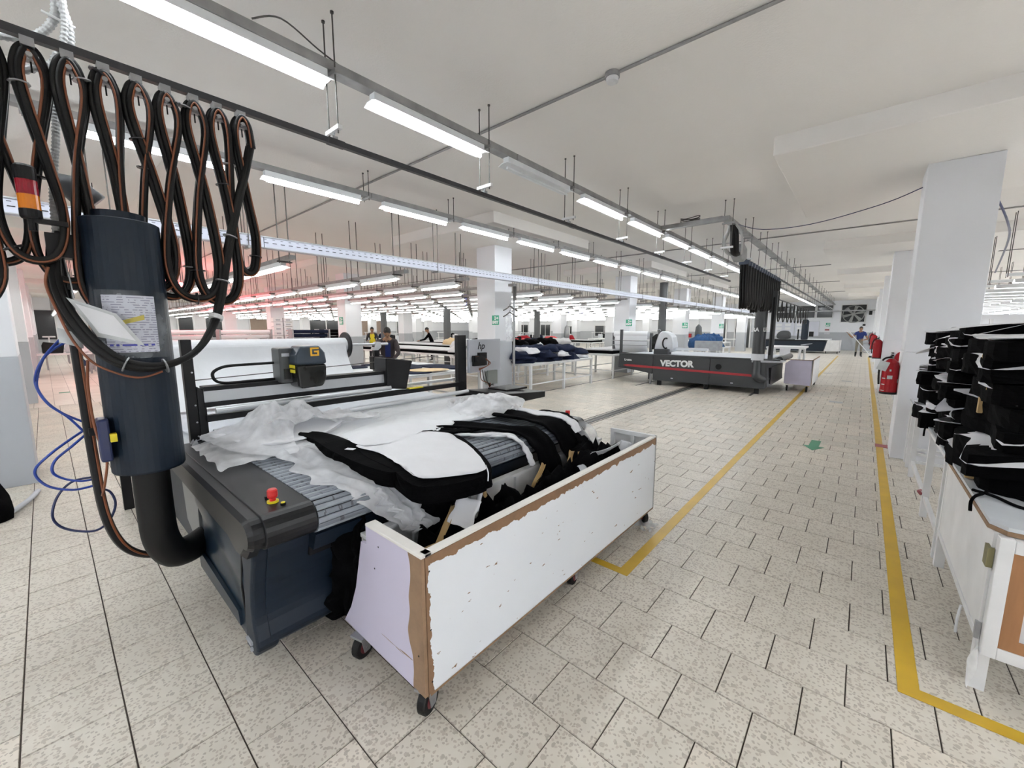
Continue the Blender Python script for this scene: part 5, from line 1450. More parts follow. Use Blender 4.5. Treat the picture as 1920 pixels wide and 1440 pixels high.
# ------------------------------------------------------------------ right hand tables
def steel_table(x0, x1, y0, y1, z, legs_y, label, group, top='lightgreytop', frame='whitepaint', rail=.16, w=.045, name='work_table', legx=None, cat='table'):
    t = thing(name, label, cat, ((x0 + x1) / 2, (y0 + y1) / 2, 0), group)
    MB().box(x0, x1, y0, y1, z - .018, z).build('tabletop', M[top], t, bevel=.004)
    MB().box(x0 + .01, x1 - .01, y0 + .01, y1 - .01, z - .055, z - .019).build('apron', M[frame], t)
    for y in legs_y:
        for x in ((x0 + .01, x1 - .01 - w) if legx is None else legx):
            MB().box(x, x + w, y, y + w, 0, z - .055).build('leg', M[frame], t)
    for x in (x0 + .018, x1 - .045):
        MB().box(x, x + .028, legs_y[0] + w, legs_y[-1], rail, rail + .028).build('stretcher', M[frame], t)
    for y in (legs_y[0], legs_y[-1]):
        MB().box(x0 + .05, x1 - .05, y + .005, y + .03, rail, rail + .028).build('stretcher', M[frame], t)
    return t
TX0, TX1 = .50, 1.62
cabt = thing('cabinet_table', 'white painted cabinet table with an orange plywood end panel, nearest on the right', 'table', (1.05, 3.3, 0))
MB().prism([(TX0, 2.70), (TX0 + .045, 2.64), (TX1, 2.64), (TX1, 4.0), (TX0, 4.0)], 'z', .782, .80).build('tabletop', M['tabletop'], cabt)
MB().prism([(TX0 - .004, 2.70), (TX0 + .043, 2.636), (TX1, 2.636), (TX1, 4.0), (TX0 - .004, 4.0)], 'z', .762, .7815).build('top_edge', M['board'], cabt)
MB().box(TX0 + .012, TX0 + .03, 2.68, 3.95, .27, .762).build('side_panel', M['wornwhite'], cabt)
MB().box(TX0 + .008, TX0 + .04, 2.66, 3.97, .235, .268).build('bottom_rail', M['whitepaint'], cabt)
MB().box(TX0 + .06, TX1 - .03, 2.66, 3.95, .26, .28).build('shelf_board', M['wornwhite'], cabt)
for y in (2.655, 3.92):
    for x in (TX0 + .01, TX1 - .06):
        MB().box(x, x + .05, y, y + .05, 0, .762).build('leg', M['wornwhite'], cabt)
# end frame with plywood
MB().box(TX0 + .02, TX0 + .065, 2.605, 2.655, .20, .758).box(TX0 + .065, TX1, 2.605, 2.655, .70, .758).box(TX0 + .065, TX1, 2.605, 2.655, .20, .255).build('end_frame', M['wornwhite'], cabt, bevel=.003)
MB().box(TX0 + .065, TX0 + .12, 2.612, 2.65, .255, .70).box(TX0 + .12, TX1, 2.612, 2.65, .645, .70).box(TX0 + .12, TX1, 2.612, 2.65, .255, .305).build('plywood_border', M['wood'], cabt)
MB().box(TX0 + .12, TX1, 2.625, 2.65, .305, .645).build('end_panel', M['whitepaint'], cabt)
MB().box(TX0 - .002, TX0 + .018, 2.64, 2.70, .60, .69).build('latch', mat('tarnished brass', (.22, .20, .10), .5, .4), cabt)
MB().box(TX0 + .0, TX0 + .016, 2.645, 2.665, .25, .33).build('bracket', M['galv'], cabt)
MB().grid(lambda u, v: (TX0 + .005 + .012 * math.sin(v * 4 + u * 2), 2.60 + .05 * u, .22 - .20 * v * (1 - .3 * u)), 6, 8).build('loose_tape', M['film'], cabt, smooth=True)
MB().tube(smooth_path([(TX0, 2.95, .24), (TX0 - .004, 2.96, .16), (TX0 + .0, 2.98, .07)]), .006, 5).build('hanging_cord', M['paper'], cabt)
steel_table(TX0, TX1, 4.02, 6.55, .79, (4.06, 4.92, 6.2), 'white framed work table in the middle, beneath the tall black stacks', 'aisle tables')
steel_table(TX0, TX1, 6.6, 6.95, .79, (6.62, 6.88), 'short white framed table against the near pillar', 'aisle tables')
ta = steel_table(.62, TX1, 7.7, 9.9, .79, (7.75, 9.8), 'first white framed table past the near pillar', 'aisle tables')
for k in range(5):
    y = 10.2 + k * 3.3
    steel_table(.62, 1.7, y, y + 2.7, .80, (y + .05, y + 1.3, y + 2.6), '%s white framed table past the near pillar along the aisle' % ORD[k + 1], 'aisle tables')
# stacked black cut bundles
def bundle(cx, cy, z, sx, sy, h, seed, label, paper=True, corner=None, band=None, rot=0.0, group='stacked cut bundles on the right hand tables', tint='paper'):
    r_ = random.Random(seed)
    t = thing('cut_bundle', label, 'fabric bundle', (cx, cy, z), group)
    pts = []
    base = [(-1, -.9), (-.55, -1), (0, -.92), (.6, -1), (1, -.85), (1.02, 0), (1, .85), (.5, 1), (-.1, .93), (-.6, 1), (-1, .9), (-1.04, .4), (-.98, 0), (-1.05, -.45)]
    for bx, by in base:
        x = bx * sx * (1 + r_.uniform(-.06, .06)); y = by * sy * (1 + r_.uniform(-.08, .08))
        pts.append((cx + x * math.cos(rot) - y * math.sin(rot), cy + x * math.sin(rot) + y * math.cos(rot)))
    dr = r_.uniform(.006, .022)
    zf = lambda x, y: z + h + .010 * nz(x * 5, y * 5, seed) - dr * max(0, (cx - sx * .55) - x) / (sx * .45) * 1.5
    patch(smooth_closed(pts, 3), zf, 5, (cx, cy), thick=h - .002).build('fabric_stack', M['clothlayer'], t, smooth=False)
    if paper:
        q = [((p[0] - cx) * r_.uniform(.97, 1.035) + cx, (p[1] - cy) * r_.uniform(.97, 1.035) + cy) for p in pts]
        if corner is not None:
            q[corner] = (cx + (q[corner][0] - cx) * 1.16, cy + (q[corner][1] - cy) * 1.1)
        def zp(x, y):
            e = max(0, math.hypot((x - cx) / sx, (y - cy) / sy) - 1.05)
            return zf(x, y) + .0045 + .004 * nz(x * 9, y * 9, seed) - e * .16 * (1 if seed % 3 else -.4)
        patch(smooth_closed(q, 3), zp, 5, (cx, cy), thick=.002).build('paper_sheet', M[tint], t, smooth=True)
    if band:
        bm = MB().box(cx - sx * 1.05, cx - sx * .85, cy + sy * band, cy + sy * band + .035, z + .004, z + h + .006)
        bm.build('card_band', M['kraft'], t)
    return t
rr_ = random.Random(5)
stack_top = {}
# column C: behind, around y 5.3 ; column B: y 4.35 ; column A: nearest, y 3.4
for (nm, cx, cy, sx, sy, hs) in (('farthest', .99, 5.42, .52, .42, [.12, .11, .125, .10, .12, .11, .11]),
                             ('middle', 1.04, 4.52, .52, .40, [.09, .085, .10, .075, .09, .08, .085, .09, .07, .08]),
                             ('nearest', 1.09, 3.56, .54, .44, [.11, .12, .10, .12, .11, .12, .10])):
    z = .802
    for k, h in enumerate(hs):
        lab = 'black cut bundle in the %s tall stack, %s from the table up' % (nm, ORD[k])
        bundle(cx + rr_.uniform(-.045, .045), cy + rr_.uniform(-.04, .04), z, sx * rr_.uniform(.93, 1.04), sy * rr_.uniform(.93, 1.04), h, int(cx * 100) + k * 7 + int(cy * 10), lab,
               paper=True, corner=rr_.choice([0, 10, 12, 1]) if k % 2 else None, band=rr_.choice([None, -.5, .1]) if nm == 'nearest' else None,
               rot=rr_.uniform(-.06, .06), tint='paper' if k != 3 else 'greypaper')
        z += h + .004
    stack_top[nm] = z
# small pieces slipping off in front of the near stack
for k, (x, y, a) in enumerate([(.66, 3.16, .4), (.70, 2.98, .2), (.88, 2.85, .1)]):
    bundle(x + .26, y, .802, .26, .14, .035 + .01 * k, 300 + k, 'thin black offcut stack lying at the foot of the nearest stack, %s from the aisle' % ORD[k], paper=(k == 1), rot=a, band=.1)
leafs = [(.70, 4.15, 1.28, .22, .30, .4, -.5, 'paper', 'big white paper corner folded down in front of the middle stack'),
         (.68, 3.62, 1.02, .22, .26, .3, -.35, 'paper', 'broad white paper tongue sticking out of the nearest stack toward the aisle'),
         (.60, 5.08, 1.60, .20, .30, .2, -.25, 'paper', 'white paper sheet curling off the top of the farthest stack'),
         (.60, 5.0, 1.19, .14, .22, .3, -.3, 'greypaper', 'grey paper corner hanging from the farthest stack')]
for cx, cy, cz, w, l, rot, tilt, m_, lab in leafs:
    o = leaf(cx, cy, cz, w, l, rot, tilt, M[m_], lab, 'paper_sheet', .02, cx * 9, -.35)
    o['group'] = 'loose paper on the black stacks'; o['category'] = 'paper'
tag(MB().tube([(.64, 3.55, 1.30), (.635, 3.54, 1.22), (.63, 3.55, 1.12), (.64, 3.56, 1.08)], [.012, .016, .016, .010], 8).build('clamp', mat('teal clamp', (.10, .26, .25), .5), smooth=True), 'teal plastic clamp pinched on the nearest black stack', 'clamp')
for k, pts in enumerate(([(.60, 3.30, 1.0), (.585, 3.28, .92), (.57, 3.27, .84), (.575, 3.26, .78)], [(.56, 3.14, .812), (.53, 3.06, .815), (.50, 3.02, .806), (.485, 3.0, .78), (.482, 2.97, .74)], [(.50, 3.10, .815), (.56, 3.03, .82), (.62, 2.97, .808), (.68, 2.93, .806)], [(.52, 3.55, .806), (.60, 3.50, .812), (.70, 3.50, .808)], [(.49, 5.0, .83), (.475, 4.98, .78), (.47, 4.95, .72)])):
    tag(MB().tube(smooth_path(pts), .0075 if k != 3 else .004, 6).build('fabric_tail', M['cloth'], smooth=True), ['black fabric tail dangling from the nearest stack front', 'black twisted fabric scrap drooping over the aisle edge of the cabinet table', 'black twisted fabric scrap lying flat across the cabinet table edge', 'thin black thread lying on the table between nearest and middle stack', 'black fabric tail hanging below the farthest stack'][k], 'scrap')
tag(MB().tube(smooth_path([(.505, 4.93, .20), (.49, 4.96, .215), (.50, 5.05, .19), (.52, 5.12, .18)]), .013, 6).build('rag', M['redtape'], smooth=True), 'dark rag tied round the table leg near the floor', 'rag')
# fire extinguishers
def extinguisher(x, y, z, label, s=1.0):
    t = thing('fire_extinguisher', label, 'fire extinguisher', (x, y, z), 'red fire extinguishers along the pillars')
    MB().lathe([(.07 * s, 0), (.083 * s, .012), (.085 * s, .03), (.085 * s, .36 * s), (.075 * s, .41 * s), (.04 * s, .445 * s), (.025 * s, .46 * s)], (x, y, z), 24).build('bottle', M['extred'], t, smooth=False)
    MB().lathe([(.087 * s, 0), (.087 * s, .028)], (x, y, z - .002), 24).build('base_ring', M['black'], t)
    MB().lathe([(.018 * s, .455 * s), (.022 * s, .47 * s), (.022 * s, .50 * s)], (x, y, z), 12).build('valve', M['galv'], t)
    MB().box(x - .012, x + .012, y - .11 * s, y + .03, z + .50 * s, z + .515 * s).box(x - .012, x + .012, y - .10 * s, y + .02, z + .53 * s, z + .542 * s).build('handle', M['black'], t)
    MB().tube(smooth_path([(x, y - .03, z + .485 * s), (x - .08 * s, y - .05, z + .45 * s), (x - .11 * s, y - .03, z + .30 * s), (x - .10 * s, y - .02, z + .12 * s)]), .011 * s, 8).build('hose', M['rubber'], t)
    return t
e1 = extinguisher(.30, 7.22, .80, 'largest red fire extinguisher with a white tag, on the near pillar')
for a0, a1, z0, z1 in ((-1.9, -1.3, .20, .245), (-1.7, -1.5, .30, .325), (-2.6, -2.1, .04, .05), (-2.6, -2.1, .12, .13), (-2.6, -2.1, .20, .21)):
    MB().grid(lambda u, v: (.30 + .0865 * math.cos(a0 + (a1 - a0) * u), 7.22 + .0865 * math.sin(a0 + (a1 - a0) * u), .80 + z0 + (z1 - z0) * v), 5, 2).build('printed_label', M['pouch'], e1)
MB().obox((.22, 7.12, 1.17), .10, .004, .12, Matrix.Rotation(.3, 3, 'Y')).build('inspection_tag', M['pouch'], e1)
MB().box(.33, .395, 7.18, 7.26, .95, 1.0).build('wall_bracket', M['galv'], e1)
extinguisher(.30, 14.5, .86, 'second red fire extinguisher, on the next pillar down the aisle', 1.1)
extinguisher(.30, 20.7, .86, 'third red fire extinguisher far down the aisle', 1.2)
extinguisher(.30, 27.3, .86, 'farthest small red fire extinguisher by the far end of the aisle', 1.2)
# red and white fabric on the farther tables
for k, (x, y, sx, sy, h, m_) in enumerate([(.85, 8.2, .26, .42, .22, 'redcloth'), (.85, 8.2, .25, .40, .05, 'whitecloth'), (.82, 9.2, .24, .38, .20, 'redcloth'), (.85, 10.9, .26, .45, .26, 'cloth'), (.9, 12.2, .26, .45, .28, 'redcloth'), (.9, 14.3, .26, .5, .3, 'redcloth'), (.9, 16.2, .26, .6, .22, 'whitecloth'), (.95, 18.0, .3, .6, .3, 'cloth'), (.9, 21.5, .3, .6, .3, 'redcloth')]):
    z = .80 if k != 1 else 1.02
    o = heap(x, y, z, sx, sy, h, M[m_], 70 + k, name='folded_cloth', rough=.25, flat=.3)
    tag(o, '%s pile of %s fabric on the tables past the near pillar' % (ORD[k].capitalize(), {'redcloth': 'red', 'whitecloth': 'white', 'cloth': 'black'}[m_]), 'fabric pile', 'fabric piles past the near pillar')
shelf = thing('shelf_rack', 'white rack with red and dark folded fabric behind the near pillar', 'rack', (1.1, 8.8, .8))
MB().box(.7, 1.5, 7.8, 9.75, 1.36, 1.39).build('shelf_board', M['whitepaint'], shelf)
for x in (.7, 1.46):
    for y in (7.8, 9.7): MB().box(x, x + .04, y, y + .04, .80, 1.8).build('upright', M['whitepaint'], shelf)
for k, (y, h, m_) in enumerate(((8.1, .18, 'redcloth'), (8.8, .22, 'cloth'), (9.4, .16, 'redcloth'))):
    o = heap(1.0, y, 1.39, .27, .3, h, M[m_], 90 + k, name='folded_cloth', flat=.3)
    tag(o, '%s folded fabric on the rack behind the near pillar, %s along' % ('red' if m_ == 'redcloth' else 'dark', ORD[k]), 'fabric pile', 'fabric on the pillar rack')
# ------------------------------------------------------------------ charcoal cutting machine in the middle distance
VY0, VY1 = 11.7, 14.2
vm_ = thing('cutting_machine', 'charcoal cutting machine with a red stripe and white capital lettering on its side', 'machine', (-3.7, 12.9, 0))
MB().prism([(-5.72, .86), (-5.74, .46), (-5.2, .40), (-4.66, .32), (-4.64, .86)], 'y', VY0, VY1).build('left_housing', M['vecgrey'], vm_, bevel=.01)
MB().box(-4.64, -3.08, VY0, VY1, .14, .86).build('side_panel', M['vecgrey'], vm_, bevel=.008)
MB().box(-3.075, -1.78, VY0, VY1, .14, .86).build('side_panel', M['vecgrey'], vm_, bevel=.008)
MB().prism([(-1.78, .16), (-1.72, .2), (-1.78, .84), (-1.80, .84)], 'y', VY0 + .02, VY1).build('end_panel', M['vecgrey'], vm_)
MB().box(-1.78, -1.70, VY0 + .3, VY1 - .3, .25, .66).build('front_opening', M['black'], vm_)
MB().prism([(-5.58, .53), (-5.45, .50), (-1.9, .43), (-1.9, .49), (-5.45, .565)], 'y', VY0 - .006, VY0).build('red_stripe', M['vecred'], vm_)
text_mesh('lettering', 'VECTOR', .235, M['signtext'], frame_mat((-3.96, VY0 - .008, .655), (1, 0, .02), (0, 0, 1)), vm_, .003, .012)
text_mesh('lettering', 'Lectra', .09, M['signtext'], frame_mat((-5.42, VY0 - .008, .70), (1, 0, 0), (0, 0, 1)), vm_, .002, .004)
MB().cyl((-2.86, VY0 - .008, .64), (-2.86, VY0, .64), .075, 20).build('vent_disc', M['black'], vm_)
MB().box(-5.5, -1.75, VY0 + .12, VY1 - .1, .86, .885).build('bed', M['greypaper'], vm_)
MB().box(-5.72, -1.5, VY0 - .01, VY0 + .14, .86, .90).build('bed_edge', M['vecgrey'], vm_, bevel=.01)
MB().prism([(-2.1, .86), (-1.55, .86), (-1.42, .845), (-1.45, .82), (-2.1, .80)], 'y', VY0 - .02, VY0 + .5).build('outfeed_shelf', M['silver'], vm_, bevel=.01)
MB().cyl((-1.58, VY0 + .55, .86), (-1.58, VY1, .86), .075, 16).build('outfeed_roller', M['vecgrey'], vm_)
for x in (-4.5, -3.2, -2.0):
    MB().box(x, x + .1, VY0 + .02, VY0 + .1, 0, .14).build('levelling_foot', M['black'], vm_)
MB().box(-4.75, -4.70, VY0 + .05, VY0 + .1, 0, .32).build('levelling_foot', M['galv'], vm_)
for x in (-4.1, -2.55): MB().box(x, x + .06, VY0 - .006, VY0, .22, .245).build('badge', M['vecwhite'], vm_)
# head and gantry
hp = [(-4.72, .96), (-4.72, 1.30), (-4.62, 1.52), (-4.50, 1.57), (-4.30, 1.48), (-4.22, 1.33), (-4.22, .98)]
MB().prism(smooth_closed(hp, 3), 'y', VY0 + .35, VY0 + .75).build('head_cover', M['vecwhite'], vm_, bevel=.04, seg=3)
MB().prism([(-4.84, 1.02), (-4.84, 1.40), (-4.72, 1.50), (-4.66, 1.48), (-4.78, 1.02)], 'y', VY0 + .33, VY0 + .72).build('head_side_guard', M['smoke'], vm_, bevel=.02)
MB().tube([(-4.42 + .09 * math.cos(a), VY0 + .345, 1.22 + .15 * math.sin(a)) for a in [PI * .35 + PI * 1.3 * k / 12 for k in range(13)]], .022, 8).build('head_arch', M['black'], vm_)
MB().box(-4.72, -4.30, VY0 + .2, VY0 + .5, .89, 1.05).build('head_base', M['vecgrey'], vm_, bevel=.01)
MB().tube([(-4.70 + .05 * math.cos(k * PI / 6), VY0 + .5, 1.58 + .05 * math.sin(k * PI / 6)) for k in range(9)], .008, 6).build('hose_loop', M['galv'], vm_)
MB().box(-4.22, -3.3, VY0 + .5, VY0 + .62, 1.02, 1.09).build('gantry_beam', M['vecwhite'], vm_)
MB().box(-4.22, -3.4, VY1 - .1, VY1, .95, 1.25).build('gantry_end', M['galv'], vm_)
MB().box(-5.74, -5.68, VY0 + .05, VY0 + .14, .5, 1.62).build('frame_post', M['vecgrey'], vm_)
# suction column
vx, vy = -1.98, VY0 + .05
MB().lathe([(.14, .98), (.14, 2.10)], (vx, vy, 0), 28).build('suction_column', M['vecgrey'], vm_)
for z0, z1 in ((.86, 1.02), (2.10, 2.28)):
    MB().lathe([(.152, z0), (.152, z1)], (vx, vy, 0), 28).build('column_ring', M['vecwhite'], vm_)
MB().tube(smooth_path([(vx, vy, .88), (vx, vy - .06, .6), (vx + .02, vy - .08, .45), (vx + .14, vy + .02, .38), (vx + .16, vy + .2, .38)]), .10, 16).build('suction_elbow', M['vecgrey'], vm_, smooth=True)
text_mesh('lettering', 'RA', .13, M['signtext'], frame_mat((vx - .075, vy - .135, 1.62), (1, -.35, 0), (0, 0, 1)), vm_, .004, .004)
text_mesh('lettering', 'LE', .13, M['signtext'], frame_mat((vx + .125, vy - .075, 1.62), (.6, 1, 0), (0, 0, 1)), vm_, .004, .004)
MB().box(-1.76, -1.66, VY0 - .02, VY0 + .08, .86, 2.55).build('cable_post', M['vecgrey'], vm_, bevel=.005)
MB().box(-1.74, -1.70, VY0 - .03, VY0 - .02, 1.0, 2.4).build('post_seam', M['black'], vm_)
# its white roll
vr = thing('fabric_roll', 'white fabric roll with sheets hanging behind the charcoal machine', 'roll', (-5.3, 13.0, 1.2))
MB().cyl((-6.55, 13.0, 1.46), (-5.35, 13.0, 1.46), .10, 20).build('roll', M['white'], vr)
MB().grid(lambda u, v: (-6.5 + 1.15 * u, 12.92 - .08 * v + .25 * v ** 3, 1.46 - .62 * v), 10, 10).build('hanging_sheet', M['white'], vr, smooth=True)
for z in (1.1, 1.25): MB().cyl((-6.55, 12.8, z), (-5.3, 12.8, z), .012, 8).build('tension_bar', M['galv'], vr)
for x in (-6.6, -5.28): MB().box(x, x + .05, 12.95, 13.1, 0, 1.5).build('stand_leg', M['vecgrey'], vr)
# hanging hose bunch over the aisle tray
XH2 = -1.87
hr = thing('festoon_rail', 'dark rail under the aisle cable tray, carrying the bunched black hoses', 'rail', (XH2, 20, 2.97))
MB().box(XH2 - .018, XH2 + .018, 8.5, 36.5, 2.955, 2.99).build('rail_length', M['railblk'], hr)
hb_ = thing('hose_bunch', 'thick bunch of black hoses hanging in tight loops from blue trolleys', 'hose', (XH2, 10.8, 2.6))
r9 = random.Random(9)
for k in range(15):
    y = 9.0 + k * .265
    zb = 2.06 + .05 * math.sin(k * 1.3) + .006 * k + r9.uniform(-.03, .03)
    for q in range(3):
        xo = (q - 1) * .05
        P = smooth_path([(XH2 + xo, y - .02, 2.90), (XH2 + xo, y + .03, 2.6), (XH2 + xo + .02, y + .02, zb + .12), (XH2 + xo, y + .13, zb), (XH2 + xo, y + .25, zb + .12), (XH2 + xo, y + .24, 2.6), (XH2 + xo, y + .255, 2.90)], 5)
        MB().tube(P, .026, 7).build('hose_loop', M['rubber'], hb_, smooth=True)
    MB().box(XH2 - .09, XH2 + .09, y - .05, y + .06, 2.87, 2.95).build('trolley', mat('blue grey trolley', (.07, .09, .13), .5) if k == 0 else bpy.data.materials['blue grey trolley'], hb_, bevel=.01)
eh = thing('end_bracket', 'grey end bracket with fat hoses rising to the cable tray corner', 'bracket', (XH2, 8.5, 3.0))
MB().prism([(8.32, 2.93), (8.55, 2.86), (8.75, 2.95), (8.72, 3.12), (8.45, 3.18), (8.3, 3.08)], 'x', XH2 - .09, XH2 + .09).build('bracket_body', M['galv'], eh, bevel=.02)
for xo, r, m_, d in ((-.09, .03, 'ribhose', .14), (.0, .045, 'rubber', .02), (.05, .035, 'rubber', .0), (.12, .02, 'ribhose', -.02)):
    MB().tube(smooth_path([(XH2 + xo * .3, 7.9, 3.42), (XH2 + xo, 7.98 + d * .2, 3.30), (XH2 + xo * 1.2, 8.02 - d, 3.12), (XH2 + xo, 8.12 - d * .5, 2.98), (XH2 + xo * .5, 8.38, 2.98)]), r, 10).build('fat_hose', M[m_], eh, smooth=True)
tag(MB().tube(smooth_path([(XH2, 12.9, 2.95), (XH2 + .02, 12.92, 2.6), (-1.75, 12.3, 2.5), (-1.71, 11.78, 2.52)]), .03, 8).build('hose', M['rubber'], smooth=True), 'single black hose from the hose bunch down to the machine post', 'hose')
# looped cable of the far machine
fl_ = thing('festoon_cable', 'widely spaced black cable loops hanging before the far whiteboards', 'cable', (-2.5, 25, 2.5))
MB().box(-2.52, -2.48, 17.5, 29, 2.69, 2.72).build('rail_length', M['railblk'], fl_)
for k in range(9):
    y = 17.6 + k * 1.18
    P = smooth_path([(-2.5, y, 2.69), (-2.5, y + .14, 2.45), (-2.5, y + .36, 2.02), (-2.5, y + .58, 1.91), (-2.5, y + .80, 2.02), (-2.5, y + 1.04, 2.45), (-2.5, y + 1.18, 2.69)], 4)
    MB().tube(P, .02, 6).build('cable_loop', M['rubber'], fl_, smooth=True)
# ------------------------------------------------------------------ white bins and frames near the charcoal machine
b2 = thing('scrap_bin', 'white and lilac scrap bin on castors at the right end of the charcoal machine', 'bin', (-1.2, 13.8, 0))
MB().prism([(-1.52, .20), (-.95, .17), (-.93, .83), (-1.4, .83), (-1.52, .74)], 'y', 12.86, 12.88).build('end_panel', mat('lilac laminate', (.60, .57, .71), .5), b2)
MB().box(-.945, -.925, 12.86, 14.9, .17, .83).build('side_panel', M['wornwhite'], b2)
MB().box(-1.52, -1.50, 12.9, 14.9, .2, .74).build('side_panel', M['wornwhite'], b2)
MB().box(-1.5, -.95, 12.9, 14.9, .2, .22).build('floor_panel', M['board'], b2)
MB().box(-1.53, -.92, 12.85, 12.875, .83, .845).box(-.945, -.92, 12.85, 14.9, .83, .845).box(-.925, -.918, 12.85, 12.89, .17, .83).build('dark_edge', M['board'], b2)
for x, y in ((-1.45, 12.93), (-1.02, 12.93), (-1.45, 14.8), (-1.0, 14.8)): caster(x, y, b2, .075, .1, 'black', .2)
o = heap(-1.22, 13.8, .22, .24, .85, .5, M['cloth'], 44, name='fabric_scrap'); tag(o, 'dark scraps inside the lilac ended bin', 'scrap')
wf_ = thing('frame_trolley', 'white open frame trolley with curved legs behind the lilac ended bin', 'trolley', (-1.9, 17, 0))
for x in (-2.45, -1.55):
    MB().tube(smooth_path([(x, 16.2, 0), (x, 16.2, .9), (x + .06, 16.25, 1.0), (x + .1, 16.4, 1.02)]), .04, 8).build('leg', M['whitepaint'], wf_)
    MB().cyl((x, 17.6, 0), (x, 17.6, 1.0), .04, 8).build('leg', M['whitepaint'], wf_)
MB().box(-2.5, -1.45, 16.15, 17.7, .98, 1.04).build('top_frame', M['whitepaint'], wf_)
MB().box(-2.1, -1.8, 16.12, 16.15, .78, 1.0).build('hanging_card', M['paper'], wf_)
b3 = thing('scrap_bin', 'far white scrap bin on castors at the end of the farthest navy machine', 'bin', (-1.35, 34.5, 0))
MB().prism([(-1.95, .16), (-1.15, .16), (-1.15, .88), (-1.8, .88)], 'y', 33.9, 33.95).build('end_panel', M['wornwhite'], b3)
MB().box(-1.17, -1.15, 33.9, 36, .16, .88).build('side_panel', M['wornwhite'], b3)
for x, y in ((-1.85, 34.0), (-1.25, 34.0), (-1.2, 35.8)): caster(x, y, b3, .09, .1, 'black', .18)
# ------------------------------------------------------------------ farthest machine
fm_ = thing('cutting_machine', 'farthest navy cutting machine with a dark column, near the whiteboards', 'machine', (-3.5, 35, 0))
MB().prism([(-5.6, .14), (-2.0, .14), (-1.85, .80), (-5.6, .80)], 'y', 34.0, 36.5).build('body', M['navy'], fm_)
MB().box(-5.6, -1.9, 33.98, 36.5, .80, .88).build('bed', M['black'], fm_)
MB().box(-3.6, -1.7, 34.1, 36.4, .88, .93).build('white_sheet', M['white'], fm_)
MB().prism(smooth_closed([(-4.65, .95), (-4.72, 1.25), (-4.5, 1.48), (-4.1, 1.48), (-3.95, 1.25), (-4.0, .95)], 3), 'y', 34.3, 34.9).build('head_cover', M['vecgrey'], fm_, bevel=.03)
MB().lathe([(.2, .9), (.2, 2.15), (.12, 2.25)], (-3.1, 34.2, 0), 16).build('suction_column', M['navy'], fm_)
MB().box(-3.5, -3.42, 34.1, 34.2, .9, 1.6).box(-2.85, -2.6, 34.1, 34.2, 1.1, 1.45).build('control_panel', M['black'], fm_)
MB().prism([(-3.2, .5), (-2.6, .62), (-2.6, .66), (-3.25, .56)], 'y', 33.98, 34.0).build('silver_mark', M['silver'], fm_)

# ------------------------------------------------------------------ dark service pipes
for k, (x, y, r) in enumerate([(-6.55, 17.3, .16), (-14.0, 11.75, .16), (-20.0, 12.3, .17), (-13.0, 17.0, .16), (-21, 24, .17)]):
    c = MB().lathe([(r, 0), (r, ZD if k == 0 else 3.1)], (x, y, 0), 20)
    tag(c.build('service_pipe', M['colgrey'], smooth=False), 'thick dark grey vertical pipe, %s' % ['nearest one, just left of the blue denim piles', 'behind the long tables, left of the coat hanger pillar', 'beyond the worker in the dark jacket', 'right of the pillar with the coat hangers', 'far away in the middle of the hall'][k], 'pipe', 'dark service pipes')
# ------------------------------------------------------------------ tables with clothing
def leg_table(x0, x1, y0, y1, z, label, group, n=3, axis='y', top='whitepaint'):
    ys_ = [y0 + .03 + (y1 - y0 - .11) * k / (n - 1) for k in range(n)] if axis == 'y' else [y0 + .05, y1 - .1]
    lx = None if axis == 'y' else [x0 + .03 + (x1 - x0 - .11) * k / (n - 1) for k in range(n)]
    return steel_table(x0, x1, y0, y1, z, ys_, label, group, top=top, rail=.25, w=.06, legx=lx)
G2 = 'clothing tables in the hall'
leg_table(-7.55, -6.12, 7.75, 10.8, .78, 'white framed table heaped with navy clothing right of the coat hanger pillar', G2, 3)
leg_table(-9.7, -8.3, 8.2, 13.2, .80, 'white table heaped with black, white and coral clothing behind the navy pile', G2, 4)
leg_table(-7.7, -6.15, 12.2, 15.2, .80, 'white table with black and white layers left of the charcoal machine', G2, 3)
rc = random.Random(21)
def jacket(x, y, z, s, h, m_, lab, grp, seed):
    o = heap(x, y, z, s, s * rc.uniform(.7, 1.1), h, M[m_], seed, n=18, flat=.35, rot=rc.uniform(0, 3), name='garment', rough=.5)
    return tag(o, lab, 'garment', grp)
k = 0
for lay in range(3):
    for i in range(9 if lay < 2 else 5):
        x = -6.55 - (i % 2) * .55 + rc.uniform(-.1, .1); y = 7.95 + (i // 2) * .66 + rc.uniform(-.1, .1) + (.3 if lay == 2 else 0)
        m_ = 'navycloth' if (k % 5) != 3 else 'whitecloth'
        jacket(x, y, .78 + lay * .12, .38, .17 if m_ == 'navycloth' else .13, m_, '%s %s garment of the %s layer on the navy clothing table' % (ORD[i], 'navy' if m_ == 'navycloth' else 'white', ['bottom', 'middle', 'top'][lay]), 'garments on the navy clothing table', 200 + k)
        k += 1
cols = ['cloth', 'whitecloth', 'cloth', 'coral', 'cloth', 'navycloth', 'whitecloth', 'cloth', 'coral', 'greycloth', 'greycloth', 'whitecloth', 'cloth', 'coral']
for lay in range(3):
    for i in range(12):
        x = -8.65 - (i % 2) * .6 + rc.uniform(-.1, .1); y = 8.5 + (i // 2) * .82 + rc.uniform(-.12, .12)
        m_ = cols[(i + lay * 5) % len(cols)]
        nmc = {'cloth': 'black', 'whitecloth': 'white', 'coral': 'coral', 'navycloth': 'navy', 'greycloth': 'grey mottled'}[m_]
        jacket(x, y, .80 + lay * .14, .42, .2, m_, '%s garment, %s, of the %s layer on the mixed clothing table' % (ORD[i].capitalize(), nmc, ['bottom', 'middle', 'top'][lay]), 'garments on the mixed clothing table', 300 + k)
        k += 1
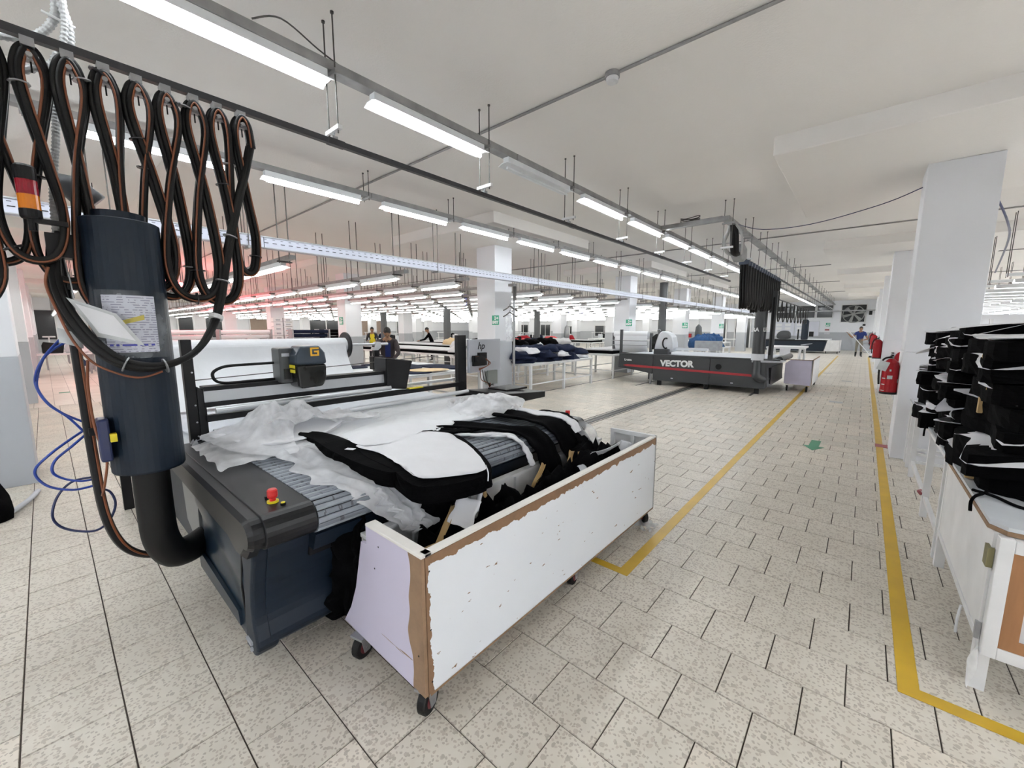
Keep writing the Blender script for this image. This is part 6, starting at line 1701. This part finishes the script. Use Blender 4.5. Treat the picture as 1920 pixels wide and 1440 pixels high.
def layer_slab(x0, x1, y0, y1, z, h, m_, label, group, seed=0, name='fabric_layers'):
    p = [(x0, y0), ((x0 * 2 + x1) / 3, y0 - .03), ((x0 + 2 * x1) / 3, y0 + .02), (x1, y0), (x1 + .02, (y0 + y1) / 2), (x1, y1), ((x0 + x1) / 2, y1 + .02), (x0, y1), (x0 - .02, (y0 + y1) / 2)]
    o = patch(p, lambda x, y: z + h + .012 * nz(x * 3, y * 3, seed), 4, thick=h).build(name, M[m_])
    return tag(o, label, 'fabric', group)
layer_slab(-7.5, -6.3, 12.4, 15.0, .80, .10, 'cloth', 'black fabric layers on the table left of the charcoal machine', 'layered fabric')
layer_slab(-7.5, -6.35, 12.5, 15.0, .905, .05, 'whitecloth', 'white fabric layer on top of the black layers by the charcoal machine', 'layered fabric')
for k, (x0, x1, y0) in enumerate([(-18.0, -9.6, 8.3), (-18.5, -9.8, 11.0), (-19, -10.2, 13.6), (-19, -12, 17.5), (-19, -12, 21.0)]):
    leg_table(x0, x1, y0, y0 + 1.5, .84, '%s long cutting table across the left hall' % ORD[k].capitalize(), 'long cutting tables', 7, 'x')
    layer_slab(x0 + .2, x1 - .1, y0 + .05, y0 + 1.4, .84, .09, 'cloth', 'black fabric layers along the %s long cutting table' % ORD[k], 'layered fabric', k)
    layer_slab(x0 + .3, x1 - .2, y0 + .1, y0 + 1.4, .935, .035, 'whitecloth', 'white paper layer on the %s long cutting table' % ORD[k], 'layered fabric', k + 5)
for k, (x, y, m_) in enumerate([(-10.4, 11.6, 'cloth'), (-11.2, 11.4, 'whitecloth'), (-12.1, 11.7, 'cloth'), (-11.0, 14.2, 'cloth'), (-12.3, 14.4, 'cloth'), (-13.8, 14.2, 'whitecloth'), (-13.0, 18.2, 'coral'), (-15.0, 18.3, 'redcloth'), (-17, 18.2, 'coral'), (-14, 21.5, 'redcloth'), (-13.5, 11.6, 'beige')]):
    o = heap(x, y, .97, .42, .4, .26, M[m_], 400 + k, name='garment'); tag(o, 'loose %s heap on a long cutting table, %s in order of distance' % ({'cloth': 'black', 'whitecloth': 'white', 'coral': 'coral', 'redcloth': 'red', 'beige': 'tan'}[m_], ORD[k]), 'garment', 'heaps on the long tables')
for k, (x0, x1, y0, y1) in enumerate([(-7.6, -6.0, 24, 27), (-10.5, -8.4, 27, 30), (-13, -11, 26, 29), (-9, -7.2, 34, 35.5), (-17, -14, 29, 31), (-5.6, -4.5, 17.0, 20.2)]):
    leg_table(x0, x1, y0, y1, .86, '%s white work table toward the far wall' % ORD[k].capitalize(), 'far white tables', 3)
for k, (x, y) in enumerate([(-5.0, 17.5), (-5.1, 18.4), (-5.0, 19.4), (-6.9, 24.6), (-6.7, 25.7)]):
    o = heap(x, y, .86, .48, .5, .46, M['denim'], 500 + k, name='denim_pile', rough=.4)
    tag(o, 'heap of blue denim clothing, %s from the charcoal machine' % ORD[k], 'garment', 'blue denim heaps')
# the worker's table
wt = leg_table(-8.25, -5.75, 3.1, 5.75, .86, 'broad white table where the worker in the dark jacket lays navy cloth', G2, 3, top='tabletop')
def flatcloth(poly, z, m_, label, seed, grp='flat cloth on the worker table'):
    o = patch(smooth_closed(poly, 3), lambda x, y: z + .012 + .01 * nz(x * 4, y * 4, seed), 5, thick=.012).build('cloth_piece', M[m_], smooth=True)
    return tag(o, label, 'cloth', grp)
flatcloth([(-8.2, 4.45), (-7.6, 4.5), (-6.9, 4.45), (-6.5, 4.75), (-7.2, 5.2), (-8.1, 5.1)], .865, 'navycloth', 'navy cloth piece under the hands of the worker', 1)
flatcloth([(-7.2, 5.2), (-6.4, 5.0), (-5.9, 5.3), (-6.4, 5.65), (-7.0, 5.6)], .865, 'navycloth', 'navy cloth piece at the far edge of the worker table', 2)
flatcloth([(-6.35, 4.3), (-5.85, 4.4), (-5.8, 4.9), (-6.2, 4.85)], .885, 'beige', 'tan pattern piece on the worker table', 3)
flatcloth([(-6.6, 4.0), (-5.9, 4.1), (-5.8, 4.5), (-6.5, 4.45)], .865, 'navycloth', 'navy cloth piece on the near corner of the worker table', 4)
flatcloth([(-8.2, 3.5), (-7.7, 3.6), (-7.5, 4.2), (-8.1, 4.3)], .865, 'navycloth', 'navy cloth piece beside the roll stand on the worker table', 5)

# ------------------------------------------------------------------ people
def person(name, label, J, R, E_, mats, head_dir, cat='person', hair=True):
    """J joints, E_ edges, R radii, mats: list of (material, set of joints) ; head joint name 'head'"""
    t = thing(name, label, cat, (J['pelvis'][0], J['pelvis'][1], 0))
    keys = list(J); idx = {k: i for i, k in enumerate(keys)}
    me = bpy.data.meshes.new('body'); me.from_pydata([J[k] for k in keys], [(idx[a], idx[b]) for a, b in E_], [])
    o = bpy.data.objects.new('body', me); COL.objects.link(o)
    sk_ = o.modifiers.new('skin', 'SKIN'); sk_.use_smooth_shade = True
    for k in keys:
        d = me.skin_vertices[0].data[idx[k]]
        r = R[k]; d.radius = r if isinstance(r, tuple) else (r, r); d.use_root = (k == 'pelvis')
    sb = o.modifiers.new('sub', 'SUBSURF'); sb.levels = 2; sb.render_levels = 2
    dg = bpy.context.evaluated_depsgraph_get(); dg.update()
    m2 = bpy.data.meshes.new_from_object(o.evaluated_get(dg))
    bpy.data.objects.remove(o)
    b = bpy.data.objects.new('body', m2); COL.objects.link(b)
    m2.materials.clear()
    for mm, _ in mats: m2.materials.append(mm)
    jv = {k: Vector(J[k]) for k in keys}
    # label each face by the nearest bone segment
    segs = [(a, c) for a, c in E_]
    own = {}
    for i, (_, ks) in enumerate(mats):
        for k in ks: own[k] = i
    for p in m2.polygons:
        c = p.center; best = None; bd = 9
        for a, e in segs:
            A = jv[a]; Bv = jv[e]; d = Bv - A; L = d.length_squared
            tt = max(0, min(1, (c - A).dot(d) / L)) if L else 0
            dd = (c - (A + d * tt)).length
            if dd < bd: bd = dd; best = e if tt > .5 else a
        p.material_index = own.get(best, 0); p.use_smooth = True
    b.parent = t; b.matrix_parent_inverse = Matrix.Translation(-Vector(t.location))
    # head: ears, nose, hair cap
    H = jv['head']; hd = Vector(head_dir).normalized(); side = hd.cross(Vector((0, 0, 1))).normalized(); up = side.cross(hd)
    hm = MB()
    def sphere(c, rx, ry, rz, n=14, m=9):
        vs = []
        for i in range(m + 1):
            ph = PI * i / m
            for q in range(n):
                a = 2 * PI * q / n
                v = hd * (rx * math.sin(ph) * math.cos(a)) + side * (ry * math.sin(ph) * math.sin(a)) + up * (rz * math.cos(ph))
                vs.append(c + v)
        fs = [(i * n + q, i * n + (q + 1) % n, (i + 1) * n + (q + 1) % n, (i + 1) * n + q) for i in range(m) for q in range(n)]
        return vs, fs
    for c, rx, ry, rz in ((H, .098, .078, .122), (H + hd * .098 - up * .015, .018, .013, .022), (H + side * .078, .014, .01, .026), (H - side * .078, .014, .01, .026)):
        vs, fs = sphere(c, rx, ry, rz); hm.add(vs, fs)
    hm.build('head', M['skin'], t, smooth=True)
    em_ = MB()
    for s_ in (-1, 1):
        vs, fs = sphere(H + hd * .088 + side * .032 * s_ + up * .012, .010, .012, .007, 8, 5); em_.add(vs, fs)
    vs, fs = sphere(H + hd * .088 - up * .052, .010, .024, .006, 8, 5); em_.add(vs, fs)
    em_.build('eyes_and_mouth', M['hair'], t, smooth=True)
    if hair:
        hb = MB(); vs, fs = sphere(H - hd * .014 + up * .022, .102, .086, .120)
        keep = [f for f in fs if sum(((vs[i] - H).dot(up) - .10 * max(0, (vs[i] - H).dot(hd)) * 6) for i in f) / 4 > .012]
        hb.add(vs, keep); hb.build('hair', M['hair'], t, smooth=True)
    return t
def hand(w, d, m_, t, n_curl=.5):
    """palm with five bent fingers at wrist w pointing along d"""
    d = Vector(d).normalized(); w = Vector(w); s_ = d.cross(Vector((0, 0, 1))).normalized(); u = s_.cross(d)
    hm = MB(); hm.tube([w, w + d * .04, w + d * .085], [.024, .038, .036], 8, flat=.5)
    for k, (o, L) in enumerate(((-.03, .062), (-.011, .075), (.009, .072), (.028, .055))):
        a = w + d * .08 + s_ * o
        hm.tube([a, a + d * L * .5 - u * .004, a + d * L * .85 - u * .022 * n_curl * 2, a + d * L - u * .034 * n_curl * 2], [.010, .0095, .009, .007], 6)
    a = w + d * .03 - s_ * .034
    hm.tube([a, a + d * .03 - s_ * .022, a + d * .055 - s_ * .03 - u * .012], [.012, .011, .008], 6)
    return hm.build('hand', m_, t, smooth=True)
ALLE = [('pelvis', 'waist'), ('waist', 'chest'), ('chest', 'neck'), ('neck', 'headb'), ('chest', 'shL'), ('shL', 'elL'), ('elL', 'wrL'), ('chest', 'shR'), ('shR', 'elR'), ('elR', 'wrR'),
        ('pelvis', 'hipL'), ('hipL', 'knL'), ('knL', 'anL'), ('anL', 'toL'), ('pelvis', 'hipR'), ('hipR', 'knR'), ('knR', 'anR'), ('anR', 'toR')]
RAD = dict(pelvis=(.15, .12), waist=(.145, .11), chest=(.17, .12), neck=.055, headb=.055, shL=.072, elL=.05, wrL=.033, shR=.072, elR=.05, wrR=.033,
           hipL=.095, knL=.065, anL=.045, toL=.035, hipR=.095, knR=.065, anR=.045, toR=.035)
def make_worker(name, label, bx, by, face, lean, arms, mats, height=1.68, bend=0.35, legs=(.0, .0), headdown=.5):
    f = Vector((math.cos(face), math.sin(face), 0)); s_ = Vector((-f.y, f.x, 0)); B = Vector((bx, by, 0)); k = height / 1.72
    up = Vector((0, 0, 1))
    spine = (up * math.cos(lean) + f * math.sin(lean))
    pel = B + up * .93 * k - f * math.sin(lean) * .12
    J = dict(pelvis=pel, waist=pel + spine * .17 * k, chest=pel + spine * .42 * k)
    nk = J['chest'] + (spine + f * .15) .normalized() * .15 * k
    hdv = (f * math.cos(headdown) - up * math.sin(headdown))
    J['neck'] = nk; J['headb'] = nk + (up * .05 + f * .02) * k
    J['head'] = nk + (up * .12 + f * .045) * k
    for sd, sg in (('L', 1), ('R', -1)):
        sh = J['chest'] + s_ * sg * .185 * k + spine * .04
        J['sh' + sd] = sh
        el, wr = arms[sd]
        J['el' + sd] = B + f * el[0] + s_ * sg * el[1] + up * el[2]
        J['wr' + sd] = B + f * wr[0] + s_ * sg * wr[1] + up * wr[2]
        hp_ = pel + s_ * sg * .09 * k - up * .05
        J['hip' + sd] = hp_
        st = legs[0 if sd == 'L' else 1]
        J['kn' + sd] = B + s_ * sg * .11 * k + up * .49 * k + f * (st * .5 + .03)
        J['an' + sd] = B + s_ * sg * .12 * k + up * .075 + f * st
        J['to' + sd] = B + s_ * sg * .14 * k + up * .04 + f * (st + .16)
    J2 = {q: tuple(v) for q, v in J.items()}
    R = {q: (tuple(a * k for a in r) if isinstance(r, tuple) else r * k) for q, r in RAD.items()}
    R['head'] = .02
    E_ = ALLE + [('headb', 'head')]
    t = person(name, label, J2, R, E_, mats, hdv)
    for sd in ('L', 'R'):
        hand(J['wr' + sd], (J['wr' + sd] - J['el' + sd]), M['skin'], t)
    return t
UP = {'waist', 'chest', 'shL', 'shR', 'elL', 'elR', 'pelvis'}
LEG = {'hipL', 'hipR', 'knL', 'knR'}
w1 = make_worker('person', 'person in a dark brown jacket bent over the white table laying navy cloth', -8.62, 5.38, -.55, .38,
            {'L': ((.38, .24, 1.08), (.58, .10, .955)), 'R': ((.36, .24, 1.08), (.56, .10, .955))},
            [(M['jacket'], UP | {'wrL', 'wrR'}), (M['darktrouser'], LEG), (M['black'], {'anL', 'anR', 'toL', 'toR'}), (M['skin'], {'neck', 'headb', 'head'})], 1.70, headdown=.75)
# open jacket front showing a blue shirt
f = Vector((math.cos(-.55), math.sin(-.55), 0)); s_ = Vector((-f.y, f.x, 0)); B = Vector((-8.62, 5.38, 0))
def shirt(u, v):
    p = B + f * (.115 + .26 * v * .85 - .01 * abs(u - .5)) + s_ * (u - .5) * .12 + Vector((0, 0, .98 + .34 * v))
    return tuple(p)
MB().grid(shirt, 6, 8).build('shirt_front', M['shirtblue'], w1, smooth=True)
w2 = make_worker('person', 'person in a blue shirt and khaki trousers sweeping at the end of the aisle', -.18, 31.3, -1.45, .08,
            {'L': ((.16, .34, 1.05), (.20, .14, .98)), 'R': ((.12, .36, 1.12), (.10, .56, 1.36))},
            [(M['shirtblue'], {'waist', 'chest', 'shL', 'shR'}), (M['khaki'], LEG | {'pelvis'}), (M['black'], {'anL', 'anR', 'toL', 'toR'}), (M['skin'], {'neck', 'headb', 'head', 'elL', 'elR', 'wrL', 'wrR'})], 1.74, headdown=.3)
br_ = thing('broom', 'long pale broom held across the body by the person in the blue shirt', 'broom', (.3, 31.2, 0))
MB().cyl((-.80, 31.15, 1.62), (.38, 31.0, .10), .022, 8).build('broom_handle', M['whitepaint'], br_)
MB().box(.30, .62, 30.85, 31.1, 0, .09).build('broom_head', M['darktrouser'], br_)
w3 = make_worker('person', 'small distant person in black reaching over a table beyond the long tables', -16.6, 11.3 + 1.6, -2.2, .35,
            {'L': ((.35, .2, 1.1), (.6, .2, 1.05)), 'R': ((.35, .2, 1.1), (.6, .15, 1.05))},
            [(M['cloth'], UP | {'wrL', 'wrR'}), (M['darktrouser'], LEG), (M['black'], {'anL', 'anR', 'toL', 'toR'}), (M['skin'], {'neck', 'headb', 'head'})], 1.72, headdown=.5)
w4 = make_worker('person', 'small distant person in a yellow vest left of the worker in the dark jacket', -17.6, 10.2, -.6, .15,
            {'L': ((.2, .26, 1.1), (.45, .2, 1.1)), 'R': ((.2, .26, 1.1), (.45, .2, 1.1))},
            [(M['yellowp'], {'waist', 'chest'}), (M['darktrouser'], LEG | {'pelvis', 'shL', 'shR', 'elL', 'elR', 'wrL', 'wrR'}), (M['black'], {'anL', 'anR', 'toL', 'toR'}), (M['skin'], {'neck', 'headb', 'head'})], 1.70, headdown=.4)
# bicycle-wheel cart behind the sweeper
bk = thing('wheeled_cart', 'grey cart with spoked wheels parked by the far wall behind the sweeper', 'cart', (.55, 37, 0))
for x in (.2, .95):
    MB().tube([(x + .33 * math.cos(a * PI / 10), 37, .34 + .33 * math.sin(a * PI / 10)) for a in range(21)], .025, 6).build('wheel', M['galv'], bk)
MB().box(.0, 1.2, 37.1, 37.5, .55, .9).build('cart_body', M['wallgrey'], bk)
# ------------------------------------------------------------------ hanging signs and pillar hangings
def lilac_sign(x, y, z, w, label, body='TABLE 2'):
    t = thing('table_sign', label, 'sign', (x, y, z), 'lilac table signs')
    f = Vector((.655, .755, 0)) if True else None
    MB().box(x - w / 2, x + w / 2, y - .01, y + .01, z - w * .26, z + w * .26).build('sign_plate', M['signblue'], t)
    text_mesh('sign_lettering', body, w * .21, M['bluetext'], frame_mat((x, y - .013, z - w * .06), (1, 0, 0), (0, 0, 1)), t, .001, .004)
    for s_ in (-1, 1): MB().cyl((x + s_ * w * .4, y, z + w * .26), (x + s_ * w * .4, y, ZC), .004, 5).build('sign_wire', M['rod'], t)
    return t
lilac_sign(-12.0, 10.75, 2.74, .78, 'lilac sign reading TABLE 2 hanging above the long cutting tables')
lilac_sign(-12.3, 19.6, 2.72, .9, 'smaller lilac sign hanging farther back right of the coat hanger pillar', 'TABLE 3')
hg = thing('coat_hangers', 'two dark coat hangers hooked on the near white pillar', 'coat hangers', (-6.27, 7.15, 2.1))
for k, z in enumerate((2.11, 1.97)):
    MB().tube(smooth_path([(-6.27, 6.93 - .0, z - .05), (-6.27, 7.05, z), (-6.27, 7.15, z + .05), (-6.27, 7.28, z), (-6.27, 7.42, z - .055)]), .014, 6).build('hanger_arms', M['rod'], hg)
    MB().tube(smooth_path([(-6.27, 7.15, z + .05), (-6.27, 7.15, z + .09), (-6.27, 7.18, z + .11)]), .006, 6).build('hanger_hook', M['rod'], hg)
cp = thing('wall_conduit', 'grey conduit running up the right face of the near pillar', 'conduit', (-6.28, 7.3, 0))
MB().box(-6.296, -6.26, 7.28, 7.33, 0, 2.68).build('conduit_length', M['galv'], cp)
MB().box(-6.27, -6.23, 7.27, 7.34, 2.3, 2.68).build('conduit_cover', M['rod'], cp)
MB().grid(lambda u, v: (-6.285 + .01 * math.sin(v * 7), 7.03 + .24 * u, 1.35 + .62 * v), 4, 8).build('plastic_wrap', M['filmclear'], cp, smooth=True)
for k, (x, y) in enumerate([(-6.2, 21.2), (-13.7, 20.9), (-14.0, 14.3)]):
    t = thing('hanging_bag', 'grey garment bag hanging on a pillar, %s' % ['on the third pillar of the near line', 'deep in the hall near the far wall', 'left of the navy clothing table'][k], 'bag', (x, y, 1.2), 'garment bags on pillars')
    MB().tube([(x, y - .0, 1.85), (x, y, 1.72), (x, y, 1.4), (x, y, .95)], [.03, .14, .17, .15], 12).build('bag_body', M['colgrey'] if k == 0 else M['galv'], t, smooth=True)
    MB().tube([(x, y, 1.85), (x, y + .0, 2.1), (x, y + .1, 2.6)], .015, 5).build('bag_strap', M['galv'], t)
# small red fire boxes
for k, (x, y, z) in enumerate([(-12.9 - 1.0, 14.5, 1.6), (-13.8, 14.7, .9), (-20.95, 7.72, 1.5), (-11.8, 39.9, 1.5), (-12.4, 39.9, 1.0)]):
    tag(MB().box(x - .1, x + .12, y - .12, y + .05, z - .18, z + .18).build('fire_box', M['extred'], bevel=.01), 'small red fire fitting, %s' % ['upper one on the pillar beyond the long tables', 'lower one on the pillar beyond the long tables', 'beside the stacked white drawers', 'upper one on the far wall', 'lower one on the far wall'][k], 'fire box')
# ------------------------------------------------------------------ left background: drawers, rolls, machines
dw = thing('drawer_stack', 'tall stack of white plastic drawers in front of a pillar on the left', 'drawers', (-20.3, 7.3, 0))
MB().box(-20.3, -19.9, 6.73, 7.57, 0, .345).build('plinth', M['whitepaint'], dw)
for c_ in range(2):
    for r_ in range(9):
        MB().box(-20.3 + .0, -19.9, 6.75 + c_ * .42, 7.13 + c_ * .42, .35 + r_ * .20, .53 + r_ * .20).build('drawer', M['whitepaint'], dw, bevel=.01)
        MB().box(-19.9, -19.885, 6.85 + c_ * .42, 7.03 + c_ * .42, .40 + r_ * .20, .47 + r_ * .20).build('drawer_window', M['wallgrey'], dw)
for k, (x, y, L, m_) in enumerate([(-17.5, 4.1, 1.6, 'white'), (-17.5, 2.6, 1.2, 'white'), (-18.5, 6.9, 1.5, 'navycloth'), (-22, 9.5, 1.8, 'cloth')]):
    t = thing('roll_rack', 'rack of horizontal rolls, %s' % ['white ones above the big white roll, right', 'white ones seen through the gap left of the gantry post', 'dark ones left of the square pillar', 'black ones behind the square pillar'][k], 'rack', (x, y, 0), 'roll racks in the left hall')
    for q in range(3):
        MB().cyl((x + q * .1, y, 1.18 + q * .17), (x + q * .1, y + L, 1.18 + q * .17), .075, 12).build('roll', M[m_] if q != 1 else M['white' if m_ == 'white' else m_], t)
    for yy in (y - .05, y + L): MB().box(x - .1, x + .35, yy, yy + .05, 0, 1.62).build('rack_leg', M['galv'], t)
for k, (x, y) in enumerate([(-22, .2), (-25, .8), (-23, 2.0), (-29, 1.5), (-30, 5), (-27, 8), (-25, 11), (-33, 9), (-31, 14), (-28, 18), (-24, 16), (-34, 20), (-26, 22), (-31, 26), (-24, 29), (-19.5, 25), (-20, 30), (-18, 33)]):
    t = thing('sewing_station', 'distant white work station with stacked goods, %s of the left hall group' % ORD[k], 'work station', (x, y, 0), 'distant work stations')
    MB().box(x - .6, x + .6, y - .9, y + .9, .72, .77).build('tabletop', M['whitepaint'], t)
    for a, b in ((-.55, -.85), (.5, -.85), (-.55, .8), (.5, .8)): MB().box(x + a, x + a + .05, y + b, y + b + .05, 0, .72).build('leg', M['galv'], t)
    MB().prism([(y - .3, .77), (y + .2, .77), (y + .25, 1.1), (y - .25, 1.18), (y - .3, 1.05)], 'x', x - .12, x + .12).build('machine_head', M['vecwhite'] if k % 3 else M['black'], t, bevel=.02)
    heap(x + .2, y + .55, .77, .3, .28, .4, M[['whitecloth', 'cloth', 'greycloth', 'navycloth'][k % 4]], 600 + k, name='goods_pile', parent=t)
    MB().box(x - .5, x + .5, y - .85, y - .5, 1.3, 1.34).box(x - .5, x - .46, y - .7, y - .66, .77, 1.34).box(x + .46, x + .5, y - .7, y - .66, .77, 1.34).build('overhead_shelf', M['whitepaint'], t)
# black bag at the left picture edge and a floor cord
o = heap(-5.60, -.50, .0, .20, .16, .30, M['cloth'], 77, name='bag', rough=.4); tag(o, 'black fabric bag standing at the left picture edge', 'bag')
tag(MB().tube(smooth_path([(-6.2, -.2, .02), (-5.9, -.25, .03), (-5.6, -.35, .03), (-5.4, -.45, .02)]), .02, 8).build('cord', M['greypaper'], smooth=True), 'pale rolled strip lying at the foot of the left pillar', 'cord')
MBc = MB().box(-6.59, -6.56, -.62, -.55, .0, 1.5)
tag(MBc.build('pillar_conduit', M['wallgrey']), 'painted conduit running down the left foreground pillar', 'conduit')
